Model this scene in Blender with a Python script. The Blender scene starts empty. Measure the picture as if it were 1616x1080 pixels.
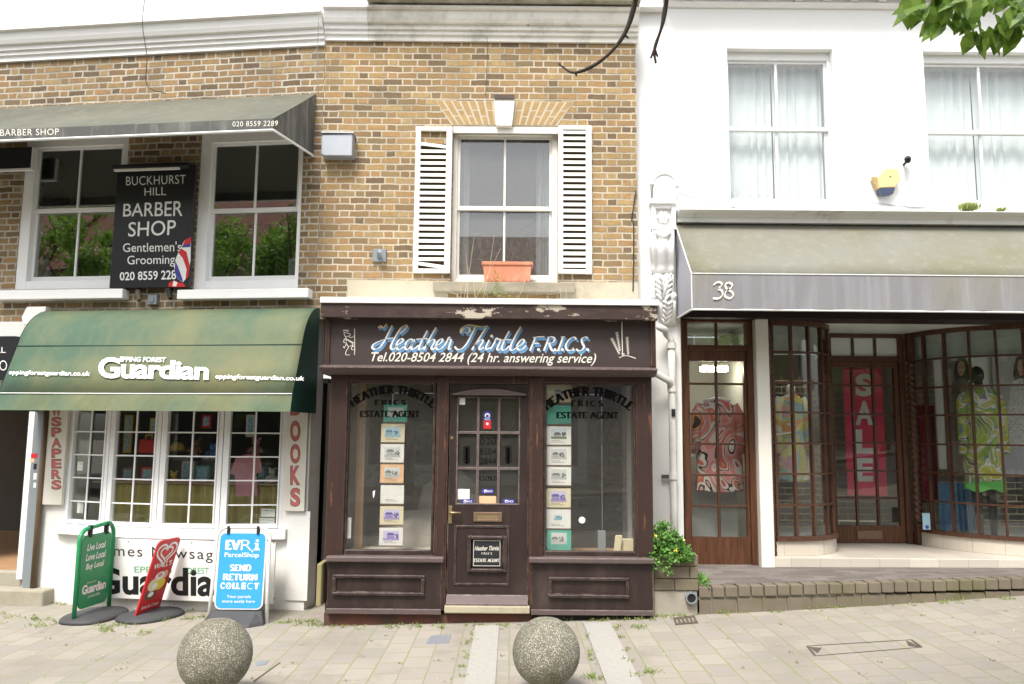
import bpy, bmesh, math, random
from mathutils import Vector, Matrix, noise
random.seed(7)
SC = bpy.context.scene
COL = SC.collection
R = math.radians

# ------------------------------------------------------------------ camera, sky, sun, exposure
CAM_H, FPX, PITCH, ROLL = 1.72, 1238.0, R(6.7), R(0.5)
CAM = Vector((0, 0, CAM_H))
_F = Vector((0, math.cos(PITCH), math.sin(PITCH))); _U = Vector((0, -math.sin(PITCH), math.cos(PITCH))); _R = Vector((1, 0, 0))
_XC = _R * math.cos(ROLL) + _U * math.sin(ROLL); _YC = -_R * math.sin(ROLL) + _U * math.cos(ROLL)
cd = bpy.data.cameras.new('camera'); cam = bpy.data.objects.new('camera', cd); COL.objects.link(cam)
cd.sensor_width = 36; cd.lens = 36 * FPX / 1616; cd.clip_end = 500; cd.clip_start = 0.05
m = Matrix((( _XC.x, _YC.x, -_F.x, 0), (_XC.y, _YC.y, -_F.y, 0), (_XC.z, _YC.z, -_F.z, CAM_H), (0, 0, 0, 1)))
cam.matrix_world = m; SC.camera = cam

SUN_EL, SUN_AZ = R(58), R(200)          # high, behind the camera and a little to the left
w = bpy.data.worlds.new('World'); SC.world = w; w.use_nodes = True
nt = w.node_tree; nt.nodes.clear()
sky = nt.nodes.new('ShaderNodeTexSky'); sky.sky_type = 'NISHITA'; sky.sun_disc = False
sky.sun_elevation = SUN_EL; sky.sun_rotation = SUN_AZ; sky.dust_density = 3.0; sky.air_density = 1.2
hs = nt.nodes.new('ShaderNodeHueSaturation'); hs.inputs['Saturation'].default_value = 0.28
bg = nt.nodes.new('ShaderNodeBackground'); bg.inputs['Strength'].default_value = 0.122
wo = nt.nodes.new('ShaderNodeOutputWorld')
nt.links.new(sky.outputs[0], hs.inputs['Color']); nt.links.new(hs.outputs[0], bg.inputs['Color']); nt.links.new(bg.outputs[0], wo.inputs[0])
sd = bpy.data.lights.new('sun', 'SUN'); sd.energy = 1.5; sd.angle = R(15); sd.color = (1.0, 0.955, 0.89)
so = bpy.data.objects.new('sun', sd); COL.objects.link(so)
_sdir = Vector((math.sin(SUN_AZ) * math.cos(SUN_EL), math.cos(SUN_AZ) * math.cos(SUN_EL), math.sin(SUN_EL)))
so.rotation_euler = (-_sdir).to_track_quat('-Z', 'Y').to_euler()
SC.view_settings.view_transform = 'Standard'; SC.view_settings.look = 'None'
SC.view_settings.exposure = 1.5; SC.view_settings.gamma = 1.0
SC.cycles.use_denoising = True
SC.cycles.max_bounces = 8; SC.cycles.transparent_max_bounces = 16; SC.cycles.diffuse_bounces = 4

# ------------------------------------------------------------------ frames: a wall plane with its own right / outward / up axes
def ray(px, py):
    x = (px - 808) / FPX; y = -(py - 540) / FPX
    return _XC * x + _YC * y + _F
class Frame:
    def __init__(s, o, yaw=0.0, ex=None, ez=None):
        s.o = Vector(o)
        s.ex = Vector(ex).normalized() if ex is not None else Vector((math.cos(yaw), -math.sin(yaw), 0))
        s.ez = Vector(ez).normalized() if ez is not None else Vector((0, 0, 1))
        s.en = s.ex.cross(s.ez).normalized()
    def w(s, u, v, z): return s.o + s.ex * u + s.en * v + s.ez * z
    def px(s, px, py, v=0.0):
        d = ray(px, py); t = (v - (CAM - s.o).dot(s.en)) / d.dot(s.en); p = CAM + d * t - s.o
        return p.dot(s.ex), p.dot(s.ez)
    def rect(s, x0, y0, x1, y1, v=0.0):
        ym, xm = (y0 + y1) / 2, (x0 + x1) / 2
        return s.px(x0, ym, v)[0], s.px(x1, ym, v)[0], s.px(xm, y1, v)[1], s.px(xm, y0, v)[1]
W0 = Frame((0, 0, 0))                                  # the world itself: u = X, v = -Y
WC = Frame((0, 7.9, 0))                                # middle brick wall; right shops are the same frame further back
def at(px, py, Y): return CAM + ray(px, py) * (Y / ray(px, py).y)
_seam = WC.px(505, 300)[0]
WL = Frame((_seam, 7.9, 0), R(7))                      # left brick wall, turned away by 7 degrees

def g(X): return 0.05 + 0.03 * X + (0.0055 * X * X if X > 0 else 0) if X > -1.7 else -0.001 + 0.008 * (X + 1.7)
def gpx(px, py):
    d = ray(px, py); t = 5
    for _ in range(12):
        X = d.x * t; t = (g(X) - CAM_H) / d.z
    p = CAM + d * t
    return Vector((p.x, p.y, g(p.x)))

# ------------------------------------------------------------------ mesh builder
class MB:
    def __init__(s): s.v = []; s.f = []; s.uv = []; s.mi = []
    def face(s, pts, uv, mi=0):
        i = len(s.v); s.v.extend(pts); s.f.append(tuple(range(i, i + len(pts)))); s.uv.append(uv); s.mi.append(mi)
    def lf(s, fr, L, mi=0):                             # face from local (u,v,z) points, box-mapped in metres
        n = Vector((0, 0, 0)); k = len(L)
        for i in range(k):
            a, b = L[i], L[(i + 1) % k]
            n += Vector(((a[1] - b[1]) * (a[2] + b[2]), (a[2] - b[2]) * (a[0] + b[0]), (a[0] - b[0]) * (a[1] + b[1])))
        ax = max(range(3), key=lambda q: abs(n[q]))
        uv = [((p[0], p[2]) if ax == 1 else (p[1] + .37, p[2]) if ax == 0 else (p[0], p[1])) for p in L]
        s.face([fr.w(*p) for p in L], uv, mi)
    def box(s, fr, u0, u1, v0, v1, z0, z1, mi=0):
        if u0 > u1: u0, u1 = u1, u0
        if v0 > v1: v0, v1 = v1, v0
        if z0 > z1: z0, z1 = z1, z0
        A = [(u0, v0, z0), (u1, v0, z0), (u1, v1, z0), (u0, v1, z0), (u0, v0, z1), (u1, v0, z1), (u1, v1, z1), (u0, v1, z1)]
        for q in ((3, 2, 6, 7), (1, 0, 4, 5), (0, 3, 7, 4), (2, 1, 5, 6), (7, 6, 5, 4), (0, 1, 2, 3)): s.lf(fr, [A[i] for i in q], mi)
        return s
    def pbox(s, fr, x0, y0, x1, y1, v0, v1, mi=0):
        u0, u1, z0, z1 = fr.rect(x0, y0, x1, y1, v1); return s.box(fr, u0, u1, v0, v1, z0, z1, mi)
    def prism(s, fr, pts, v0, v1, mi=0):                # outline in (u,z), any winding
        a = sum(pts[i][0] * pts[(i + 1) % len(pts)][1] - pts[(i + 1) % len(pts)][0] * pts[i][1] for i in range(len(pts)))
        if a < 0: pts = pts[::-1]
        s.lf(fr, [(p[0], v1, p[1]) for p in pts], mi); s.lf(fr, [(p[0], v0, p[1]) for p in pts[::-1]], mi)
        for i in range(len(pts)):
            p, q = pts[i], pts[(i + 1) % len(pts)]
            s.lf(fr, [(p[0], v1, p[1]), (p[0], v0, p[1]), (q[0], v0, q[1]), (q[0], v1, q[1])], mi)
        return s
    def pprism(s, fr, pxs, v0, v1, mi=0): return s.prism(fr, [fr.px(x, y, v1) for x, y in pxs], v0, v1, mi)
    def profile(s, fr, u0, u1, prof, mi=0, caps=True):  # (v,z) outline swept along u
        n = len(prof)
        for i in range(n):
            p, q = prof[i], prof[(i + 1) % n]
            s.lf(fr, [(u0, *p), (u1, *p), (u1, *q), (u0, *q)], mi)
        if caps:
            s.lf(fr, [(u0, *p) for p in prof[::-1]], mi); s.lf(fr, [(u1, *p) for p in prof], mi)
        return s
    def frame(s, fr, u0, u1, z0, z1, l, r, t, b, v0, v1, mi=0):
        s.box(fr, u0, u0 + l, v0, v1, z0, z1, mi); s.box(fr, u1 - r, u1, v0, v1, z0, z1, mi)
        if t: s.box(fr, u0 + l, u1 - r, v0, v1 - .002, z1 - t, z1, mi)
        if b: s.box(fr, u0 + l, u1 - r, v0, v1 - .002, z0, z0 + b, mi)
        return s
    def loft(s, rings, close=True, caps=True, mi=0):    # rings of world points
        n = len(rings[0])
        for a, b in zip(rings, rings[1:]):
            for i in range(n if close else n - 1):
                j = (i + 1) % n
                s.face([a[i], a[j], b[j], b[i]], [(i / n, 0), ((i + 1) / n, 0), ((i + 1) / n, 1), (i / n, 1)], mi)
        if caps and close:
            s.face(list(rings[0])[::-1], [(0, 0)] * n, mi); s.face(list(rings[-1]), [(0, 0)] * n, mi)
        return s
    def tube(s, pts, r, n=8, mi=0, caps=True):
        pts = [Vector(p) for p in pts]; rr = r if isinstance(r, (list, tuple)) else [r] * len(pts); rings = []
        up = None
        for i, p in enumerate(pts):
            d = (pts[min(i + 1, len(pts) - 1)] - pts[max(i - 1, 0)]).normalized()
            if up is None: up = Vector((0, 0, 1)) if abs(d.z) < .9 else Vector((1, 0, 0))
            x = d.cross(up).normalized(); up = x.cross(d).normalized()
            rings.append([p + (x * math.cos(2 * math.pi * k / n) + up * math.sin(2 * math.pi * k / n)) * rr[i] for k in range(n)])
        return s.loft(rings, True, caps, mi)
    def lathe(s, c, prof, n=24, sx=1, sy=1, mi=0):      # (r,z) profile about a vertical axis at c
        c = Vector(c)
        return s.loft([[c + Vector((r * sx * math.cos(2 * math.pi * k / n), r * sy * math.sin(2 * math.pi * k / n), z)) for k in range(n)] for r, z in prof], True, True, mi)
    def blob(s, c, rx, ry, rz, n=10, mi=0, wob=0.0, seed=0):
        c = Vector(c); rings = []
        for i in range(n + 1):
            a = math.pi * i / n - math.pi / 2; ring = []
            for k in range(2 * n):
                b = math.pi * k / n
                d = Vector((math.cos(a) * math.cos(b), math.cos(a) * math.sin(b), math.sin(a)))
                q = 1 + wob * noise.noise(d * 2.3 + Vector((seed, 0, 0)))
                ring.append(c + Vector((d.x * rx * q, d.y * ry * q, d.z * rz * q)))
            rings.append(ring)
        return s.loft(rings, True, False, mi)
    def flat(s, fr, pts, v, mi=0):
        a = sum(pts[i][0] * pts[(i + 1) % len(pts)][1] - pts[(i + 1) % len(pts)][0] * pts[i][1] for i in range(len(pts)))
        if a < 0: pts = pts[::-1]
        s.lf(fr, [(p[0], v, p[1]) for p in pts], mi); return s
    def pflat(s, fr, pxs, v, mi=0): return s.flat(fr, [fr.px(x, y, v) for x, y in pxs], v, mi)
    def wall(s, fr, u0, u1, z0, z1, holes, v0, v1, mi=0):
        us = sorted({u0, u1, *[h[0] for h in holes], *[h[1] for h in holes]}); zs = sorted({z0, z1, *[h[2] for h in holes], *[h[3] for h in holes]})
        us = [u for u in us if u0 <= u <= u1]; zs = [z for z in zs if z0 <= z <= z1]
        def solid(i, j):
            if i < 0 or j < 0 or i >= len(us) - 1 or j >= len(zs) - 1: return False
            a, b = (us[i] + us[i + 1]) / 2, (zs[j] + zs[j + 1]) / 2
            return not any(h[0] < a < h[1] and h[2] < b < h[3] for h in holes)
        for i in range(len(us) - 1):
            for j in range(len(zs) - 1):
                if not solid(i, j): continue
                a, b, c, d = us[i], us[i + 1], zs[j], zs[j + 1]
                s.lf(fr, [(a, v1, c), (b, v1, c), (b, v1, d), (a, v1, d)], mi); s.lf(fr, [(b, v0, c), (a, v0, c), (a, v0, d), (b, v0, d)], mi)
                if not solid(i - 1, j): s.lf(fr, [(a, v0, c), (a, v1, c), (a, v1, d), (a, v0, d)], mi)
                if not solid(i + 1, j): s.lf(fr, [(b, v1, c), (b, v0, c), (b, v0, d), (b, v1, d)], mi)
                if not solid(i, j - 1): s.lf(fr, [(a, v0, c), (b, v0, c), (b, v1, c), (a, v1, c)], mi)
                if not solid(i, j + 1): s.lf(fr, [(a, v1, d), (b, v1, d), (b, v0, d), (a, v0, d)], mi)
        return s
    def build(s, name, mat, parent=None, bevel=0.0, smooth=False, loc=None):
        root = ROOT.get(parent.name, Vector((0, 0, 0))) if parent is not None else Vector(loc or (0, 0, 0))
        me = bpy.data.meshes.new(name); me.from_pydata([v - root for v in s.v], [], s.f)
        ul = me.uv_layers.new(name='UVMap'); k = 0
        for u in s.uv:
            for q in u: ul.data[k].uv = q; k += 1
        for mm in (mat if isinstance(mat, (list, tuple)) else [mat]): me.materials.append(mm)
        me.polygons.foreach_set('material_index', s.mi)
        if smooth or bevel:
            bm = bmesh.new(); bm.from_mesh(me); bmesh.ops.remove_doubles(bm, verts=bm.verts, dist=1e-5); bm.to_mesh(me); bm.free()
        if smooth: me.polygons.foreach_set('use_smooth', [True] * len(me.polygons))
        o = bpy.data.objects.new(name, me); COL.objects.link(o)
        if parent is not None: o.parent = parent
        else: o.location = root
        ROOT[o.name] = root
        if bevel:
            b = o.modifiers.new('bevel', 'BEVEL'); b.width = bevel; b.segments = 2; b.limit_method = 'ANGLE'; b.angle_limit = R(40)
        return o
ROOT = {}
def tag(o, label, cat, group=None, kind=None):
    o['label'] = label; o['category'] = cat
    if group: o['group'] = group
    if kind: o['kind'] = kind
    return o
def thing(name, label, cat, loc, group=None):
    o = bpy.data.objects.new(name, None); COL.objects.link(o); o.location = loc; o.empty_display_size = .1
    ROOT[o.name] = Vector(loc); return tag(o, label, cat, group)
def structure(o): o['kind'] = 'structure'; return o

# ------------------------------------------------------------------ lettering
def text_polys(st, shear=0.0, offset=0.0, space=1.0):
    cu = bpy.data.curves.new('lettering', 'FONT'); cu.body = st; cu.size = 1; cu.shear = shear; cu.offset = offset; cu.space_character = space
    cu.resolution_u = 4; cu.fill_mode = 'FRONT'
    o = bpy.data.objects.new('lettering', cu); COL.objects.link(o)
    me = bpy.data.meshes.new_from_object(o.evaluated_get(bpy.context.evaluated_depsgraph_get()))
    P = [(v.co.x, v.co.y) for v in me.vertices]; Fs = [tuple(p.vertices) for p in me.polygons]
    bpy.data.objects.remove(o); bpy.data.curves.remove(cu); bpy.data.meshes.remove(me)
    return P, Fs
def put_polys(mb, fr, v, P, Fs, quad, mi=0):            # fit the ink box to a pixel quad (tl,tr,br,bl) or rect on the plane v
    if len(quad) == 4 and not isinstance(quad[0], tuple): quad = [(quad[0], quad[1]), (quad[2], quad[1]), (quad[2], quad[3]), (quad[0], quad[3])]
    tl, tr, br, bl = [fr.px(x, y, v) for x, y in quad]
    x0 = min(p[0] for p in P); x1 = max(p[0] for p in P); y0 = min(p[1] for p in P); y1 = max(p[1] for p in P)
    Q = []
    for x, y in P:
        a = (x - x0) / (x1 - x0 or 1); b = (y - y0) / (y1 - y0 or 1)
        Q.append(tuple((bl[k] * (1 - a) + br[k] * a) * (1 - b) + (tl[k] * (1 - a) + tr[k] * a) * b for k in (0, 1)))
    for f in Fs: mb.flat(fr, [Q[i] for i in f], v, mi)
def T(mb, fr, v, st, quad, shear=0.0, offset=0.0, space=1.0, mi=0):
    P, Fs = text_polys(st, shear, offset, space); put_polys(mb, fr, v, P, Fs, quad, mi)
def smooth_line(pts, k=6):
    if len(pts) < 3: return [Vector(p) for p in pts]
    P = [Vector(p) for p in pts]; P = [2 * P[0] - P[1]] + P + [2 * P[-1] - P[-2]]; out = []
    for i in range(1, len(P) - 2):
        for j in range(k):
            t = j / k; a, b, c, d = P[i - 1], P[i], P[i + 1], P[i + 2]
            out.append(.5 * ((2 * b) + (-a + c) * t + (2 * a - 5 * b + 4 * c - d) * t * t + (-a + 3 * b - 3 * c + d) * t ** 3))
    return out + [P[-2]]
def pen(lines, wid, thin, ang, curve=True):             # broad-nib strokes -> polys in 2D
    P = []; Fs = []; a = R(ang)
    for ln in lines:
        L = smooth_line(ln) if curve else [Vector(p) for p in ln]
        base = len(P)
        for i, p in enumerate(L):
            d = L[min(i + 1, len(L) - 1)] - L[max(i - 1, 0)]
            if d.length < 1e-9: d = Vector((1, 0))
            d.normalize(); n = Vector((-d.y, d.x)); hw = (wid * abs(math.sin(math.atan2(d.y, d.x) - a)) + thin) / 2
            P.append(tuple(p + n * hw)); P.append(tuple(p - n * hw))
        for i in range(len(L) - 1): q = base + 2 * i; Fs.append((q, q + 1, q + 3, q + 2))
    return P, Fs
def _arc(cx, cy, rx, ry, a0, a1, n=12): return [(cx + rx * math.cos(R(a0 + (a1 - a0) * i / n)), cy + ry * math.sin(R(a0 + (a1 - a0) * i / n))) for i in range(n + 1)]
GL = {
 'A': (.86, [[(.06, 0), (.43, 1)], [(.43, 1), (.8, 0)], [(.2, .36), (.66, .36)]]), 'B': (.7, [[(.14, 0), (.14, 1)], [(.14, 1)] + _arc(.3, .76, .26, .24, 90, -90) + [(.14, .52)], [(.14, .52)] + _arc(.34, .26, .28, .26, 90, -90) + [(.14, 0)]]),
 'C': (.8, [_arc(.46, .5, .38, .5, 48, 312, 20)]), 'D': (.82, [[(.14, 0), (.14, 1)], [(.14, 1)] + _arc(.36, .5, .38, .5, 90, -90, 18) + [(.14, 0)]]),
 'E': (.66, [[(.14, 0), (.14, 1)], [(.14, .98), (.58, .98), (.58, .86)], [(.14, .52), (.48, .52)], [(.14, .02), (.6, .02), (.6, .16)]]), 'F': (.62, [[(.14, 0), (.14, 1)], [(.14, .98), (.58, .98), (.58, .84)], [(.14, .52), (.46, .52)]]),
 'G': (.84, [_arc(.46, .5, .38, .5, 48, 330, 20), [(.78, .42), (.78, .04)], [(.56, .42), (.8, .42)]]), 'H': (.84, [[(.14, 0), (.14, 1)], [(.7, 0), (.7, 1)], [(.14, .52), (.7, .52)]]),
 'I': (.3, [[(.15, 0), (.15, 1)]]), 'K': (.78, [[(.14, 0), (.14, 1)], [(.14, .44), (.66, 1)], [(.3, .6), (.7, 0)]]), 'L': (.64, [[(.14, 0), (.14, 1)], [(.14, .02), (.58, .02), (.6, .18)]]),
 'N': (.86, [[(.14, 0), (.14, 1)], [(.14, 1), (.72, 0)], [(.72, 0), (.72, 1)]]), 'O': (.9, [_arc(.45, .5, .38, .5, 90, 450, 24)]), 'P': (.66, [[(.14, 0), (.14, 1)], [(.14, .98)] + _arc(.32, .73, .26, .25, 90, -90) + [(.14, .48)]]),
 'R': (.76, [[(.14, 0), (.14, 1)], [(.14, .98)] + _arc(.32, .75, .26, .23, 90, -90) + [(.14, .52)], [(.36, .52), (.7, 0)]]), 'S': (.62, [[(.52, .84), (.4, .97), (.24, .97), (.1, .82), (.16, .62), (.4, .46), (.53, .28), (.46, .07), (.28, .01), (.08, .14)]]),
 'T': (.74, [[(.37, 0), (.37, 1)], [(.04, .82), (.04, .98), (.7, .98), (.7, .82)]]), 'U': (.84, [[(.14, 1), (.14, .3)] + _arc(.42, .3, .28, .3, 180, 360, 10) + [(.7, 1)]]), 'V': (.84, [[(.05, 1), (.42, 0)], [(.42, 0), (.79, 1)]]),
 '.': (.26, [[(.1, .05), (.17, .05)]]), ' ': (.4, []), "i": (.3, [[(.15, 0), (.15, .66)], [(.15, .86), (.15, .98)]])}
def serif(st, wid=.17, thin=.045, space=.06, tick=.12):
    P = []; Fs = []; x = 0
    for ch in st:
        wd, ls = GL[ch]; L = [[(px + x, py) for px, py in l] for l in ls]
        for l in ls:
            if len(l) == 2 and ch not in '.':
                for q in l:
                    if q[1] in (0, 1) and not (ch == 'N' and q == (.72, 0)) and not (ch == 'A' and q[1] == 1) and not (ch == 'V' and q[1] == 0):
                        y = .02 if q[1] == 0 else .98
                        L.append([(q[0] + x - tick, y), (q[0] + x + tick, y)])
        for l in L:
            p, f = pen([l], wid, thin, 8, len(l) > 5); b = len(P); P += p; Fs += [tuple(i + b for i in q) for q in f]
        x += wd + space
    return P, Fs, x
def SERIF(mb, fr, v, st, quad, mi=0, **k):
    P, Fs, _ = serif(st, **k); put_polys(mb, fr, v, P, Fs, quad, mi)
def ARC(mb, fr, v, st, c, rad, a0, a1, h, mi=0):        # serif caps on a circle; all in pixels on the plane v
    P, Fs, wd = serif(st, wid=.27, thin=.11); cx, cz = fr.px(c[0], c[1], v); m = fr.px(c[0] + 1, c[1], v)[0] - cx
    for f in Fs:
        q = []
        for i in f:
            x, y = P[i]; a = R(a0 + (a1 - a0) * x / wd); rr = (rad + y * h) * m
            q.append((cx + rr * math.sin(a), cz + rr * math.cos(a)))
        mb.flat(fr, q, v, mi)
def STROKES(mb, fr, v, lines, tr, wid, thin, ang=35, mi=0):  # hand strokes given in pixels through tr()
    L = [[fr.px(*tr(p), v) for p in l] for l in lines]
    P, Fs = pen(L, wid, thin, ang)
    for f in Fs: mb.flat(fr, [P[i] for i in f], v, mi)
def disc(mb, fr, v, c, rx, ry=None, n=20, mi=0, a0=0, a1=360):
    u, z = fr.px(c[0], c[1], v); mm = fr.px(c[0] + 1, c[1], v)[0] - u; ry = ry or rx
    mb.flat(fr, [(u + rx * mm * math.cos(R(a0 + (a1 - a0) * i / n)), z + ry * mm * math.sin(R(a0 + (a1 - a0) * i / n))) for i in range(n)], v, mi)
# ------------------------------------------------------------------ materials
class NT:
    def __init__(s, name):
        s.m = bpy.data.materials.new(name); s.m.use_nodes = True; s.t = s.m.node_tree; s.t.nodes.clear()
        s.out = s.n('ShaderNodeOutputMaterial'); s.b = s.n('ShaderNodeBsdfPrincipled'); s.t.links.new(s.b.outputs[0], s.out.inputs[0])
        s.b.inputs['Specular IOR Level'].default_value = .35
    def n(s, ty, **k):
        q = s.t.nodes.new(ty)
        for a, b in k.items(): setattr(q, a, b)
        return q
    def L(s, a, b): s.t.links.new(a, b)
    def val(s, sock, x):
        if hasattr(x, 'is_output') or hasattr(x, 'links'): s.L(x, sock)
        else: sock.default_value = x
    def math(s, op, a, b=None, c=None):
        q = s.n('ShaderNodeMath', operation=op); s.val(q.inputs[0], a)
        if b is not None: s.val(q.inputs[1], b)
        if c is not None: s.val(q.inputs[2], c)
        return q.outputs[0]
    def mix(s, f, a, b, mode='MIX'):
        q = s.n('ShaderNodeMix', data_type='RGBA', blend_type=mode); s.val(q.inputs[0], f); s.val(q.inputs[6], a); s.val(q.inputs[7], b); return q.outputs[2]
    def noise(s, vec, scale, detail=4, rough=.55):
        q = s.n('ShaderNodeTexNoise'); q.inputs['Scale'].default_value = scale; q.inputs['Detail'].default_value = detail; q.inputs['Roughness'].default_value = rough
        if vec is not None: s.L(vec, q.inputs['Vector'])
        return q.outputs['Fac']
    def ramp(s, f, stops, interp='LINEAR'):
        q = s.n('ShaderNodeValToRGB'); q.color_ramp.interpolation = interp; e = q.color_ramp.elements
        while len(e) < len(stops): e.new(.5)
        for i, (p, c) in enumerate(stops): e[i].position = p; e[i].color = c4(c)
        s.L(f, q.inputs[0]); return q.outputs[0]
    def step(s, f, lo, hi): 
        q = s.n('ShaderNodeMapRange'); q.inputs[1].default_value = lo; q.inputs[2].default_value = hi; s.L(f, q.inputs[0]); return q.outputs[0]
    def coord(s, which='Object', scale=(1, 1, 1)):
        c = s.n('ShaderNodeTexCoord'); mp = s.n('ShaderNodeMapping'); mp.inputs['Scale'].default_value = scale; s.L(c.outputs[which], mp.inputs[0]); return mp.outputs[0]
    def bump(s, h, strength=.3, dist=.01):
        q = s.n('ShaderNodeBump'); q.inputs['Strength'].default_value = strength; q.inputs['Distance'].default_value = dist; s.L(h, q.inputs['Height']); s.L(q.outputs[0], s.b.inputs['Normal'])
def c4(c):
    if isinstance(c, (int, float)): c = (c, c, c)
    return (*c, 1) if len(c) == 3 else c
def paint(name, col, rough=.5, var=.18, scale=6, bump=.15, chips=None, chip_lo=.68, dirt=None, stretch=(1, 1, 1), dirt_lo=.5, dirt_hi=.75, spec=.35, chip_scale=14, wear=None):
    k = NT(name); co = k.coord('Object', stretch)
    n = k.noise(co, scale, 6, .6); c = k.mix(n, c4([x * (1 - var) for x in col]), c4([min(1, x * (1 + var)) for x in col]))
    if dirt is not None: c = k.mix(k.math('MULTIPLY', k.step(k.noise(co, scale * .45, 6, .7), dirt_lo, dirt_hi), .75), c, c4(dirt))
    if chips is not None:
        f = k.step(k.noise(co, chip_scale, 8, .72), chip_lo, chip_lo + .02); c = k.mix(f, c, c4(chips))
    if wear is not None:                                 # paint rubbed off the arrises
        bv = k.n('ShaderNodeBevel', samples=4); bv.inputs['Radius'].default_value = .014; ge = k.n('ShaderNodeNewGeometry')
        dt = k.n('ShaderNodeVectorMath', operation='DOT_PRODUCT'); k.L(bv.outputs[0], dt.inputs[0]); k.L(ge.outputs['Normal'], dt.inputs[1])
        ed = k.n('ShaderNodeMapRange'); k.L(dt.outputs['Value'], ed.inputs[0]); ed.inputs[1].default_value = .985; ed.inputs[2].default_value = .90
        c = k.mix(k.math('MULTIPLY', ed.outputs[0], k.step(k.noise(k.coord('Object'), 16, 6, .7), .40, .60)), c, c4(wear))
    k.L(c, k.b.inputs['Base Color']); k.b.inputs['Roughness'].default_value = rough; k.b.inputs['Specular IOR Level'].default_value = spec
    if bump: k.bump(k.noise(co, scale * 6, 6, .6), bump, .004)
    return k.m
def brick(name, w, h, cols, mortar, mcol, dark=None, joint=.009, wob=.006, moss=None, bump=.6, rough=.9, rot=False, grime=.5, bond='run', mott=0, spots=0):
    k = NT(name); uv = k.coord('UV')
    if rot:
        mp = k.n('ShaderNodeMapping'); mp.inputs['Rotation'].default_value = (0, 0, R(90)); k.L(uv, mp.inputs[0]); uv = mp.outputs[0]
    nz = k.n('ShaderNodeTexNoise'); nz.inputs['Scale'].default_value = 7; nz.inputs['Detail'].default_value = 3; k.L(uv, nz.inputs['Vector'])
    sub = k.n('ShaderNodeVectorMath', operation='SUBTRACT'); k.L(nz.outputs['Color'], sub.inputs[0]); sub.inputs[1].default_value = (.5, .5, .5)
    sc = k.n('ShaderNodeVectorMath', operation='SCALE'); k.L(sub.outputs[0], sc.inputs[0]); sc.inputs['Scale'].default_value = wob * 3
    ad = k.n('ShaderNodeVectorMath', operation='ADD'); k.L(uv, ad.inputs[0]); k.L(sc.outputs[0], ad.inputs[1]); p = ad.outputs[0]
    sx = k.n('ShaderNodeSeparateXYZ'); k.L(p, sx.inputs[0])
    yv = k.math('DIVIDE', sx.outputs[1], h); row = k.math('FLOOR', yv); odd = k.math('FLOORED_MODULO', row, 2)
    per = w * 1.5 if bond == 'flemish' else w
    xo = k.math('ADD', sx.outputs[0], k.math('MULTIPLY', odd, per * .5)); tt = k.math('FLOORED_MODULO', xo, per); hd = k.math('GREATER_THAN', tt, w)
    t2 = k.math('SUBTRACT', tt, k.math('MULTIPLY', hd, w)); wd = k.math('SUBTRACT', w, k.math('MULTIPLY', hd, w * .5)) if bond == 'flemish' else w
    dx = k.math('MINIMUM', t2, k.math('SUBTRACT', wd, t2)); fy = k.math('MULTIPLY', k.math('SUBTRACT', yv, row), h); dy = k.math('MINIMUM', fy, k.math('SUBTRACT', h, fy))
    rag = k.math('MULTIPLY', k.math('SUBTRACT', k.noise(uv, 55, 3), .5), joint * .9)
    fac = k.n('ShaderNodeMapRange'); k.L(k.math('ADD', k.math('MINIMUM', dx, dy), rag), fac.inputs[0]); fac.inputs[1].default_value = joint * .38; fac.inputs[2].default_value = joint * .62; fac.inputs[3].default_value = 1; fac.inputs[4].default_value = 0
    class bt: outputs = {'Fac': fac.outputs[0]}
    cb = k.n('ShaderNodeCombineXYZ'); k.L(row, cb.inputs[0]); k.L(k.math('ADD', k.math('MULTIPLY', k.math('FLOOR', k.math('DIVIDE', xo, per)), 2), hd), cb.inputs[1])
    wn = k.n('ShaderNodeTexWhiteNoise', noise_dimensions='2D'); k.L(cb.outputs[0], wn.inputs['Vector'])
    c = k.ramp(wn.outputs['Value'], [(i / len(cols), q) for i, q in enumerate(cols)], 'CONSTANT')
    if mott: c = k.mix(k.step(k.noise(uv, 19, 5, .7), .38, .68), c, k.mix(mott, c, c4(cols[-1])))
    fine = k.noise(uv, 60, 5, .7); c = k.mix(k.math('MULTIPLY', fine, .55), c, k.mix(.5, c, c4(dark or [x * .5 for x in cols[0]])))
    big = k.noise(uv, .9, 4, .6); c = k.mix(k.math('MULTIPLY', k.step(big, .45, .7), grime), c, k.mix(.5, c, c4(dark or [x * .4 for x in cols[0]])))
    mc = k.mix(k.step(k.noise(uv, 2.2, 4), .42, .66), c4(mcol), c4(moss if moss else [x * .6 for x in mcol]))
    c = k.mix(bt.outputs['Fac'], c, mc)
    if spots:                                            # trodden gum, drips and dirt on the paving
        vo = k.n('ShaderNodeTexVoronoi'); vo.inputs['Scale'].default_value = 5.5; k.L(uv, vo.inputs['Vector']); w2 = k.n('ShaderNodeTexWhiteNoise'); k.L(vo.outputs['Color'], w2.inputs['Vector'])
        rad = k.math('MULTIPLY', k.math('POWER', w2.outputs['Value'], 4), .16); c = k.mix(k.math('MULTIPLY', k.math('LESS_THAN', vo.outputs['Distance'], rad), .45), c, c4((.12, .11, .10)))
        c = k.mix(k.math('MULTIPLY', k.step(k.noise(uv, 1.7, 7, .75), .52, .66), spots), c, c4((.20, .18, .14)))
        c = k.mix(k.math('MULTIPLY', k.step(k.noise(uv, 140, 2), .60, .72), .35), c, c4((.42, .39, .34)))
    k.L(c, k.b.inputs['Base Color']); k.b.inputs['Roughness'].default_value = rough
    h_ = k.math('ADD', k.math('MULTIPLY', k.math('SUBTRACT', 1, bt.outputs['Fac']), 1.0), k.math('MULTIPLY', fine, .5)); k.bump(h_, bump, .008)
    return k.m
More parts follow.
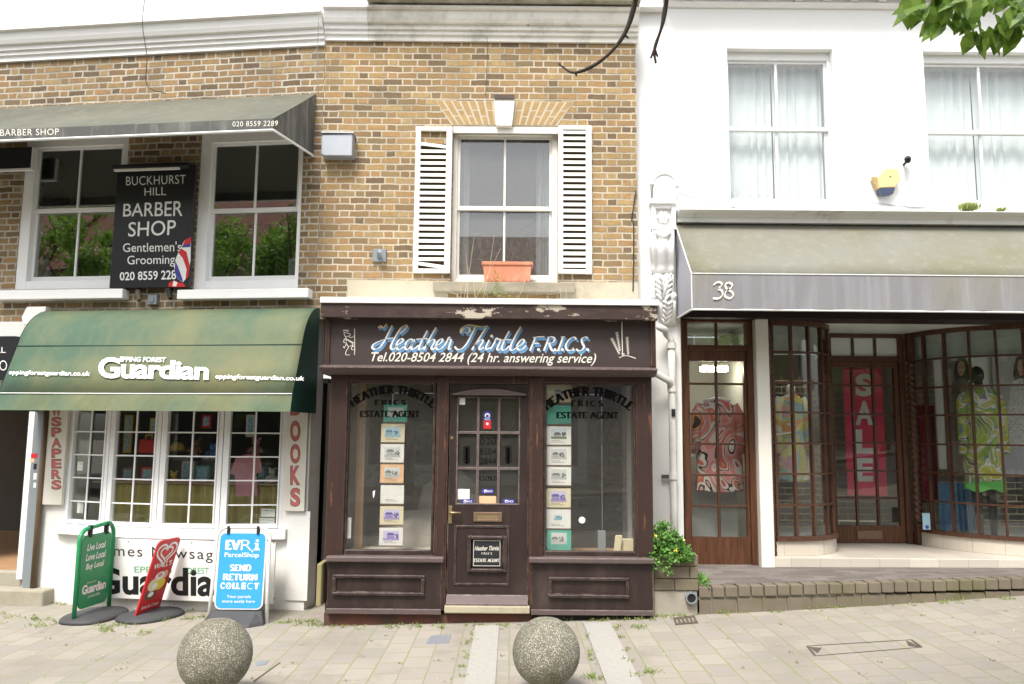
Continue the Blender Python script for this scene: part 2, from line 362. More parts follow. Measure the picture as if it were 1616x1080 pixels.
def glass(name, tint=(.92, .94, .93), extra=.02, dirt=.02, rough=.0):
    k = NT(name); fr = k.n('ShaderNodeFresnel'); gb = k.n('ShaderNodeNewGeometry'); k.L(k.math('SUBTRACT', 1.5, k.math('MULTIPLY', gb.outputs['Backfacing'], 1.5 - 1 / 1.5)), fr.inputs[0])
    tr = k.n('ShaderNodeBsdfTransparent'); tr.inputs[0].default_value = c4(tint)
    gl = k.n('ShaderNodeBsdfGlossy'); gl.inputs['Roughness'].default_value = rough
    df = k.n('ShaderNodeBsdfDiffuse'); df.inputs[0].default_value = (.5, .48, .44, 1)
    m1 = k.n('ShaderNodeMixShader'); k.L(k.math('ADD', fr.outputs[0], extra), m1.inputs[0]); k.L(tr.outputs[0], m1.inputs[1]); k.L(gl.outputs[0], m1.inputs[2])
    m2 = k.n('ShaderNodeMixShader'); co = k.coord('Object'); k.L(k.math('MULTIPLY', k.math('ADD', .45, k.math('MULTIPLY', k.step(k.noise(co, 38, 6, .75), .40, .75), .8)), dirt), m2.inputs[0]); k.L(m1.outputs[0], m2.inputs[1]); k.L(df.outputs[0], m2.inputs[2])
    k.L(m2.outputs[0], k.out.inputs[0]); return k.m
def leafmat(name, cols, trans=.4):
    k = NT(name); gi = k.n('ShaderNodeNewGeometry'); c = k.ramp(gi.outputs['Random Per Island'], [(i / max(1, len(cols) - 1), q) for i, q in enumerate(cols)])
    k.L(c, k.b.inputs['Base Color']); k.b.inputs['Roughness'].default_value = .45
    tl = k.n('ShaderNodeBsdfTranslucent'); k.L(c, tl.inputs[0]); mx = k.n('ShaderNodeMixShader'); mx.inputs[0].default_value = trans
    k.L(k.b.outputs[0], mx.inputs[1]); k.L(tl.outputs[0], mx.inputs[2]); k.L(mx.outputs[0], k.out.inputs[0]); return k.m
def emit(name, col, s):
    k = NT(name); k.b.inputs['Base Color'].default_value = c4(col); k.b.inputs['Emission Color'].default_value = c4(col); k.b.inputs['Emission Strength'].default_value = s; return k.m
def plain(name, col, rough=.5, metal=0.0, spec=.35):
    k = NT(name); co = k.coord('Object'); n = k.noise(co, 9, 4)
    k.L(k.mix(n, c4([x * .92 for x in col]), c4([min(1, x * 1.06) for x in col])), k.b.inputs['Base Color'])
    k.b.inputs['Roughness'].default_value = rough; k.b.inputs['Metallic'].default_value = metal; k.b.inputs['Specular IOR Level'].default_value = spec; return k.m
def swirl(name, cols, scale=5, dist=4, kind='wave', rough=.7, det=2):
    k = NT(name); co = k.coord('Object')
    if kind == 'wave':
        q = k.n('ShaderNodeTexWave'); q.wave_type = 'RINGS'; q.inputs['Scale'].default_value = scale; q.inputs['Distortion'].default_value = dist; q.inputs['Detail'].default_value = det; q.inputs['Detail Scale'].default_value = 1.2
        k.L(co, q.inputs['Vector']); f = q.outputs['Fac']
    elif kind == 'marble':
        q = k.n('ShaderNodeTexNoise'); q.inputs['Scale'].default_value = scale; q.inputs['Detail'].default_value = det; q.inputs['Distortion'].default_value = dist; k.L(co, q.inputs['Vector']); f = q.outputs['Fac']
    else: f = k.noise(co, scale, det, .5)
    k.L(k.ramp(f, cols, 'CONSTANT'), k.b.inputs['Base Color']); k.b.inputs['Roughness'].default_value = rough; return k.m
def wood(name, a, b, rough=.45, sc=(18, 18, 1.2), bump=.25):
    k = NT(name); co = k.coord('Object', sc); n = k.noise(co, 2.2, 8, .65); k.L(k.ramp(n, [(.3, a), (.7, b)]), k.b.inputs['Base Color'])
    k.b.inputs['Roughness'].default_value = rough; k.bump(n, bump, .004); return k.m
def awning_mat(name, col, dirt, lo, hi, moss, rough=.7, vstretch=.25):
    k = NT(name); co = k.coord('Object', (1, 1, vstretch)); big = k.noise(k.coord('Object'), .9, 5, .6)
    st = k.noise(co, 9, 6, .65)
    c = k.mix(k.step(big, lo, hi), c4(col), c4(dirt)); c = k.mix(k.math('MULTIPLY', k.step(st, .5, .72), .6), c, c4(moss))
    sp = k.noise(k.coord('Object'), 55, 3); c = k.mix(k.math('MULTIPLY', k.step(sp, .62, .75), .35), c, c4(dirt))
    k.L(c, k.b.inputs['Base Color']); k.b.inputs['Roughness'].default_value = rough; k.bump(k.math('ADD', k.noise(k.coord('Object', (1, 1, .35)), 5.5, 3, .5), k.math('MULTIPLY', k.noise(k.coord('Object'), 240, 2), .06)), .35, .022); return k.m
M = {}
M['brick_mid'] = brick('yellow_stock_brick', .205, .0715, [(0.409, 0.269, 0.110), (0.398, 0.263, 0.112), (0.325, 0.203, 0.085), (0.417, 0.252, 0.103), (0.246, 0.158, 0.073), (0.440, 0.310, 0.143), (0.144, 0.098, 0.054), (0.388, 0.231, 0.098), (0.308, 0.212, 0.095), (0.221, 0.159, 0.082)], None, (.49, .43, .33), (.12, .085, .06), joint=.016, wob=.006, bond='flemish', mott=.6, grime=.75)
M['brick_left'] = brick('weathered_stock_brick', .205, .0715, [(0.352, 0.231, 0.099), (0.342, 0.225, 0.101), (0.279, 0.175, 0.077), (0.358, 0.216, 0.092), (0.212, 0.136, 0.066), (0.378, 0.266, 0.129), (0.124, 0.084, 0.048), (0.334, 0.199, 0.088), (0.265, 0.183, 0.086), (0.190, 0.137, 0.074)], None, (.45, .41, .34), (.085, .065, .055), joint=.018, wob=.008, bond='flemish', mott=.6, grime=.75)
M['arch_brick'] = paint('gauged_brick', (.37, .25, .115), .9, .35, 9, .3, dirt=(.22, .15, .08))
M['mortar'] = paint('lime_mortar', (.49, .43, .33), .95, .15, 12, .3)
M['pavers'] = brick('block_paving', .27, .195, [(.305, .272, .232), (.325, .29, .245), (.285, .255, .222), (.31, .272, .238), (.335, .30, .255), (.29, .264, .232)], None, (.23, .225, .15), (.17, .155, .125), joint=.011, wob=.003, moss=(.19, .24, .07), bump=.35, rot=True, grime=.7, mott=.25, spots=.5)
M['dark_pavers'] = brick('dark_block_paving', .22, .11, [(.16, .135, .125), (.19, .16, .15), (.14, .12, .11), (.21, .18, .165)], None, (.12, .11, .085), (.07, .06, .055), joint=.008, bump=.35, grime=.5, moss=(.15, .16, .07))
M['kerb_brick'] = paint('kerb_brick', (.17, .14, .105), .9, .3, 5, .5, dirt=(.12, .115, .05), dirt_lo=.45, dirt_hi=.7)
M['white_render'] = paint('white_render', (.80, .80, .785), .8, .05, 3, .25, dirt=(.66, .65, .62), dirt_lo=.6, dirt_hi=.85)
M['white_weathered'] = paint('weathered_white_render', (.74, .73, .70), .8, .08, 3, .3, chips=(.42, .36, .26), chip_lo=.70, chip_scale=5, dirt=(.50, .47, .41), dirt_lo=.55, dirt_hi=.8)
M['stucco'] = paint('stucco_white', (.80, .79, .77), .8, .06, 4, .2, dirt=(.52, .50, .44), dirt_lo=.58, dirt_hi=.8)
M['stucco_old'] = paint('stucco_weathered', (.74, .72, .66), .85, .12, 4, .4, chips=(.42, .24, .13), chip_lo=.66, chip_scale=4, dirt=(.26, .25, .19), dirt_lo=.48, dirt_hi=.72)
M['stone_moss'] = paint('mossy_coping', (.42, .40, .34), .95, .25, 5, .5, dirt=(.12, .13, .05), dirt_lo=.42, dirt_hi=.62)
M['ledge'] = paint('lichened_ledge', (.68, .68, .66), .85, .1, 4, .4, dirt=(.25, .25, .21), dirt_lo=.56, dirt_hi=.72, stretch=(1, 1, .5))
M['band'] = paint('beige_stone_band', (.46, .41, .31), .9, .15, 4, .3, dirt=(.24, .21, .15), dirt_lo=.5, dirt_hi=.75)
M['sill_stone'] = paint('grey_stone_sill', (.27, .24, .18), .9, .25, 6, .4, dirt=(.10, .09, .07))
M['white_paint'] = paint('white_gloss_paint', (.80, .80, .79), .35, .05, 8, .06, dirt=(.60, .59, .56), dirt_lo=.62, dirt_hi=.85)
M['old_white'] = paint('flaking_white_paint', (.74, .715, .65), .5, .06, 8, .15, chips=(.38, .33, .26), chip_lo=.72, chip_scale=11)
M['upvc'] = paint('white_upvc', (.78, .78, .78), .3, .03, 6, 0, dirt=(.62, .61, .58), dirt_lo=.6, dirt_hi=.85)
M['brown'] = paint('dark_brown_paint', (.028, .0165, .0145), .42, .35, 7, .25, chips=(.20, .16, .13), chip_lo=.735, chip_scale=22, dirt=(.075, .052, .046), stretch=(1, 1, .35), spec=.4, wear=(.20, .155, .13))
M['brown_worn'] = paint('worn_brown_timber', (.040, .023, .019), .5, .4, 7, .35, chips=(.42, .37, .29), chip_lo=.585, chip_scale=2.6, dirt=(.10, .065, .05), stretch=(1, 1, 2.2))
M['brown_post'] = paint('worn_brown_post', (.040, .021, .017), .45, .4, 8, .3, chips=(.15, .062, .028), chip_lo=.60, chip_scale=6, dirt=(.03, .018, .016), stretch=(1.6, 1.6, .22), wear=(.17, .085, .05))
M['ledge_brown'] = paint('faded_brown_ledge', (.10, .072, .068), .5, .25, 8, .2, chips=(.45, .42, .38), chip_lo=.70, stretch=(.4, 1, 1), wear=(.26, .22, .20))
M['sign_brown'] = paint('sign_brown', (.05, .036, .034), .45, .2, 3, .08)
M['rot_wood'] = paint('rotten_green_timber', (.26, .22, .11), .9, .35, 8, .5, dirt=(.12, .11, .045), stretch=(1, 1, .3))
M['red_plinth'] = paint('red_plinth', (.17, .062, .045), .9, .3, 6, .4, dirt=(.05, .045, .035), dirt_lo=.4, dirt_hi=.6)
M['threshold'] = paint('stone_threshold', (.38, .34, .24), .9, .2, 8, .4, dirt=(.18, .17, .09))
M['door_wood'] = wood('varnished_door', (.045, .018, .010), (.14, .058, .028), .4)
M['bay_wood'] = wood('varnished_bay', (.04, .018, .012), (.115, .052, .028), .4)
M['dark_wood'] = paint('dark_beam', (.022, .012, .011), .5, .3, 8, .1)
M['plank'] = wood('pine_plank', (.30, .17, .08), (.45, .28, .15), .6)
M['glass'] = glass('window_glass', extra=.015, dirt=.012)
M['glass_dirty'] = glass('dirty_shop_glass', (.97, .97, .96), extra=.01, dirt=.05)
M['glass_up'] = glass('upper_glass', (.8, .83, .83), extra=.24, dirt=.006)
M['glass_dusty'] = glass('dusty_glass', (.7, .72, .72), extra=.06, dirt=.15)
M['frost'] = paint('frosted_light', (.60, .66, .62), .3, .06, 3, 0)
M['net'] = paint('net_curtain', (.80, .81, .83), .9, .05, 5, 0)
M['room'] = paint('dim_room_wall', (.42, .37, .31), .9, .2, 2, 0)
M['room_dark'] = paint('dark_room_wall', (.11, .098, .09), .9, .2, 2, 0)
M['room_light'] = paint('pale_room_wall', (.46, .45, .42), .9, .1, 2, 0)
M['ceiling'] = paint('ceiling_white', (.55, .55, .55), .9, .05, 2, 0)
M['green_awning'] = awning_mat('green_canvas', (.062, .115, .075), (.18, .175, .085), .42, .70, (.125, .155, .09))
M['grey_awning'] = awning_mat('grey_green_canvas', (.085, .085, .066), (.12, .12, .09), .4, .65, (.17, .17, .13))
M['grey_valance'] = awning_mat('grey_valance', (.085, .085, .08), (.20, .20, .16), .5, .75, (.30, .30, .27), vstretch=.12)
M['beige_awning'] = awning_mat('faded_beige_canvas', (.185, .18, .15), (.15, .145, .08), .42, .72, (.235, .23, .20), vstretch=1)
M['beige_valance'] = awning_mat('faded_grey_canvas', (.21, .205, .215), (.24, .225, .16), .5, .8, (.32, .32, .34), vstretch=.06)
M['side_awning'] = paint('pale_grey_canvas', (.36, .36, .40), .7, .08, 3, .1)
M['piping'] = plain('white_piping', (.72, .72, .70), .5)
M['green_side'] = paint('dark_green_canvas', (.012, .055, .04), .6, .3, 4, .1)
M['white_ink'] = plain('white_lettering', (.80, .80, .78), .5)
M['cream_ink'] = plain('cream_lettering', (.72, .69, .60), .5)
M['black_ink'] = plain('black_lettering', (.012, .012, .013), .5)
M['brown_ink'] = plain('dark_window_lettering', (.008, .007, .006), .8, 0, .1)
M['blue_ink'] = plain('blue_drop_shadow', (.12, .27, .46), .5)
M['red_letter'] = plain('faded_red_lettering', (.50, .13, .12), .6)
M['green_ink'] = plain('green_lettering', (.10, .38, .20), .5)
for _n, _c in dict(p_sky=(.55, .62, .66), p_house=(.24, .22, .22), p_roof=(.14, .10, .10), p_lawn=(.16, .24, .13), v_sky=(.55, .52, .70), v_house=(.22, .17, .46), v_roof=(.13, .09, .34), v_lawn=(.33, .28, .55), b_sky=(.42, .58, .66), b_house=(.20, .38, .47), b_roof=(.10, .22, .30), b_lawn=(.28, .46, .52), g_sky=(.58, .60, .58), g_house=(.36, .37, .36), g_roof=(.16, .17, .17), g_lawn=(.46, .48, .45)).items(): M[_n] = plain('print_' + _n, _c, .6)
k = NT('gilded_script'); uvn = k.n('ShaderNodeUVMap'); sx = k.n('ShaderNodeSeparateXYZ'); k.L(uvn.outputs[0], sx.inputs[0])
_zz = WC.px(760, 527, .66)[1]
k.L(k.ramp(k.step(sx.outputs[1], _zz - .03, _zz + .06), [(0, (.80, .78, .74)), (.5, (.78, .70, .52)), (1, (.66, .46, .18))]), k.b.inputs['Base Color']); M['script'] = k.m
M['sign_black'] = paint('black_sign_board', (.022, .022, .025), .3, .15, 3, 0)
M['black'] = plain('matt_black', (.014, .014, .015), .6); M['slat_gap_shade'] = plain('louvre_gap_shade', (.075, .05, .03), .9)
M['rubber'] = paint('black_rubber_base', (.055, .055, .058), .65, .25, 8, .2)
M['red'] = plain('red_print', (.55, .025, .03), .4)
M['blue'] = plain('blue_print', (.05, .05, .28), .4)
M['sky_blue'] = plain('bright_blue_panel', (.045, .32, .74), .35)
M['board_green'] = plain('bright_green_panel', (.025, .27, .10), .35)
M['board_white'] = plain('white_board', (.78, .77, .74), .4)
M['cream_board'] = paint('cream_sign_board', (.66, .63, .56), .5, .06, 5, 0, dirt=(.50, .46, .38), dirt_lo=.6, dirt_hi=.85)
M['brass'] = plain('dull_brass', (.34, .26, .14), .4, .7)
M['bronze'] = plain('aged_bronze', (.20, .13, .09), .5, .4)
M['steel'] = plain('galvanised_steel', (.36, .38, .41), .45, .5)
M['iron'] = paint('rusty_iron', (.10, .075, .06), .8, .4, 20, .4)
M['grey_paint'] = paint('blue_grey_paint', (.20, .225, .24), .5, .1, 6, .05)
M['pipe_brown'] = paint('brown_pipe', (.13, .085, .05), .6, .4, 6, .1, stretch=(1, 1, .3))
M['pipe_white'] = paint('white_painted_pipe', (.66, .65, .61), .5, .1, 8, .1, chips=(.10, .08, .07), chip_lo=.64, chip_scale=9, dirt=(.42, .39, .33))
M['terracotta'] = paint('terracotta', (.48, .19, .11), .85, .2, 9, .3, dirt=(.55, .32, .22))
M['alarm'] = plain('yellow_alarm_box', (.70, .54, .27), .4)
M['alarm_blue'] = plain('blue_lens', (.05, .065, .12), .3)
M['marble'] = brick('cream_marble_tiles', .30, .40, [(.55, .50, .43), (.59, .54, .46), (.50, .455, .39)], None, (.40, .36, .30), (.46, .40, .32), joint=.005, wob=0, bump=.05, rough=.35, grime=.5, mott=.3)
M['ball'] = None
k = NT('exposed_aggregate'); co = k.coord('Object'); vo = k.n('ShaderNodeTexVoronoi'); vo.inputs['Scale'].default_value = 130; k.L(co, vo.inputs['Vector'])
wn = k.n('ShaderNodeTexWhiteNoise'); k.L(vo.outputs['Color'], wn.inputs['Vector'])
c = k.ramp(wn.outputs['Value'], [(0, (.20, .19, .16)), (.25, (.44, .42, .36)), (.5, (.30, .28, .22)), (.7, (.50, .48, .42)), (.9, (.14, .13, .11))], 'CONSTANT')
c = k.mix(k.step(vo.outputs['Distance'], .35, .6), c, c4((.17, .155, .115))); c = k.mix(k.math('MULTIPLY', k.step(k.noise(co, 4.5, 6, .7), .40, .62), .8), c, k.mix(.72, c, c4((.075, .075, .04))))
k.L(c, k.b.inputs['Base Color']); k.b.inputs['Roughness'].default_value = .95; k.bump(k.math('SUBTRACT', 1, vo.outputs['Distance']), .7, .006); M['ball'] = k.m
M['slab'] = paint('pale_concrete_slab', (.33, .315, .285), .9, .22, 40, .3, dirt=(.36, .34, .29))
M['asphalt'] = paint('asphalt', (.05, .05, .052), .9, .25, 20, .4)
M['concrete'] = paint('concrete', (.34, .31, .25), .9, .2, 6, .4, dirt=(.22, .20, .11))
M['yellow_line'] = plain('yellow_road_paint', (.62, .42, .05), .7)
M['leaf'] = leafmat('fresh_leaves', [(.14, .26, .03), (.20, .34, .05), (.09, .19, .025)], .5)
M['leaf_near'] = leafmat('spring_leaves', [(.13, .24, .03), (.23, .35, .055), (.07, .15, .022), (.18, .28, .035)], .5)
M['herb'] = leafmat('herb_leaves', [(.13, .30, .06), (.20, .38, .09), (.09, .22, .05)], .35)
M['grass'] = leafmat('grass_blades', [(.20, .29, .06), (.32, .36, .12), (.15, .23, .05)], .3)
M['flower'] = plain('yellow_petals', (.75, .62, .08), .6)
M['straw'] = plain('dry_stalk', (.50, .43, .28), .8)
M['bark'] = paint('bark', (.055, .042, .035), .9, .4, 14, .6)
M['tile'] = brick('red_roof_tiles', .18, .12, [(.28, .09, .055), (.33, .12, .07), (.22, .075, .05), (.30, .14, .09)], None, (.08, .04, .03), (.10, .05, .04), joint=.02, wob=.004, bump=1)
M['sheet'] = paint('dust_sheet', (.58, .53, .45), .9, .12, 4, .2)
M['yellow_cloth'] = paint('mustard_curtain', (.44, .36, .10), .9, .12, 4, 0)
M['card_cream'] = plain('cream_card', (.70, .62, .42), .6)
M['card_white'] = plain('white_card', (.76, .75, .71), .6)
M['card_green'] = plain('green_card', (.06, .42, .32), .6)
M['card_orange'] = plain('peach_card', (.74, .45, .26), .6)
def photo(name, cols): return swirl(name, cols, 70, 0, 'noise', .5, 6)
M['ph_blue'] = photo('bluish_house_print', [(0, (.10, .25, .33)), (.42, (.22, .45, .58)), (.52, (.45, .62, .72)), (.6, (.16, .30, .36))])
M['ph_grey'] = photo('grey_house_print', [(0, (.10, .12, .10)), (.42, (.55, .55, .52)), (.52, (.72, .72, .70)), (.62, (.25, .28, .24))])
M['ph_purple'] = photo('faded_purple_print', [(0, (.16, .11, .40)), (.44, (.32, .26, .58)), (.52, (.60, .57, .75)), (.6, (.20, .15, .45))])
M['ph_green'] = photo('green_garden_print', [(0, (.06, .14, .06)), (.45, (.20, .32, .17)), (.55, (.46, .55, .46)), (.63, (.12, .2, .14))])
# ================================================================== ground
def ground_sheet(name, y0, y1, dz, mat, x0=-14, x1=14, n=56, fn=g):
    mb = MB()
    for i in range(n):
        a, b = x0 + (x1 - x0) * i / n, x0 + (x1 - x0) * (i + 1) / n
        mb.face([Vector((a, y0, fn(a) + dz)), Vector((b, y0, fn(b) + dz)), Vector((b, y1, fn(b) + dz)), Vector((a, y1, fn(a) + dz))], [(a, y0), (b, y0), (b, y1), (a, y1)])
    return structure(mb.build(name, mat))
KERB_Y = 1.1
ground_sheet('pavement', KERB_Y + .13, 9.6, 0, M['pavers'])
kb = MB()
for i in range(28):
    a, b = -14 + i, -13.01 + i; h = g((a + b) / 2)
    kb.box(W0, a, b, -KERB_Y - .13, -KERB_Y, h - .3, h + .003)
structure(kb.build('kerb', M['concrete'], bevel=.012))
ground_sheet('road', -7.0, KERB_Y, -.12, M['asphalt'], -38, 24, 124)
ground_sheet('opposite_pavement', -12, -7.0, 0, M['pavers'], -38, 24, 124)
mb = MB()
for y in (.55, .75):
    for i in range(28):
        a = -14 + i; mb.face([Vector((a, y, g(a) - .116)), Vector((a + 1, y, g(a + 1) - .116)), Vector((a + 1, y + .08, g(a + 1) - .116)), Vector((a, y + .08, g(a) - .116))], [(a, y)] * 4)
structure(mb.build('road_marking', M['yellow_line']))
mb = MB(); mb.face([Vector((-200, -200, -.6)), Vector((200, -200, -.6)), Vector((200, 200, -.6)), Vector((-200, 200, -.6))], [(0, 0), (1, 0), (1, 1), (0, 1)])
structure(mb.build('ground', M['concrete']))
# pale slab strips from the shop door to the road, manhole, covers
for pts in (((752, 983), (792, 983), (777, 1080), (732, 1080)), ((928, 979), (971, 978), (999, 1080), (943, 1080))):
    P = [gpx(*p) for p in pts]; mb = MB(); a0, a1 = P[0], P[1]; w_ = (P[1].x - P[0].x + P[2].x - P[3].x) / 2; xc = (a0.x + a1.x + P[2].x + P[3].x) / 4
    y = 7.12
    while y > 1.3:
        mb.box(W0, xc - w_ / 2, xc + w_ / 2, -y, -(y - .895), g(xc) - .05, g(xc) + .012); y -= .9
    structure(mb.build('paving_strip', M['slab'], bevel=.004))
def cover(name, quad, label, cat, mat, t=.005, frame_w=0):
    P = [gpx(*p) for p in quad]; c = sum(P, Vector()) / 4; mb = MB()
    if not frame_w:
        mb.loft([[p + Vector((0, 0, -.02)) for p in P], [p + Vector((0, 0, t)) for p in P]])
    else:
        for i in range(4):
            a, b = P[i], P[(i + 1) % 4]; cc = (c - a).normalized() * frame_w; dd = (c - b).normalized() * frame_w
            mb.loft([[p + Vector((0, 0, q)) for p in (a, b, b + dd, a + cc)] for q in (-.02, t)])
    return tag(mb.build(name, mat, loc=c), label, cat)
cover('inspection_cover', [(1272, 1020), (1440, 1010), (1456, 1022), (1285, 1036)], 'thin iron frame of a paved inspection cover in the pavement on the right', 'manhole cover', M['iron'], .004, .018)
for q in ([(1278, 1022), (1296, 1024), (1290, 1031)], [(1430, 1012), (1452, 1022), (1434, 1020)]):
    P = [gpx(*p) for p in q]; mb = MB(); mb.loft([[p + Vector((0, 0, z)) for p in P] for z in (-.02, .006)])
    o = mb.build('lifting_corner', M['iron'], bpy.data.objects['inspection_cover'])
cover('water_cover', [(680, 1004), (712, 1003), (708, 1016), (672, 1017)], 'small grey rectangular cover set in the paving left of the pale strip', 'manhole cover', M['steel'])
cover('valve_cover', [(404, 1046), (424, 1044), (418, 1050), (404, 1051)], 'tiny dark cover in the paving beside the left stone ball', 'manhole cover', M['grey_paint'])
cover('water_cover', [(399, 1076), (441, 1046), (443.5, 1046.5), (402, 1077)], 'narrow dark slot cover in the paving right of the left stone ball', 'manhole cover', M['iron'], .004)
# drain grate
P = [gpx(*p) for p in ((1062, 976), (1096, 972), (1102, 984), (1066, 987))]; c = sum(P, Vector()) / 4; mb = MB()
for i in range(6):
    t0, t1 = i / 5.6, i / 5.6 + .09
    a, b, d, e = P[0].lerp(P[1], t0), P[0].lerp(P[1], t1), P[3].lerp(P[2], t1), P[3].lerp(P[2], t0)
    mb.loft([[p + Vector((0, 0, z)) for p in (a, b, d, e)] for z in (-.02, .008)])
for t0, t1 in ((0, .2), (.8, 1)):
    a, b, d, e = P[0].lerp(P[3], t0), P[1].lerp(P[2], t0), P[1].lerp(P[2], t1), P[0].lerp(P[3], t1)
    mb.loft([[p + Vector((0, 0, z)) for p in (a, b, d, e)] for z in (-.02, .006)])
tag(mb.build('drain_grate', M['iron'], loc=c), 'rusty iron drain grate in the paving in front of the brick planter', 'drain')

# ================================================================== generic sash window
def sash_window(parent, fr, op, v, mats, glassm, bars=1, rail=None, fw=(.09, .05, .05, .06), name='window', curtain=None, bw=.022, v_sash=None, extra=None):
    u0, u1, z0, z1 = op; l, r_, t, b = fw
    o = MB().frame(fr, u0, u1, z0, z1, l, r_, t, b, v - .10, v).build(name, mats, parent, bevel=.004)
    gu0, gu1, gz0, gz1 = u0 + l, u1 - r_, z0 + b, z1 - t; zr = rail if rail is not None else (gz0 + gz1) / 2
    mb = MB(); s = .028
    mb.frame(fr, gu0, gu1, zr - .022, gz1, s, s, s, .044, v - .065, v - .03)
    mb.frame(fr, gu0, gu1, gz0, zr + .018, s, s, .036, .06, v - .10, v - .068)
    for i in range(bars):
        uc = gu0 + (gu1 - gu0) * (i + 1) / (bars + 1)
        mb.box(fr, uc - bw / 2, uc + bw / 2, v - .06, v - .034, zr + .022, gz1 - s); mb.box(fr, uc - bw / 2, uc + bw / 2, v - .095, v - .072, gz0 + .06, zr - .018)
    mb.build('sash', mats, o, bevel=.003)
    mb = MB(); mb.box(fr, gu0 + s, gu1 - s, v - .052, v - .048, zr + .02, gz1 - s); mb.box(fr, gu0 + s, gu1 - s, v - .087, v - .083, gz0 + .058, zr - .018)
    mb.build('pane', glassm, o)
    return o, (gu0, gu1, gz0, gz1, zr)
def drape(mb, fr, u0, u1, v, z0, z1, folds, amp=.02, n=None, seed=0):
    n = n or int(folds * 8); 
    def off(i): 
        t = i / n; return v + amp * math.sin(t * folds * 2 * math.pi + 1.3 * math.sin(t * 9 + seed)) + amp * .5 * math.sin(t * folds * 4.7 + seed)
    for i in range(n):
        a, b = u0 + (u1 - u0) * i / n, u0 + (u1 - u0) * (i + 1) / n
        mb.lf(fr, [(a, off(i), z0), (b, off(i + 1), z0), (b, off(i + 1), z1), (a, off(i), z1)])
        mb.lf(fr, [(b, off(i + 1) - .004, z0), (a, off(i) - .004, z0), (a, off(i) - .004, z1), (b, off(i + 1) - .004, z1)])
    return mb
def room(parent, fr, u0, u1, v0, v1, z0, z1, wallm, ceilm, floorm):
    mb = MB(); mb.box(fr, u0, u1, v0 - .05, v0, z0, z1, 0); mb.box(fr, u0 - .05, u0, v0, v1, z0, z1, 0); mb.box(fr, u1, u1 + .05, v0, v1, z0, z1, 0)
    mb.box(fr, u0, u1, v0, v1, z1, z1 + .05, 1); mb.box(fr, u0, u1, v0, v1, z0 - .05, z0, 2)
    return mb.build('interior', [wallm, ceilm, floorm], parent)

# ================================================================== MIDDLE: brick house above the estate agent
V_SF = .66                                              # face of the projecting timber shopfront
uS, uE = WC.px(505, 300)[0], WC.px(1005, 270)[0]
ZTOP = WC.px(800, 68)[1]; ZCOP = WC.rect(505, 470, 1040, 478, V_SF)[3]
win = WC.rect(713, 200, 881, 452)
house = thing('brick_house', 'yellow brick upper storey with shuttered sash window above the brown estate agent shopfront', 'building', (0, 7.9, g(0)))
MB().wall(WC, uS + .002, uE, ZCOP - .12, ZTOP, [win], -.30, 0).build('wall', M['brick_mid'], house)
mb = MB(); mb.box(WC, uS, uE, -.002, .012, ZCOP - .1, WC.px(950, 447)[1])
for a_, b_ in ((uS + .32, win[0] - .02), (win[1] + .02, uE)): MB().box(WC, a_, b_, -.002, .014, ZCOP - .10, WC.px(950, 446)[1]).build('stone_band', M['band'], house)
# cornice, weathered half
def cornice(fr, u0, u1, zb, mat, parent, name='cornice', top=True):
    k = 1.0
    prof = [(-.3, zb), (.03, zb), (.03, zb + .05), (.055, zb + .06), (.055, zb + .10), (.08, zb + .105), (.08, zb + .155), (.115, zb + .16), (.135, zb + .20), (.145, zb + .24), (.15, zb + .28), (.19, zb + .285), (.19, zb + .31), (-.3, zb + .34)]
    return MB().profile(fr, u0, u1, prof).build(name, mat, parent)
uM = WC.px(583, 50)[0]
cornice(WC, uM, uE + .02, ZTOP, M['stucco_old'], house)
MB().box(WC, uM + .002, uE + .02, -.3, .26, ZTOP + .335, ZTOP + .42).build('coping', M['stone_moss'], house, bevel=.015)
MB().box(WC, uM + .004, uE, -.3, .05, ZTOP + .418, ZTOP + 1.2).build('parapet', M['brick_mid'], house)
cornice(WC, uS - .002, uM - .002, ZTOP, M['stucco'], house)
MB().box(WC, uS - .002, uM - .004, -.3, .10, ZTOP + .33, ZTOP + 1.2).build('parapet', M['stucco'], house)
# flat arch and keystone
mb = MB(); ks = WC.rect(781, 155, 811, 199, .05)
ac = (ks[0] + ks[1]) / 2; zA, zB = WC.px(795, 198)[1], WC.px(795, 160)[1]; wl = ac - WC.px(709, 180)[0]
mb.prism(WC, [(ac - wl * .96, zA), (ac + wl * .96, zA), (ac + wl * 1.26, zB), (ac - wl * 1.26, zB)], -.002, .004, 1)
for sgn in (-1, 1):
    N = 7
    for i in range(N):
        t0, t1 = .17 + .83 * i / N + .017, .17 + .83 * (i + 1) / N - .017
        f = lambda t, top: ac + sgn * wl * t * (1.26 if top else .94)
        lo = zA + .006
        G2 = lambda t, q_: f(t, 0) + (f(t, 1) - f(t, 0)) * q_
        zq = lambda q_: lo + (zB - .006 - lo) * q_
        cut = (.62, .36)[i % 2]
        for qa, qb in ((0, cut - .03), (cut + .03, 1)): mb.prism(WC, [(G2(t0, qa), zq(qa)), (G2(t1, qa), zq(qa)), (G2(t1, qb), zq(qb)), (G2(t0, qb), zq(qb))], .001, .0055)
mb.build('flat_arch', [M['arch_brick'], M['mortar']], house)
MB().prism(WC, [(ks[0] + .015, ks[2]), (ks[1] - .02, ks[2]), (ks[1] + .012, ks[3]), (ks[0] - .012, ks[3])], -.002, .055).build('keystone', M['old_white'], house, bevel=.006)
MB().pbox(WC, 780, 149, 812, 156, 0, .07).build('keystone_cap', M['iron'], house, bevel=.003)
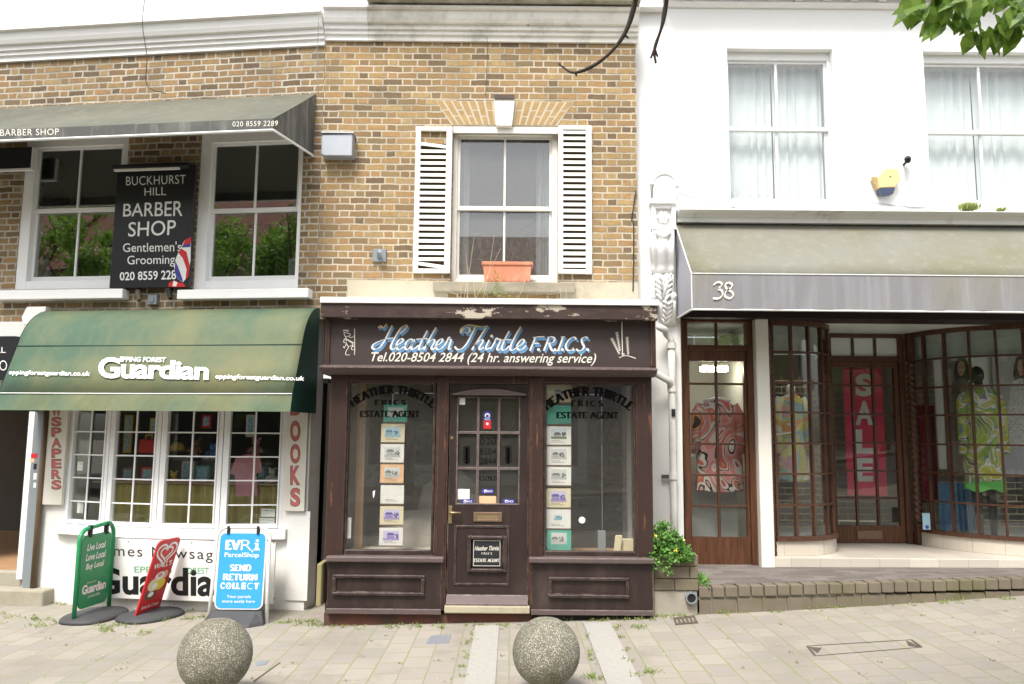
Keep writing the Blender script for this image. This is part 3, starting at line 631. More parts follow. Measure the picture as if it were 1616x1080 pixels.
# window
op = (win[0], win[1], WC.px(796, 446)[1], win[3])
wz = WC.px(796, 329, -.12)[1]
wo_, gg = sash_window(house, WC, op, -.09, M['old_white'], M['glass_dusty'], rail=wz, fw=(.045, .06, .06, .05))
mb = MB().box(WC, op[0] + .002, op[1] - .002, -.02, -.002, op[3] - .07, op[3] - .002); mb.build('head_board', M['old_white'], wo_)
mb = MB(); drape(mb, WC, gg[0], gg[0] + .12, -.30, gg[2], gg[3], 3, .015); drape(mb, WC, gg[1] - .16, gg[1], -.30, gg[2], gg[3], 4, .015, seed=2); mb.build('curtain', M['net'], wo_)
MB().pbox(WC, 683, 445, 908, 461, -.1, .10).build('sill', M['sill_stone'], house, bevel=.01)
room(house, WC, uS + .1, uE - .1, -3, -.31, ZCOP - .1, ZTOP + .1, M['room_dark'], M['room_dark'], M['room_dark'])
# shutters
def shutter(x0, x1, y0, y1, broken):
    u0, u1, z0, z1 = WC.rect(x0, y0, x1, y1, .04)
    o = MB().frame(WC, u0, u1, z0, z1, .05, .06, .045, .045, .008, .045).build('shutter', M['old_white'], house, bevel=.004)
    mb = MB(); N = 23; p = (z1 - z0 - .09) / N
    for i in range(N):
        zc = z0 + .045 + (i + .5) * p; a = -.018; tl = 0.0
        if broken and i == N - 1 or broken and i == N - 2: continue
        if broken and i == N - 3: tl = .016
        if broken and i == 0: tl = .02
        h = p * .245
        for k in (0,):
            mb.lf(WC, [(u0 + .05, .040, zc - h + tl), (u1 - .06, .040, zc - h - tl), (u1 - .06, .040, zc + h - tl), (u0 + .05, .040, zc + h + tl)])
            mb.lf(WC, [(u0 + .05, .040, zc + h + tl), (u1 - .06, .040, zc + h - tl), (u1 - .06, .018, zc + h + .012 - tl), (u0 + .05, .018, zc + h + .012 + tl)])
            mb.lf(WC, [(u0 + .05, .018, zc - h + .012 + tl), (u1 - .06, .018, zc - h + .012 - tl), (u1 - .06, .040, zc - h - tl), (u0 + .05, .040, zc - h + tl)])
    mb.build('louvre', M['old_white'], o)
    zt = z0 + .045 + (N - 2) * p if broken else z1 - .045
    MB().box(WC, u0 + .05, u1 - .06, .001, .006, z0 + .045, zt).build('gap_shade_sheet', M['slat_gap_shade'], o)  # added dark brown sheet, painted shade for the gaps between the louvres
shutter(654, 712, 200, 431, True); shutter(881, 934, 198, 432, False)
# planter on the sill with dry stalks and a seedling
pu0, pu1, pz0, pz1 = WC.rect(760, 413, 841, 450, .08)
pl = thing('planter', 'terracotta trough with moulded leaf pattern on the sill of the shuttered window', 'planter', WC.w((pu0 + pu1) / 2, .0, pz0))
mb = MB(); t_ = .012
fr_ = [(pu0 + .035, pz0), (pu1 - .035, pz0), (pu1 - .012, pz1 - .035), (pu0 + .012, pz1 - .035)]
mb.prism(WC, fr_, -.07, .075); mb.build('body', M['terracotta'], pl, bevel=.006)
MB().frame(WC, pu0, pu1, pz1 - .036, pz1, .02, .02, 0, 0, -.085, .09).box(WC, pu0 + .02, pu1 - .02, .062, .088, pz1 - .036, pz1).box(WC, pu0 + .02, pu1 - .02, -.083, -.06, pz1 - .036, pz1).build('rim', M['terracotta'], pl, bevel=.005)
mb = MB()
for i in range(6):
    uc = pu0 + .07 + (pu1 - pu0 - .14) * i / 5
    for a in (-60, -30, 0, 30, 60):
        d = Vector((math.sin(R(a)), math.cos(R(a)))); L_ = .07 if a == 0 else .055
        mb.tube([WC.w(uc, .073, pz0 + .02), WC.w(uc + d.x * L_ * .5, .078, pz0 + .02 + d.y * L_ * .7), WC.w(uc + d.x * L_ * .75, .075, pz0 + .02 + d.y * L_)], [.007, .008, .002], 5)
mb.build('leaf_relief', M['terracotta'], pl, smooth=True)
def leaf_quad(mb, c, d, up, L_, wd, mi=0):
    d = d.normalized(); s_ = d.cross(up).normalized(); n_ = s_.cross(d).normalized()
    a = c; b = c + d * L_ * .5 + s_ * wd / 2 + n_ * L_ * .06; e = c + d * L_ - n_ * L_ * .1; f = c + d * L_ * .5 - s_ * wd / 2 + n_ * L_ * .06
    mb.face([a, b, e, f], [(0, 0), (.5, 1), (1, 0), (.5, -1)], mi)
def rv(a=1.0): return Vector((random.uniform(-a, a), random.uniform(-a, a), random.uniform(-a, a)))
pb = WC.w(WC.px(790, 465)[0], .16, ZCOP + .012)
pt = thing('weed', 'spindly weed and dry stalks growing from the shopfront roof below the terracotta trough', 'plant', pb)
mb = MB(); ml = MB(); 
for x0, y0, x1, y1 in ((730, 466, 748, 375), (738, 466, 735, 400), (745, 466, 790, 392), (752, 466, 738, 420), (728, 466, 722, 412), (760, 466, 780, 372), (812, 466, 830, 440), (740, 466, 700, 455), (880, 466, 884, 455), (890, 466, 893, 450)):
    a = WC.w(*[(q[0], .16, q[1]) for q in [WC.px(x0, y0, .16)]][0]); b = WC.w(*[(q[0], .14, q[1]) for q in [WC.px(x1, y1, .14)]][0]); a.z = ZCOP
    mb.tube([a, a.lerp(b, .5) + Vector((.015, 0, .02)), b], [.0022, .0018, .0012], 4)
mb.build('stalk', M['straw'], pt)
for i in range(70):
    q = WC.px(random.gauss(783, 6), random.uniform(432, 466), .17) if i < 35 else WC.px(random.uniform(750, 815), random.uniform(460, 468), .17)
    leaf_quad(ml, WC.w(q[0], random.uniform(.13, .2), max(q[1], ZCOP + .01)), rv() + Vector((0, -.5, .3)), Vector((0, 0, 1)), random.uniform(.025, .045), .018)
ml.build('leaves', M['grass'], pt)
# ------------------------------------------------------------------ little fittings on the brick
vb = WC.rect(507, 211, 556, 246, .14)
vt = thing('vent_box', 'galvanised steel vent hood on the brick beside the barber canopy', 'vent', WC.w(vb[0], 0, vb[2]))
MB().prism(WC, [(vb[0] + .03, vb[2]), (vb[1], vb[2]), (vb[1], vb[3]), (vb[0], vb[3] - .01), (vb[0], vb[2] + .02)], .0, .14).build('hood', M['steel'], vt, bevel=.008)
MB().box(WC, vb[0] - .006, vb[1] + .012, .0, .155, vb[3], vb[3] + .012).build('lid', M['steel'], vt, bevel=.003)
fb = WC.rect(588, 393, 609, 413, .03)
o = MB().box(WC, *fb[:2], 0, .03, *fb[2:]).tube([WC.w((fb[0] + fb[1]) / 2, .03, fb[2] + .05), WC.w((fb[0] + fb[1]) / 2 + .02, .11, fb[2] + .09)], [.022, .026], 8).build('flag_bracket', M['grey_paint'], bevel=.004, loc=WC.w(fb[0], 0, fb[2])); tag(o, 'small grey metal pole bracket on the brick left of the shutters', 'bracket')
# cables
def cable(name, pts, fr, v, r, mat, label):
    P = [fr.w(*[(q[0], v, q[1]) for q in [fr.px(x, y, v)]][0]) for x, y in pts]; P = [Vector(p) for p in smooth_line(P, 5)]
    return tag(MB().tube(P, r, 6).build(name, mat, smooth=True, loc=P[0]), label, 'cable')
cable('wall_cable', [(1004, 300), (997, 345), (1000, 360), (999, 460)], WC, .02, .006, M['black'], 'dark cable running down the brick edge beside the white pilaster')
cable('wall_cable', [(228, 0), (225, 40), (232, 90), (232, 135), (262, 148)], WL, .26, .004, M['black'], 'thin dark cable over the white cornice above the barber canopy')
cable('wall_cable', [(503, 20), (501, 90), (502, 148)], WC, .27, .0035, M['grey_paint'], 'thin grey cable hanging over the cornice at the joint of the two brick walls')
cable('wall_cable', [(768, 40), (769, 90), (766, 150)], WC, .03, .003, M['iron'], 'thin rusty wire hanging above the white keystone')

# ================================================================== MIDDLE: timber shopfront
sf = thing('shopfront', 'dark brown timber estate agent shopfront with painted sign between green awning and white pilaster', 'shopfront', (WC.px(775, 700)[0], 7.9 - V_SF, g(0)))
def SF(x0, y0, x1, y1, v=V_SF): return WC.rect(x0, y0, x1, y1, v)
sL, sR = SF(516, 600, 1029, 900)[:2]
MB().pbox(WC, 505, 471, 1041, 480, .0, .84).build('coping', M['white_paint'], sf, bevel=.004)
q = SF(506, 480, 1038, 503, .82); mb = MB(); mb.box(WC, q[0], q[1], 0, .82, q[2], q[3] - .001); mb.build('fascia_board', M['brown_worn'], sf, bevel=.004)
q2 = SF(513, 504, 1035, 579, .70); MB().box(WC, q2[0], q2[1], .02, .70, q2[2] - .02, q[2]).build('signboard', M['sign_brown'], sf)
sgn = sf.children[-1]
mb = MB(); 
for x0, x1 in ((513, 520), (1027, 1034)): MB().pbox(WC, x0, 504, x1, 579, .70, .72).build('sign_edge', M['brown_post'], sf, bevel=.003)

q3 = SF(503, 578, 1038, 591, .86); mb = MB(); mb.profile(WC, q3[0], q3[1], [(.02, q3[2]), (.74, q3[2]), (.80, q3[2] + .02), (.84, q3[2] + .045), (.86, q3[2] + .05), (.86, q3[3] - .012), (.70, q3[3] + .014), (.02, q3[3] + .014)]); mb.build('moulding', M['ledge_brown'], sf)
zT = q3[2] + .01; 
# sign lettering
z1 = lambda p: (520 + p[0] / 6.2154, 500 + p[1] / 6.2154)
z2 = lambda p: (760 + p[0] / 5.7714, 500 + p[1] / 5.7714)
S1 = [[(478, 112), (498, 90), (528, 108), (560, 70)], [(615, 85), (575, 165), (535, 245), (490, 300), (440, 318), (418, 300), (438, 266), (500, 236), (575, 215), (625, 208)],
      [(745, 80), (700, 112), (650, 190), (610, 265), (600, 305), (625, 320), (668, 280)], [(745, 80), (760, 95), (735, 130), (690, 165)],
      [(665, 278), (702, 255), (722, 230), (705, 215), (675, 235), (655, 280), (668, 318), (700, 314), (745, 280)], [(818, 230), (790, 220), (755, 250), (740, 298), (757, 322), (790, 300), (822, 240)], [(835, 222), (806, 285), (808, 320), (838, 310), (872, 280)],
      [(960, 135), (915, 220), (882, 290), (880, 322), (910, 312), (930, 295)], [(850, 222), (900, 218), (965, 216)], [(1045, 105), (985, 210), (925, 324)], [(945, 285), (990, 236), (1025, 225), (1028, 250), (1000, 300), (1012, 322), (1045, 290)],
      [(1045, 286), (1088, 262), (1110, 232), (1095, 218), (1065, 238), (1043, 285), (1056, 319), (1090, 314), (1130, 280)], [(1130, 280), (1152, 240), (1170, 203), (1182, 208)], [(1160, 225), (1192, 226), (1178, 275), (1168, 318), (1196, 312)],
      [(1330, 160), (1365, 152), (1376, 122), (1350, 105), (1310, 125), (1290, 160), (1292, 120), (1340, 84), (1400, 84), (1480, 98), (1552, 90)], [(1432, 95), (1392, 180), (1342, 270), (1292, 316), (1250, 318), (1228, 293)],
      [(1535, 105), (1470, 210), (1395, 326)], [(1418, 290), (1470, 236), (1502, 228), (1500, 252), (1470, 302), (1478, 323), (1516, 296)], [(1568, 228), (1536, 290), (1542, 322), (1580, 300)]]
S2 = [[(82, 296), (115, 240), (135, 196), (146, 205)], [(122, 218), (156, 205), (172, 218), (150, 265), (142, 300), (168, 300)], [(252, 130), (215, 200), (186, 272), (186, 301), (216, 300), (252, 265)], [(170, 214), (220, 211), (272, 209)], [(357, 90), (310, 170), (270, 252), (262, 298), (286, 303), (325, 275)],
      [(325, 275), (362, 255), (388, 226), (374, 205), (345, 225), (322, 266), (336, 301), (372, 295), (408, 262)],
      [(492, 185), (465, 250), (440, 310)], [(466, 190), (520, 184), (572, 183)], [(460, 246), (490, 243), (524, 242)], [(612, 185), (590, 250), (566, 310)], [(596, 188), (640, 183), (665, 200), (650, 232), (592, 247)], [(615, 247), (636, 300), (660, 312)], [(742, 184), (718, 250), (695, 310)], [(722, 186), (758, 183)], [(680, 310), (712, 309)],
      [(864, 206), (838, 185), (796, 210), (766, 260), (776, 300), (810, 306), (838, 284)], [(968, 197), (942, 184), (912, 205), (918, 245), (932, 272), (916, 300), (882, 310), (862, 294)]]
DOT1 = [(1590, 190)]; DOT2 = [(518, 299), (668, 300), (736, 300), (832, 299), (966, 300)]
mbw, mbb = MB(), MB()
for k_, (vv, mbx) in enumerate(((.7015, mbb), (.7035, mbw))):
    for L_, tr, dts, sc in ((S1, z1, DOT1, 6.2154), (S2, z2, DOT2, 5.7714)):
        if k_ == 0:
            for s_ in range(1, 4): STROKES(mbx, WC, vv + s_ * .0003 - .001, [[(p[0] + 6 * s_, p[1] + 8 * s_) for p in l] for l in L_], tr, .012, .007, 60)
            for d_ in dts: disc(mbx, WC, vv, tr((d_[0] + 12, d_[1] + 14)), 2.2)
        else:
            STROKES(mbx, WC, vv, L_, tr, .0145, .0045, 20)
            for d_ in dts: disc(mbx, WC, vv, tr(d_), 2.2)
mbb.build('drop_shadow', M['blue_ink'], sgn); mbw.build('script_lettering', M['script'], sgn)
mb = MB(); T(mb, WC, .7035, 'Tel.020-8504 2844 (24 hr. answering service)', [(586, 556), (941, 558), (940, 578), (585, 575)], shear=.28, offset=.008); 
# crowned beast with a staff, and a plant sprig with a needle (painted emblems)
za = z1
STROKES(mb, WC, .7035, [[(132, 145), (142, 130), (150, 142), (160, 128), (168, 142), (182, 130), (180, 152)], [(140, 155), (150, 185), (170, 195), (205, 180), (190, 165), (160, 158), (140, 155)], [(150, 185), (165, 215), (190, 240), (225, 262), (232, 300)],
   [(185, 190), (215, 205), (245, 185)], [(180, 225), (215, 245), (248, 262)], [(170, 220), (165, 260), (185, 300), (165, 335), (160, 372), (200, 375)], [(185, 300), (225, 280), (215, 320), (255, 325)], [(165, 255), (140, 250), (150, 215), (165, 240), (155, 290), (135, 295), (150, 310)], [(246, 118), (247, 250), (246, 375)]], za, .0025, .0034, 20)
STROKES(mb, WC, .7035, [[(1278, 48), (1280, 200), (1284, 350)], [(1250, 372), (1320, 355), (1405, 380)], [(1262, 375), (1300, 340), (1270, 340)]], z2, .004, .0045, 20)
for cx, cy, tx, ty in ((1188, 200, 1260, 345), (1232, 145, 1262, 320), (1325, 190, 1336, 350)):
    for i in range(8):
        t = i / 8; x, y = cx + (tx - cx) * t, cy + (ty - cy) * t; STROKES(mb, WC, .7035, [[(x - 14 + 5 * t, y), (x, y + 12), (x + 14 - 5 * t, y - 4)], [(x, y - 8), (x, y + 18)]], z2, .002, .003, 20)
mb.build('lettering', M['cream_ink'], sgn)
# posts, door frame
zb = SF(520, 968, 700, 975)[2]
mb = MB()
for x0, x1, y1 in ((517, 545, 884), (686, 706, 964), (834, 857, 964), (1004, 1030, 884)):
    a = SF(x0, 592, x1, y1); mb = MB(); mb.box(WC, a[0], a[1], V_SF - .10, V_SF, a[2], zT)
    if y1 > 900: mb.box(WC, a[0] + .02, a[1] - .02, V_SF, V_SF + .012, a[2] + .001, zT - .02)
    mb.build('post', M['brown_post'], sf, bevel=.006)
a = SF(545, 592, 686, 603); b = SF(857, 592, 1004, 605); d = SF(706, 592, 834, 606)
for q_ in (a, b, d): MB().box(WC, q_[0], q_[1], V_SF - .09, V_SF - .006, q_[2], zT).build('head_rail', M['brown_post'], sf, bevel=.006)
for a_, b_ in ((sL + .002, sL + .05), (sR - .05, sR - .002)): MB().box(WC, a_, b_, .0, V_SF - .101, zb, zT).build('side_cheek', M['brown'], sf)
# stall risers
def riser(x0, x1, yt, yb, px0, px1, pt, pbm):
    a = SF(x0, yt, x1, yb); o = MB().box(WC, a[0], a[1], V_SF - .12, V_SF + .02, a[2], a[3]).build('stall_riser', M['brown'], sf, bevel=.004)
    s_ = SF(x0 - 3, yt - 3, x1 + 3, yt + 5, V_SF + .07); MB().box(WC, s_[0], s_[1], V_SF - .12, V_SF + .07, a[3], a[3] + .05).build('sill', M['ledge_brown'], o, bevel=.012)
    p = SF(px0, pt, px1, pbm, V_SF + .03); mb = MB()
    mb.box(WC, p[0], p[1], V_SF + .021, V_SF + .050, p[3] - .03, p[3]); mb.box(WC, p[0], p[1], V_SF + .021, V_SF + .050, p[2], p[2] + .03)
    mb.box(WC, p[0], p[0] + .03, V_SF + .021, V_SF + .044, p[2] + .03, p[3] - .03); mb.box(WC, p[1] - .03, p[1], V_SF + .021, V_SF + .044, p[2] + .03, p[3] - .03); mb.build('panel_moulding', M['brown'], o, bevel=.009)
    MB().box(WC, a[0], a[1], V_SF + .021, V_SF + .04, a[2] - .012, a[2] + .035).build('skirting', M['ledge_brown'], o, bevel=.006)
riser(517, 697, 886, 966, 525, 670, 907, 940); riser(838, 1030, 888, 968, 866, 993, 911, 944)
a = SF(499, 890, 524, 958, V_SF + .06); MB().box(WC, a[0], sL - .002, V_SF - .3, V_SF + .06, a[2], a[3]).build('corner_post', M['rot_wood'], sf, bevel=.012)
a = SF(511, 958, 838, 984, V_SF - .03); MB().box(WC, a[0], a[1], .1, V_SF - .03, a[2] - .12, SF(520, 966, 697, 966)[2] - .014).build('plinth', M['red_plinth'], sf, bevel=.01)
a = SF(838, 969, 1030, 975, V_SF - .03); MB().box(WC, a[0] + .002, a[1], .1, V_SF - .03, a[2] - .2, a[3] + .01).build('plinth', M['black'], sf)
a = SF(701, 957, 836, 969, V_SF + .05); MB().box(WC, a[0], a[1], V_SF - .12, V_SF + .05, a[2], a[3]).build('threshold', M['threshold'], sf, bevel=.01)
# display windows
for x0, y0, x1, y1, wx in ((545, 603, 686, 886, 0), (857, 605, 1004, 888, 1)):
    a = SF(x0, y0, x1, y1, V_SF - .05); o = MB().frame(WC, a[0], a[1], a[2] + .052, a[3], .022, .022, .02, .05, V_SF - .09, V_SF - .03).build('display_window', M['brown'], sf, bevel=.006)
    MB().box(WC, a[0] + .02, a[1] - .02, V_SF - .066, V_SF - .060, a[2] + .1, a[3] - .018).build('pane', M['glass_dirty'], o)
    mb = MB(); v_ = V_SF - .0585
    if wx == 0: ARC(mb, WC, v_, 'HEATHER THIRTLE', (617, 720), 99, -39, 40, 12); SERIF(mb, WC, v_, 'F.R.I.C.S', [(591, 631), (641, 631), (641, 640), (591, 640)], wid=.25, thin=.10); SERIF(mb, WC, v_, 'ESTATE AGENT', [(568, 648), (663, 648), (663, 659), (568, 659)], wid=.25, thin=.10)
    else: ARC(mb, WC, v_, 'HEATHER THIRTLE', (929, 724), 100, -41, 41, 13); SERIF(mb, WC, v_, 'F.R.I.C.S', [(901, 632), (952, 632), (952, 642), (901, 642)], wid=.25, thin=.10); SERIF(mb, WC, v_, 'ESTATE AGENT', [(878, 650), (977, 650), (977, 661), (878, 661)], wid=.25, thin=.10)
    mb.build('lettering', M['brown_ink'], o)
    MB().box(WC, a[0] + .01, a[1] - .01, V_SF - .55, V_SF - .12, a[2] + .03, a[2] + .06).build('window_board', M['plank'] if wx else M['sheet'], o)
# door
D = SF(707, 606, 834, 957, V_SF - .03)
door = MB(); gl_ = SF(721, 627, 820, 797, V_SF - .03)
vD0, vD1 = V_SF - .085, V_SF - .035
door.wall(WC, D[0] + .004, D[1] - .004, D[2] + .004, D[3] - .004, [gl_], vD0, vD1)
door = door.build('door', M['brown'], sf)
mb = MB(); cols_ = [gl_[0] + (gl_[1] - gl_[0]) * i / 3 for i in range(4)]; rows_ = [gl_[2] + (gl_[3] - gl_[2]) * i / 3 for i in range(4)]
for i in (1, 2): mb.box(WC, cols_[i] - .012, cols_[i] + .012, vD0 + .005, vD1 - .005, gl_[2], gl_[3])
for j in (1, 2):
    for i in range(3): mb.box(WC, cols_[i] + (.012 if i else 0), cols_[i + 1] - (.012 if i < 2 else 0), vD0 + .005, vD1 - .003, rows_[j] - .012, rows_[j] + .012)
mb.frame(WC, gl_[0], gl_[1], gl_[2], gl_[3], .008, .008, .008, .012, vD1 - .012, vD1 + .008)
mb.build('glazing_bar', M['ledge_brown'], door, bevel=.003)
MB().box(WC, gl_[0] + .002, gl_[1] - .002, vD0 + .02, vD0 + .024, gl_[2] + .002, gl_[3] - .002).build('pane', M['glass_dirty'], door)
mb = MB(); h_ = SF(714, 616, 831, 624, V_SF + .02)
mb.prism(WC, [(h_[0], h_[2])] + [(h_[0] + (h_[1] - h_[0]) * t / 12, h_[2] + .012 + (h_[3] - h_[2]) * math.sin(math.pi * t / 12)) for t in range(13)] + [(h_[1], h_[2])], vD1, V_SF + .02); mb.build('rain_hood', M['ledge_brown'], door, bevel=.003)
def moulded(x0, y0, x1, y1, t, d_, mat, nm):
    p = SF(x0, y0, x1, y1); MB().frame(WC, p[0], p[1], p[2], p[3], t, t, t, t, vD1, vD1 + d_).build(nm, mat, door, bevel=min(t, d_) * .35)
moulded(716, 830, 803, 925, .020, .012, M['brown'], 'panel_moulding'); moulded(737, 846, 800, 904, .034, .035, M['brown'], 'panel_moulding')
p = SF(703, 942, 834, 957, V_SF); MB().profile(WC, D[0] + .003, D[1] - .003, [(vD1, p[2] + .01), (vD1 + .07, p[2] + .01), (vD1 + .07, p[2] + .025), (vD1, p[3] + .01)]).build('weather_bar', M['ledge_brown'], door)
p = SF(747, 809, 792, 824); lb = MB().frame(WC, p[0], p[1], p[2], p[3], .028, .028, .022, .02, vD1, vD1 + .014).build('letterbox', M['bronze'], door, bevel=.003)
MB().box(WC, p[0] + .028, p[1] - .028, vD1, vD1 + .008, p[2] + .02, p[3] - .022).build('flap', M['brass'], lb, bevel=.002)
p = SF(707, 799, 713, 827); hd = MB().box(WC, p[0], p[1], vD1, vD1 + .008, p[2], p[3]).build('handle', M['brass'], door, bevel=.002)
uh = (p[0] + p[1]) / 2; zh = SF(0, 809, 0, 809)[2] if False else WC.px(710, 809, V_SF)[1]
MB().tube([WC.w(uh, vD1 + .008, zh), WC.w(uh, vD1 + .05, zh), WC.w(uh + .012, vD1 + .055, zh), WC.w(uh + .10, vD1 + .055, zh)], [.010, .010, .009, .008], 8).build('lever', M['brass'], hd, smooth=True)
disc(mbq := MB(), WC, vD1 + .006, (713, 691), 2.6); mbq.build('lock', M['brass'], door)
p = SF(746, 853, 790, 895); plq = MB().box(WC, p[0], p[1], vD1, vD1 + .012, p[2], p[3]).build('plaque', M['sign_black'], door, bevel=.003)
mb = MB(); vq = vD1 + .0135; mb.frame(WC, p[0] + .004, p[1] - .004, p[2] + .004, p[3] - .004, .004, .004, .004, .004, vq - .001, vq)
k1 = lambda q_: (749 + (q_[0] - 410) / 640 * 20, 871 - 9 + (q_[1] - 80) / 240 * 8)
T(mb, WC, vq, 'Heather Thirtle', [(749.5, 862), (787.5, 862), (787.5, 869), (748.5, 869)], shear=.35, offset=.01); SERIF(mb, WC, vq, 'F.R.I.C.S', [(760, 872), (776.5, 872), (776.5, 875.5), (760, 875.5)]); SERIF(mb, WC, vq, 'ESTATE AGENT', [(748, 881.5), (788, 882), (788, 887.5), (748, 887.5)], wid=.2)
mb.build('lettering', M['cream_ink'], plq)
# stickers and painted writing on the door glass
vS = vD0 + .0262
def sticker(x0, y0, x1, y1, mat, nm='sticker'):
    p = SF(x0, y0, x1, y1, vS); return MB().box(WC, p[0], p[1], vS, vS + .0012, p[2], p[3]).build(nm, mat, door)
sticker(763, 650, 775, 664, M['blue']); sticker(763, 664, 775, 677, M['red']); sticker(725, 628, 734, 639, M['board_white']); sticker(722, 772, 741, 788, M['board_white'])
for x0, y0 in ((728, 788), (760, 772), (793, 788)): sticker(x0, y0, x0 + 19, y0 + 7, M['blue'])
sticker(756, 783, 783, 795, M['card_orange'])
mb = MB(); vT = vS + .0022
for x0, y0 in ((728, 788), (760, 772), (793, 788)): disc(mb, WC, vT, (x0 + 6, y0 + 3.4), 2.4); T(mb, WC, vT, 'RICS', [(x0 + 9, y0 + 2), (x0 + 17, y0 + 2), (x0 + 17, y0 + 5), (x0 + 9, y0 + 5)], offset=.02)
disc(mb, WC, vT, (769, 656), 4); T(mb, WC, vT, 'RICS', [(765, 660.7), (773, 660.7), (773, 663), (765, 663)], offset=.02); disc(mb, WC, vT, (769, 669), 2.2)
mb.build('sticker_print', M['board_white'], door)
mb = MB(); disc(mb, WC, vT + .0006, (769, 657), 2.4)
for x0, y0 in ((728, 788), (760, 772), (793, 788)): disc(mb, WC, vT + .0006, (x0 + 6, y0 + 4), 1.2)
mb.build('sticker_mark', M['blue'], door)
mb = MB(); vB = vD0 + .0252
T(mb, WC, vB, '020', [(758, 691), (783, 691), (783, 702), (758, 702)]); T(mb, WC, vB, '8504', [(757, 708), (783, 708), (783, 718), (757, 718)]); T(mb, WC, vB, '2844', [(757, 723), (783, 723), (783, 733), (757, 733)])
SERIF(mb, WC, vB, 'CLOSED', [(757, 751), (784, 751), (784, 759), (757, 759)])
for sg, cx in ((1, 736), (-1, 803)):
    for i in range(6):
        y = 706 + i * 4.4; STROKES(mb, WC, vB, [[(cx - sg * 5, y), (cx + sg * 2, y + 3), (cx + sg * 5, y - 2)], [(cx, y - 3), (cx + sg, y + 5)]], lambda q_: q_, .010, .008, 20)
mb.build('lettering', M['brown_ink'], door)
# room behind the shopfront and what stands in it
zf = g(0) + .12
ri = MB(); ri.box(WC, sL + .06, sR - .06, -2.85, -2.8, zf, zT, 0); ri.box(WC, sL + .052, sL + .058, -2.8, V_SF - .13, zf, zT, 0); ri.box(WC, sR - .058, sR - .052, -2.8, V_SF - .13, zf, zT, 0); ri.box(WC, sL, sR, -2.8, V_SF - .13, zT + .002, zT + .03, 1); ri.box(WC, sL, sR, -2.8, V_SF - .13, zf - .05, zf, 2)
ri.build('interior', [M['room'], M['room'], M['room_dark']], sf)
def card(x, y0, y1, w_, v, base, ph, inset, label, lean=0.0):
    p = WC.rect(x - w_ / 2, y0, x + w_ / 2, y1, v); o = MB().box(WC, p[0], p[1], v - .002, v, p[2], p[3]).build('property_card', base, loc=WC.w(p[0], v, p[2]))
    tag(o, label, 'card', 'property cards hanging in the estate agent windows')
    ph = {'ph_grey': 'g', 'ph_blue': 'b', 'ph_purple': 'v', 'ph_green': 'p'}.get(ph) if isinstance(ph, str) else ph
    if ph:
        l, t, r_, b = inset; i_ = WC.rect(x - w_ / 2 + l, y0 + t, x + w_ / 2 - r_, y1 - b, v)
        MB().box(WC, i_[0], i_[1], v, v + .0015, i_[2], i_[3]).build('photograph', M[ph + '_sky'], o)
        pf = o.children[-1]; a_, b_ = i_[0], i_[1] - i_[0]; c_, d_ = i_[2], i_[3] - i_[2]; rs = random.Random(label); h0 = rs.uniform(.02, .28); w_h = rs.uniform(.35, .6); hh = rs.uniform(.4, .58)
        L_ = lambda pts: [(a_ + b_ * x, c_ + d_ * y) for x, y in pts]
        MB().flat(WC, L_([(0, 0), (1, 0), (1, .2 + .1 * rs.random()), (0, .24)]), v + .0019).build('lawn_print', M[ph + '_lawn'], pf)
        MB().flat(WC, L_([(h0, .2), (h0 + w_h, .2), (h0 + w_h, hh), (h0, hh)]), v + .0023).build('house_print', M[ph + '_house'], pf)
        MB().flat(WC, L_([(h0 - .04, hh), (h0 + w_h + .04, hh), (h0 + w_h - .08, hh + .22), (h0 + .08, hh + .22)]), v + .0027).build('roof_print', M[ph + '_roof'], pf)
        mb = MB()
        for q_ in range(14): mb.flat(WC, L_([(x + .05 * math.cos(t), y + .09 * math.sin(t)) for t in (0, 1.05, 2.1, 3.14, 4.2, 5.2)]) if (x := min(.93, h0 + w_h + .08 + rs.uniform(0, .28))) and (y := rs.uniform(.25, .62)) else [], v + .0029 + q_ * .00004)
        mb.build('tree_print', M[ph + '_roof'], pf)
        mb = MB()
        for q_ in range(3): mb.flat(WC, L_([(h0 + w_h * (q_ + .3) / 3, hh - .18), (h0 + w_h * (q_ + .62) / 3, hh - .18), (h0 + w_h * (q_ + .62) / 3, hh - .05), (h0 + w_h * (q_ + .3) / 3, hh - .05)]), v + .0031)
        mb.build('window_print', M[ph + '_sky'], pf)
    mb = MB(); wl_ = p[1] - p[0]
    for q_ in range(2): z_ = p[2] + .022 + .013 * q_; mb.flat(WC, [(p[0] + wl_ * .2, z_), (p[0] + wl_ * (.75 - .2 * q_), z_), (p[0] + wl_ * (.75 - .2 * q_), z_ + .004), (p[0] + wl_ * .2, z_ + .004)], v + .001)
    mb.build('caption', M['grey_paint'], o)
    MB().box(WC, p[0] - .002, p[1] + .002, v - .003, v + .004, p[2] - .012, p[2] - .001).build('rail', M['pipe_brown'], o)
VC = V_SF - .13
LC = [(624, 638, 666, 'card_green', 'ph_grey', 'green card with small grey print, topmost in the left display window'), (620, 669, 698, 'card_cream', 'ph_blue', 'cream card with blue house print in the left display window'), (619, 701, 730, 'card_white', 'ph_grey', 'white card with a faint house sketch in the left display window'), (618.5, 733, 762, 'card_orange', 'ph_grey', 'peach card with four small photos in the left display window'),
      (619, 766, 795, 'card_white', None, 'blank white card with faded text in the left display window'), (618, 799, 828, 'card_cream', 'ph_purple', 'cream card with a purple shopfront print in the left display window'), (617, 833, 861, 'card_white', 'ph_purple', 'white card with purple print, lowest in the left display window')]
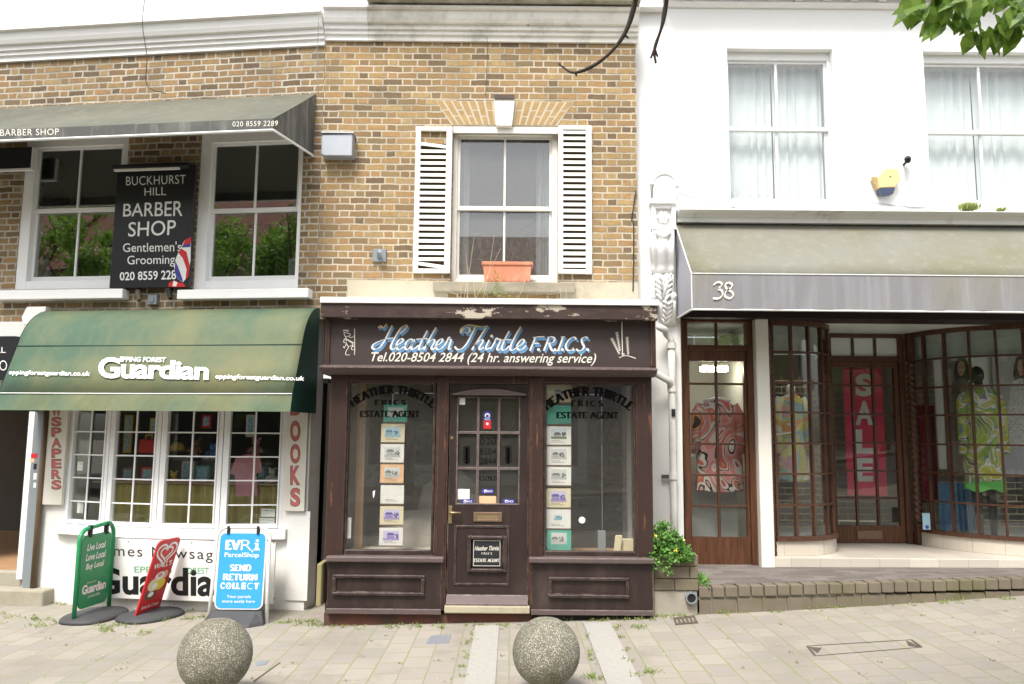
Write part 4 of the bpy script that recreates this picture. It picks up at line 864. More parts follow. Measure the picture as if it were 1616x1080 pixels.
RC = [(882, 608, 635, 'card_cream', 'ph_grey', 'yellowed card behind the lettering, topmost in the right display window'), (882, 640, 669, 'card_green', None, 'plain green card below the yellowed one in the right display window'), (882, 673, 702, 'card_white', 'ph_green', 'white card with a green garden photo in the right display window'), (882, 705, 734, 'card_white', 'ph_grey', 'white card with a grey terrace sketch in the right display window'), (882, 737, 766, 'card_white', 'ph_grey', 'white card with blue and grey photos in the right display window'),
      (881.5, 771, 801, 'card_cream', 'ph_purple', 'cream card with a violet photo in the right display window'), (881.5, 804, 834, 'card_white', 'ph_blue', 'pale card with a tiny blue photo in the right display window'), (882, 837, 868, 'card_green', 'ph_grey', 'green card with a house photo, lowest in the right display window')]
for x, y0, y1, b_, p_, lb_ in LC: card(x, y0, y1, 37, VC, M[b_], p_, (6, 5, 6, 8) if 'tiny' not in lb_ else (11, 8, 13, 12), lb_)
for x, y0, y1, b_, p_, lb_ in RC: card(x, y0, y1, 38.5, VC, M[b_], p_, (7, 4, 7, 9) if 'tiny' not in lb_ else (12, 9, 14, 13), lb_)
p = WC.rect(562, 604, 575, 868, .3); o = MB().box(WC, p[0], p[1], .27, .3, zf, p[3]).build('timber_plank', M['plank'], bevel=.003, loc=WC.w(p[0], .3, zf)); tag(o, 'upright pine plank standing inside the left estate agent window', 'plank')
p = WC.rect(630, 795, 690, 880, -.2); mb = MB(); uc, zc = (p[0] + p[1]) / 2, zf
mb.blob(WC.w(uc + .1, -.35, .62), .55, .42, .30, 12, 0, .35, 3).blob(WC.w(uc + .3, -.7, .78), .40, .22, .48, 12, 0, .3, 5); o = mb.build('armchair', M['sheet'], smooth=True, loc=WC.w(uc, -.35, zf)); tag(o, 'armchair under a beige dust sheet inside the left estate agent window', 'armchair')
mb = MB(); mb.box(WC, uc - .4, uc + .5, -.75, -.05, zf, zf + .25); mb.build('base', M['sheet'], o, bevel=.03)
def pack(nm, x0, y0, x1, y1, v, dpt, mat, lab, cat, lean=0):
    p = WC.rect(x0, y0, x1, y1, v); o = MB().prism(WC, [(p[0], p[2]), (p[1], p[2]), (p[1] + lean, p[3]), (p[0] + lean, p[3])], v - dpt, v).build(nm, mat, bevel=.004, loc=WC.w(p[0], v, p[2])); return tag(o, lab, cat)
pack('carton', 944, 838, 956, 872, V_SF - .22, .07, M['grey_paint'], 'tall blue-grey carton standing inside the right estate agent window', 'carton'); pack('book', 968, 845, 979, 873, V_SF - .2, .02, M['card_cream'], 'cream book leaning in the corner of the right estate agent window', 'book', .02); pack('box_file', 982, 851, 1000, 873, V_SF - .25, .06, M['card_cream'], 'pale file box beside the cream book in the estate agent window', 'box')
mb = MB(); disc(mb, WC, V_SF - .058, (918.5, 821), 5.2); o = mb.build('sticker', M['board_white'], sf)
mb = MB(); mb.pflat(WC, [(588, 776), (592, 774), (591, 782), (589, 787)], V_SF - .058); mb.build('sticker', M['board_white'], sf)
p = WC.rect(548, 817, 554, 850, V_SF - .10); MB().box(WC, p[0], p[1], V_SF - .1015, V_SF - .10, p[2], p[3]).build('notice', M['card_white'], sf)
# ================================================================== LEFT: barber upstairs, newsagent below
def LP(x, y, v=0): return WL.px(x, y, v)
zTL = WL.px(380, 80)[1]; uL0 = -5.6; zLW = LP(240, 468)[1]
zSH = LP(300, 505)[1]                                    # brick stops behind the green awning, white render below
lw_ = WL.rect(33, 214, 196, 456); rw_ = WL.rect(312, 206, 475, 456)
lb_ = thing('brick_house', 'weathered brick upper storey with two barber shop sash windows above the green awning', 'building', WL.w(-2.6, 0, g(-4.5)))
doorway = WL.rect(-40, 632, 46, 936); bow = WL.rect(106, 640, 449, 842)
zb0 = g(-4) - .05
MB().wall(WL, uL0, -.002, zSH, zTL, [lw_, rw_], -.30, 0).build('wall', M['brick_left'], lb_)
MB().wall(WL, uL0, -.002, zb0, zSH - .001, [(doorway[1] - 1.1, doorway[1], zb0, doorway[3]), (bow[0] + .02, bow[1] - .02, bow[2], bow[3])], -.30, .0).build('ground_floor_wall', M['white_weathered'], lb_)
zt2 = zTL
cornice(WL, uL0, -.001, zt2, M['stucco'], lb_)
MB().box(WL, uL0, -.003, -.3, .10, zt2 + .33, zt2 + 1.2).build('parapet', M['stucco'], lb_)
for (x0, x1, op) in ((33, 196, lw_), (312, 475, rw_)):
    zr = WL.px((x0 + x1) / 2, 333, -.07)[1]
    o, gg = sash_window(lb_, WL, op, -.005, M['white_paint'], M['glass_up'], rail=zr, fw=(.12, .04 if x0 > 200 else .07, .12, .09))
q = WL.rect(-10, 457, 193, 472, .12); MB().box(WL, q[0], q[1], -.02, .12, q[2], q[3]).build('sill', M['white_paint'], lb_, bevel=.008)
q = WL.rect(279, 456, 486, 471, .12); MB().box(WL, q[0], q[1], -.02, .12, q[2], q[3]).build('sill', M['white_paint'], lb_, bevel=.008)
# barber room
zi0, zi1 = lw_[2] - .5, rw_[3] + .12
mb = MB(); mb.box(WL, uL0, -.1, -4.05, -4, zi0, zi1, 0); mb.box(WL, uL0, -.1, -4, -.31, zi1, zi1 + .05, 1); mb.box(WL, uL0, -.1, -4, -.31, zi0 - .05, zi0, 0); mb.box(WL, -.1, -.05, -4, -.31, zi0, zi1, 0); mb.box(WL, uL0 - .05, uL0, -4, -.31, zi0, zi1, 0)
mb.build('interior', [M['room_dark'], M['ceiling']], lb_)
q = WL.px(98, 262, -1.0); o = MB().lathe(WL.w(q[0], -1.0, zi1 - .55), [(.02, .55), (.012, .45), (.012, .16), (.10, .12), (.11, .02), (.02, 0)], 14).build('ceiling_lamp', M['black'], smooth=True, loc=WL.w(q[0], -1.0, zi1 - .55)); tag(o, 'black pendant lamp inside the left barber shop window', 'lamp')
for px_, py_, w__, h__, lab, nm, mt in ((64, 425, .16, .22, 'pale board standing inside the left barber window at its lower corner', 'notice_board', 'card_white'), (464, 420, .14, .22, 'white appliance behind the lower right corner of the right barber window', 'appliance', 'board_white')):
    q = WL.px(px_, 440, -.22); o = MB().box(WL, q[0] - w__ / 2, q[0] + w__ / 2, -.27, -.22, q[1] - .1, q[1] + h__).build(nm, M[mt], bevel=.01, loc=WL.w(q[0], -.22, q[1] - .1)); tag(o, lab, nm.replace('_', ' '))
# barber sign board, its trough light and the fittings below
Q = [(184, 266), (306, 257), (300, 453), (175, 455)]
bs = thing('shop_sign', 'black barber shop sign board with red white and blue pole between the two upper windows', 'sign', WL.w(*[LP(240, 455, .09)[0], .05, LP(240, 455, .09)[1]]))
u0, u1, z0, z1_ = WL.rect(179, 262, 303, 454, .09)
board = MB().box(WL, u0, u1, .045, .09, z0, z1_).build('board', M['sign_black'], bs, bevel=.004)
mb = MB(); v_ = .0915
T(mb, WL, v_, 'BUCKHURST', [(199, 279), (293, 276), (293, 290), (199, 293)], offset=-.005, space=1.05); T(mb, WL, v_, 'HILL', [(228, 297), (262, 295), (262, 308), (228, 309)], offset=-.005)
T(mb, WL, v_, 'BARBER', [(195, 322), (289, 317), (288, 341), (194, 342)], offset=.005); T(mb, WL, v_, 'SHOP', [(203, 351), (278, 347), (277, 371), (202, 374)], offset=.005)
T(mb, WL, v_, "Gentlemen's", [(194, 384), (286, 381), (286, 397), (194, 398)]); T(mb, WL, v_, 'Grooming', [(201, 404), (276, 402), (276, 421), (201, 422)]); T(mb, WL, v_, '020 8559 2289', [(189, 430), (286, 426), (286, 441), (189, 443)], offset=.014)
mb.build('lettering', M['white_ink'], board)
# barber pole picture on the board
pole = [(304, 374), (294, 379), (287, 392), (280, 408), (277, 420), (279, 432), (284, 441), (291, 446), (299, 436), (303, 412)]
mb = MB(); mb.pflat(WL, [(q_[0] - 2.5, q_[1]) for q_ in pole], .0918, 0)
def band(pts, m_): mb.pflat(WL, [(x - 2.5, y) for x, y in pts], .0922, m_)
band([(288, 392), (297, 398), (302, 420), (300, 436), (295, 442), (297, 425), (291, 408), (284, 399)], 1); band([(279, 412), (283, 420), (289, 436), (292, 446), (284, 441), (278, 430)], 2); band([(294, 379), (304, 374), (304, 384), (291, 388)], 1); band([(290, 388), (303, 384), (303, 390), (289, 391)], 2)
mb.pflat(WL, [(266, 447), (274, 443), (290, 448), (293, 453), (266, 453)], .0920, 1); mb.pflat(WL, [(274, 443), (280, 446), (278, 452), (272, 452)], .0924, 0)
mb.build('barber_pole_picture', [M['board_white'], M['red'], M['blue']], board)
q = WL.rect(177, 258, 295, 266, .22); MB().tube([WL.w(q[0], .2, q[3] - .03), WL.w(q[1], .2, q[3] - .03)], .032, 10).build('trough_light', M['black'], bs, smooth=True)
mb = MB(); mb.box(WL, q[0] + .03, q[1] - .08, .205, .235, q[3] - .075, q[3] - .055); mb.build('tube', M['board_white'], bs.children[-1])
for t in (.15, .85): MB().tube([WL.w(q[0] + (q[1] - q[0]) * t, -.01, q[3] - .0), WL.w(q[0] + (q[1] - q[0]) * t, .2, q[3] - .02)], .01, 6).build('arm', M['black'], bs)
for (px_, py_, nm, lab, mt) in ((221, 466, 'floodlight', 'rusty little floodlight fixing on the brick under the barber sign', 'iron'), (240, 473, 'junction_box', 'grey junction box on the brick under the barber sign', 'grey_paint'), (270, 463, 'floodlight', 'small black floodlight hanging under the right corner of the barber sign', 'black')):
    q = LP(px_, py_, .05); mb = MB()
    if nm == 'junction_box': mb.box(WL, q[0] - .05, q[0] + .05, 0, .05, q[1] - .05, q[1] + .05); mb.box(WL, q[0] - .02, q[0] + .02, .05, .06, q[1] - .03, q[1] + .03)
    else: mb.tube([WL.w(q[0] - .03, 0, q[1] + .07), WL.w(q[0] - .02, .06, q[1] + .03), WL.w(q[0] + .04, .12, q[1] - .07)], [.03, .03, .022], 8)
    tag(mb.build(nm, M[mt], bevel=.003, loc=WL.w(q[0], 0, q[1])), lab, nm.replace('_', ' '))
# projecting sign, cut by the left edge
q = WL.rect(-40, 222, 27, 256, .35); o = thing('projecting_sign', 'black boxed sign with pale rim at the left edge under the barber canopy', 'sign', WL.w(q[1], .2, q[2]))
mb = MB().box(WL, q[0], q[1], .10, .14, q[2], q[3]); mb.build('board', M['sign_black'], o); MB().box(WL, q[0], q[1] + .012, .10, .145, q[2] - .02, q[2]).box(WL, q[1], q[1] + .012, .10, .145, q[2], q[3]).build('rim', M['piping'], o)

# ------------------------------------------------------------------ barber canopy
def LWP(x, y, v): u, z = WL.px(x, y, v); return u, z
uR = WL.px(497, 200, 0)[0]; zc1 = WL.px(498, 149, 0)[1]; zc0 = WL.px(494, 246, 0)[1]
vF = 1.0; zf1 = WL.px(456, 186, vF)[1]; zf0 = WL.px(451, 203, vF)[1]
cn = thing('barber_canopy', 'grey weathered canvas canopy with white lettering over the barber shop windows', 'canopy', WL.w(-2.6, 0, zc0))
uLc = uL0 + .1
def slab(mb, fr, pts, t=.006):                           # thin cloth panel with thickness
    a = [fr.w(*p) for p in pts]; n = (a[1] - a[0]).cross(a[-1] - a[0]).normalized() * t
    mb.lf(fr, pts); k = len(pts); mb.face([p - n for p in a[::-1]], [(0, 0)] * k)
    for i in range(k): mb.face([a[i], a[i] - n, a[(i + 1) % k] - n, a[(i + 1) % k]], [(0, 0)] * 4)
mb = MB(); N = 14
for i in range(N):
    a, b = uLc + (uR - uLc) * i / N, uLc + (uR - uLc) * (i + 1) / N
    sg = lambda u: -.012 * abs(math.sin((u - uLc) * 2.4))
    slab(mb, WL, [(a, vF, zf1), (b, vF, zf1), (b, vF * .5, (zf1 + zc1) / 2 + sg(b)), (a, vF * .5, (zf1 + zc1) / 2 + sg(a))]); slab(mb, WL, [(a, vF * .5, (zf1 + zc1) / 2 + sg(a)), (b, vF * .5, (zf1 + zc1) / 2 + sg(b)), (b, .01, zc1), (a, .01, zc1)])
mb.build('canopy_top', M['grey_awning'], cn, smooth=False)
mb = MB(); slab(mb, WL, [(uLc, vF, zf0), (uR, vF, zf0), (uR, vF, zf1 - .001), (uLc, vF, zf1 - .001)]); val = mb.build('valance', M['grey_valance'], cn)
mb = MB(); slab(mb, WL, [(uR, vF - .004, zf0), (uR, .01, zc0), (uR, .01, zc1 - .004), (uR, vF - .004, zf1 - .004)]); mb.build('side_panel', M['grey_valance'], cn)
mb = MB(); mb.tube([WL.w(uLc, vF - .006, zf0 - .008), WL.w(uR + .004, vF - .006, zf0 - .008)], .012, 6); mb.build('front_bar', M['piping'], cn)
mb = MB(); mb.tube([WL.w(uR + .004, vF - .01, zf0 - .008), WL.w(uR + .004, .01, zc0 - .008)], .012, 6); mb.build('side_bar', M['piping'], cn)
mb = MB(); T(mb, WL, vF + .002, '020 8559 2289', [(367, 192), (439, 190.5), (438, 199), (367, 200)], space=1.1); T(mb, WL, vF + .002, 'TRADITIONAL BARBER SHOP', [(-100, 206), (93, 203), (93, 213), (-100, 217)], space=1.1); mb.build('lettering', M['cream_ink'], val)

# ------------------------------------------------------------------ green barrel awning of the newsagent
ga = thing('barrel_awning', 'mossy green canvas awning with white newspaper lettering over the newsagent window', 'awning', WL.w(-2.2, 0, LP(300, 650)[1]))
zt = LP(507, 487)[1]; zfold = WL.px(300, 545, .42)[1]; zlow = WL.px(300, 621, .62)[1]; zbot = WL.px(300, 649, .66)[1]
prof = [(.01, zt)]; n_ = 7
for i in range(1, n_ + 1): t = i / n_; prof.append((.01 + .43 * math.sin(t * 1.25) / math.sin(1.25), zt + (zfold - zt) * (1 - math.cos(t * 1.25)) / (1 - math.cos(1.25))))
prof += [(.53, (zfold + zlow) / 2 - .004), (.62, zlow)]
uRa = .05; uends = []
def left_u(v, z):                                        # left end follows the photographed edge, flaring outwards
    t = (zt - z) / (zt - zbot); return WL.px(80, 490, 0)[0] + .14 * 0 - .03 * t + .02
mb = MB(); NU = 26
def up(t, v, z): return left_u(v, z) + (uRa - left_u(v, z)) * t
for a, b in zip(prof, prof[1:]):
    for i in range(NU):
        t0, t1 = i / NU, (i + 1) / NU; s0, s1 = [-.012 * math.sin(math.pi * t * 5) ** 2 * (1 if .1 < a[0] < .6 else 0) for t in (t0, t1)]
        mb.lf(WL, [(up(t0, *b), b[0], b[1]), (up(t1, *b), b[0], b[1]), (up(t1, *a), a[0], a[1]), (up(t0, *a), a[0], a[1])])
mb.build('canvas', M['green_awning'], ga, smooth=True); canvas = ga.children[-1]
md = canvas.modifiers.new('thickness', 'SOLIDIFY'); md.thickness = .006; md.offset = -1
mb = MB()
for i in range(NU):
    t0, t1 = i / NU, (i + 1) / NU; a, b = (.622, zlow - .006), (.66, zbot); w0, w1 = [.012 * math.sin(t * 31) for t in (t0, t1)]
    slab(mb, WL, [(up(t0, *b), b[0] + w0, b[1]), (up(t1, *b), b[0] + w1, b[1]), (up(t1, *a), a[0], a[1]), (up(t0, *a), a[0], a[1])], .004)
mb.build('valance', M['green_awning'], ga)
for nm, (v_, z_) in (('seam', (.628, zlow - .002)), ('fold_seam', (.445, zfold))):
    mb = MB(); mb.tube([WL.w(up(0, v_, z_), v_, z_), WL.w(up(.5, v_, z_), v_ - .004, z_ - .003), WL.w(up(1, v_, z_), v_, z_)], .006 if nm == 'seam' else .005, 6); mb.build(nm, M['piping'] if nm == 'seam' else M['green_side'], ga)
for t in (0, 1):
    mb = MB(); P = [(up(t, v, z) + (.001 if t else -.001), v, z) for v, z in prof] + [(up(t, .655, zbot), .655, zbot), (up(t, .01, zbot), .01, zbot)]
    mb.lf(WL, P); mb.lf(WL, [(p[0] - .006, p[1], p[2]) for p in P[::-1]]); mb.build('end_panel', M['green_side'], ga)
# lettering lies on the sloping front panel: a frame of its own
pA, pB = WL.w(-1, .62, zlow), WL.w(-1, .44, zfold); ezp = (pB - pA).normalized(); FP = Frame(pA, ex=WL.ex, ez=ezp)
mb = MB(); vq = .016
T(mb, FP, vq, 'Guardian', [(156, 563), (331, 571), (329, 600), (154, 597)], offset=.035, space=.94); T(mb, FP, vq, 'EPPING FOREST', [(189, 563), (262, 564), (262, 572), (188, 571)], offset=.03, shear=.1)
T(mb, FP, vq, 'eppingforestguardian.co.uk', [(14, 584), (142, 586), (142, 596), (14, 593)], offset=.02, shear=.12); T(mb, FP, vq, 'eppingforestguardian.co.uk', [(340, 590), (480, 594), (480, 603), (340, 600)], offset=.02, shear=.12)
mb.build('lettering', M['white_ink'], canvas)
# white board and dark neighbour fascia at the far left
q = WL.rect(33, 484, 70, 512, .10); o = MB().prism(WL, [(q[0] + .02, q[2]), (q[0], q[2] + .08), (q[0] + .05, q[3]), (q[1], q[3]), (q[1], q[2])], .0, .09).build('alarm_box', M['board_white'], bevel=.006, loc=WL.w(q[0], 0, q[2])); tag(o, 'white six-sided box on the brick at the top left corner of the green awning', 'alarm box')
q = WL.rect(-60, 531, 22, 600, .08); o = thing('shop_sign', 'black fascia with white letters cut by the left edge behind the green awning', 'sign', WL.w(q[1], 0, q[2])); MB().box(WL, q[0], q[1], 0, .08, q[2], q[3]).build('board', M['sign_black'], o)
mb = MB(); T(mb, WL, .082, 'HILL', [(-22, 548), (9, 548), (9, 557), (-22, 557)]); T(mb, WL, .082, 'BARBERSHO', [(-78, 569), (11, 569), (11, 585), (-78, 585)], offset=-.01); mb.build('lettering', M['white_ink'], o.children[-1])

# ------------------------------------------------------------------ newsagent bow window
bw = thing('bow_window', 'white bow shop window of four glazed panels full of toys below the green awning', 'window', WL.w((bow[0] + bow[1]) / 2, 0, bow[2]))
zB0 = WL.px(300, 838, .34)[1]; zB1 = bow[3] + .05
bx = [(106, .0), (170, .15), (251, .20), (350, .15), (450, .0)]
pts = [(WL.px(x, 740, v)[0], v) for x, v in bx]
rows = [646, 682, 720, 758, 797, 832]
zrow = [WL.px(300, y + 1, .24)[1] for y in rows]; zrow[0] = zB1 - .05
for (a, b) in zip(pts, pts[1:]):
    A, B = WL.w(a[0], a[1], 0), WL.w(b[0], b[1], 0); F_ = Frame(A, ex=B - A); L_ = (B - A).length
    o = MB().frame(F_, .004, L_ - .004, zB0, zB1, .045, .045, .05, .045, -.06, 0).build('casement', M['upvc'], bw, bevel=.006)
    MB().frame(F_, .049, L_ - .049, zrow[-1] - .012, zB1 - .05, .016, .016, .01, .012, -.045, .012).build('bead', M['upvc'], o, bevel=.004)
    mb = MB()
    mb.box(F_, L_ / 2 - .008, L_ / 2 + .008, -.022, -.012, zrow[-1], zB1 - .06)
    for z_ in zrow[1:-1]: mb.box(F_, .065, L_ / 2 - .008, -.022, -.0125, z_ - .007, z_ + .007); mb.box(F_, L_ / 2 + .008, L_ - .065, -.022, -.0125, z_ - .007, z_ + .007)
    mb.build('glazing_bar', M['upvc'], o)
    MB().box(F_, .06, L_ - .06, -.030, -.026, zrow[-1] - .005, zB1 - .055).build('pane', M['glass'], o)
sp = [(u, v + .045) for u, v in pts]; sp[0] = (pts[0][0] - .05, .05); sp[-1] = (pts[-1][0] + .05, .05)
def plan_prism(mb, pl, z0, z1):
    mb.loft([[WL.w(u, v, z) for u, v in [(pl[0][0], -.06)] + pl + [(pl[-1][0], -.06)]] for z in (z0, z1)])
mb = MB(); plan_prism(mb, sp, zB0 - .10, zB0 - .001); mb.build('sill', M['upvc'], bw, bevel=.006)
mb = MB(); plan_prism(mb, [(u, v - .02) for u, v in pts], zb0, zB0 - .101); mb.build('apron_wall', M['white_weathered'], bw)
# shop inside
zi = zB0 - .02
mb = MB(); mb.box(WL, bow[0] - .4, bow[1] + .3, -2.05, -2, zi - 1, zB1 + .2, 0); mb.box(WL, bow[0] - .4, bow[0] - .35, -2, -.31, zi - 1, zB1 + .2, 0); mb.box(WL, bow[1] + .3, bow[1] + .35, -2, -.31, zi - 1, zB1 + .2, 0); mb.box(WL, bow[0] - .4, bow[1] + .3, -2, -.31, zB1 + .2, zB1 + .25, 0); mb.box(WL, bow[0] - .35, bow[1] + .3, -2, -.31, zi - 1.05, zi - 1, 0)
mb.box(WL, bow[0] + .05, bow[1] - .05, -.6, -.02, zi, zi + .02, 1); mb.build('interior', [M['room_dark'], M['sheet']], bw)
zsh = WL.px(300, 765, -.25)[1]
mb = MB(); drape(mb, WL, WL.px(172, 800, -.3)[0], WL.px(446, 800, -.3)[0], -.3, zi + .02, zsh - .01, 17, .022); o = mb.build('curtain', M['yellow_cloth'], loc=WL.w(-2, -.3, zi)); tag(o, 'pleated mustard curtain below the toy shelf inside the newsagent window', 'curtain')
o = MB().box(WL, bow[0] + .1, bow[1] - .1, -.75, -.27, zsh, zsh + .02).build('display_shelf', M['plank'], loc=WL.w(-2, -.3, zsh)); tag(o, 'long display shelf carrying the toys inside the newsagent window', 'shelf')
def LI(x, y, v=-.42): u, z = WL.px(x, y, v); return WL.w(u, v, z)
zs_ = zsh + .02
def on_shelf(x, v=-.42): return WL.w(WL.px(x, 740, v)[0], v, zs_)
MTOY = {n: plain('toy_' + n, c, .5) for n, c in dict(red=(.60, .03, .02), yellow=(.66, .46, .05), blue=(.05, .18, .42), pink=(.62, .25, .30), brown=(.22, .10, .05), white=(.6, .6, .58), teal=(.08, .3, .33)).items()}
c = on_shelf(232); zz = WL.px(232, 715, -.42)[1]
o = thing('lunch_bag', 'bright red bag with a yellow handle hanging in the second newsagent panel', 'bag', (c.x, c.y, zz)); C_ = Vector((c.x, c.y, zz))
MB().loft([[C_ + Vector((sx * w_, sy * d_, z)) for sx, sy in ((-1, -1), (1, -1), (1, 1), (-1, 1))] for w_, d_, z in ((.085, .04, 0), (.09, .045, .02), (.085, .04, .13), (.07, .03, .15))]).build('body', MTOY['red'], o, bevel=.01)
MB().tube([C_ + Vector((-.035, 0, .15)), C_ + Vector((-.03, 0, .19)), C_ + Vector((.03, 0, .19)), C_ + Vector((.035, 0, .15))], .009, 6).build('handle', MTOY['yellow'], o)
c = on_shelf(278); zz = WL.px(278, 712, -.4)[1]; C_ = Vector((c.x, c.y, zz)); o = thing('toy_hat', 'yellow domed toy hat in the third newsagent panel', 'hat', C_)
MB().lathe(C_, [(.09, 0), (.075, .012), (.07, .05), (.045, .085), (.008, .098)], 16).build('crown', MTOY['yellow'], o, smooth=True); MB().lathe(C_, [(.05, -.004), (.10, -.002), (.10, .006), (.05, .008)], 16).build('brim', MTOY['brown'], o)
def bear(x, y, col, lab, s=1.0):
    c = on_shelf(x); C_ = Vector((c.x, c.y, WL.px(x, y, -.42)[1])); o = thing('teddy_bear', lab, 'soft toy', C_)
    MB().blob(C_ + Vector((0, 0, .065 * s)), .05 * s, .045 * s, .065 * s, 8).build('body', col, o, smooth=True); MB().blob(C_ + Vector((0, -.01, .155 * s)), .042 * s, .04 * s, .04 * s, 8).build('head', col, o, smooth=True)
    for sx in (-1, 1):
        MB().blob(C_ + Vector((sx * .035 * s, 0, .195 * s)), .016 * s, .01, .016 * s, 6).build('ear', col, o, smooth=True); MB().tube([C_ + Vector((sx * .04 * s, -.01, .1 * s)), C_ + Vector((sx * .075 * s, -.04, .06 * s))], .017 * s, 6).build('arm', col, o, smooth=True); MB().tube([C_ + Vector((sx * .03 * s, -.02, .02 * s)), C_ + Vector((sx * .05 * s, -.09, .015 * s))], .02 * s, 6).build('leg', col, o, smooth=True)
bear(307, 722, MTOY['brown'], 'brown teddy bear in the third newsagent panel'); bear(403, 722, MTOY['pink'], 'pink soft toy in the fourth newsagent panel'); bear(335, 724, MTOY['blue'], 'small blue soft toy at the edge of the third newsagent panel', .8); bear(275, 768, MTOY['yellow'], 'yellow soft toy on the shelf of the third newsagent panel', .8); bear(430, 766, MTOY['white'], 'white soft toy on the shelf of the fourth newsagent panel', .9)
def toybox(x0, y0, x1, y1, v, mt, lab, d_=.09):
    p = WL.rect(x0, y0, x1, y1, v); o = MB().box(WL, p[0], p[1], v - d_, v, p[2], p[3]).build('toy_box', mt, bevel=.004, loc=WL.w(p[0], v, p[2])); tag(o, lab, 'box')
    q = WL.rect(x0 + 3, y0 + 3, x1 - 3, y1 - 4, v); MB().box(WL, q[0], q[1], v, v + .0015, q[2], q[3]).build('print', M['ph_blue'], o)
toybox(222, 738, 242, 764, -.4, MTOY['red'], 'red toy box below the red bag in the newsagent window'); toybox(286, 728, 306, 764, -.5, MTOY['white'], 'white boxed toy in the third newsagent panel'); toybox(308, 735, 330, 764, -.45, MTOY['teal'], 'teal boxed toy at right of the third newsagent panel'); toybox(192, 738, 210, 764, -.42, MTOY['brown'], 'brown toy box in the second newsagent panel'); toybox(236, 660, 250, 684, -.5, MTOY['yellow'], 'yellow package hanging high in the second newsagent panel', .02); toybox(405, 735, 420, 764, -.42, MTOY['blue'], 'blue toy box in the fourth newsagent panel'); toybox(388, 655, 402, 690, -.45, MTOY['white'], 'pale package hanging high in the fourth newsagent panel', .02); toybox(195, 655, 208, 715, -.5, MTOY['yellow'], 'tall yellow package hanging in the second newsagent panel', .02); toybox(318, 655, 333, 676, -.5, MTOY['red'], 'small red package hanging in the third newsagent panel', .02)
mb = MB(); G_ = [(372, 722), (392, 716), (410, 722), (414, 745), (404, 748), (406, 782), (372, 784), (370, 750), (362, 748)]
mb.pprism(WL, G_, -.24, -.225); o = mb.build('baby_garment', M['ph_grey'] if False else MTOY['pink'], bevel=.006, loc=LI(388, 784, -.23)); tag(o, 'pink infant garment pinned up in the fourth newsagent panel', 'garment')
for x0, y0, x1, y1, lab in ((122, 729, 131, 743, 'small cream notice in the first newsagent panel'), (122, 793, 131, 810, 'white notice low in the first newsagent panel'), (412, 803, 434, 816, 'white printed notice low in the fourth newsagent panel'), (409, 818, 433, 830, 'pale blue notice at the bottom of the fourth newsagent panel')):
    vv = .02 if x0 < 200 else -.03; p = WL.rect(x0, y0, x1, y1, vv); o = MB().box(WL, p[0], p[1], vv - .0015, vv, p[2], p[3]).build('notice', M['card_white'], loc=WL.w(p[0], vv, p[2])); tag(o, lab, 'notice')
    q = WL.rect(x0 + 1.5, y0 + 2, x1 - 1.5, y0 + 4, vv); MB().box(WL, q[0], q[1], vv, vv + .001, q[2], q[3]).build('print', M['ph_grey'], o)
# side boards with letters, lower sign board
def vboard(x0, y0, x1, y1, letters, lx0, lx1, ys, lab):
    p = WL.rect(x0, y0, x1, y1, .05); o = thing('vertical_sign', lab, 'sign', WL.w(p[0], 0, p[2])); b_ = MB().box(WL, p[0], p[1], .004, .05, p[2], p[3]).build('board', M['cream_board'], o, bevel=.003)
    mo = MB(); mi_ = MB()
    for ch, (ya, yb) in zip(letters, ys):
        T(mo, WL, .0515, ch, [(lx0, ya), (lx1, ya), (lx1, yb), (lx0, yb)], offset=.05); T(mi_, WL, .0525, ch, [(lx0 + 1.3, ya + 1.3), (lx1 - 1.3, ya + 1.3), (lx1 - 1.3, yb - 1.3), (lx0 + 1.3, yb - 1.3)], offset=.03)
    mo.build('letter_outline', M['pipe_brown'], b_); mi_.build('lettering', M['red_letter'], b_)
vboard(74, 600, 104, 797, 'NEWSPAPERS', 81, 97, [(625 - 16.6 + i * 16.6, 625 - 1.4 + i * 16.6) for i in range(10)], 'cream vertical board with red newspapers lettering left of the bow window'); 
vboard(452, 600, 484, 807, 'BOOKS', 458, 474, [(627, 656), (664, 697), (701, 732), (735, 766), (770, 800)], 'cream vertical board with red books lettering right of the bow window')
p = WL.rect(128, 853, 433, 948, .24); o = thing('shop_sign', 'white newsagent name board with black lettering low on the wall behind the pavement boards', 'sign', WL.w(p[0], .2, p[2])); b_ = MB().box(WL, p[0], p[1], .215, .24, p[2], p[3]).build('board', M['board_white'], o, bevel=.003)
mb = MB(); T(mb, WL, .2415, 'omes Newsag', [(162, 860), (336, 867), (336, 889), (162, 882)], space=1.18); T(mb, WL, .2415, 'Guardia', [(150, 896), (338, 896), (338, 942), (150, 938)], offset=.03); mb.build('lettering', M['black_ink'], b_)
mb = MB(); T(mb, WL, .2415, 'EPPING', [(212, 894), (271, 895), (271, 905), (212, 904)], offset=.01); T(mb, WL, .2415, 'FOREST', [(289, 896), (330, 896), (330, 906), (289, 906)], offset=.01); mb.build('green_lettering', M['green_ink'], b_)
mb = MB()
for x, y in ((203, 854), (302, 856), (432, 856), (200, 946), (268, 948), (432, 944)): disc(mb, WL, .242, (x, y + 1), 1)
mb.build('screw', M['iron'], b_)
# right hand pier
MB().pbox(WL, 452, 807, 487, 948, -.0, .014).build('pier', M['white_weathered'], lb_)
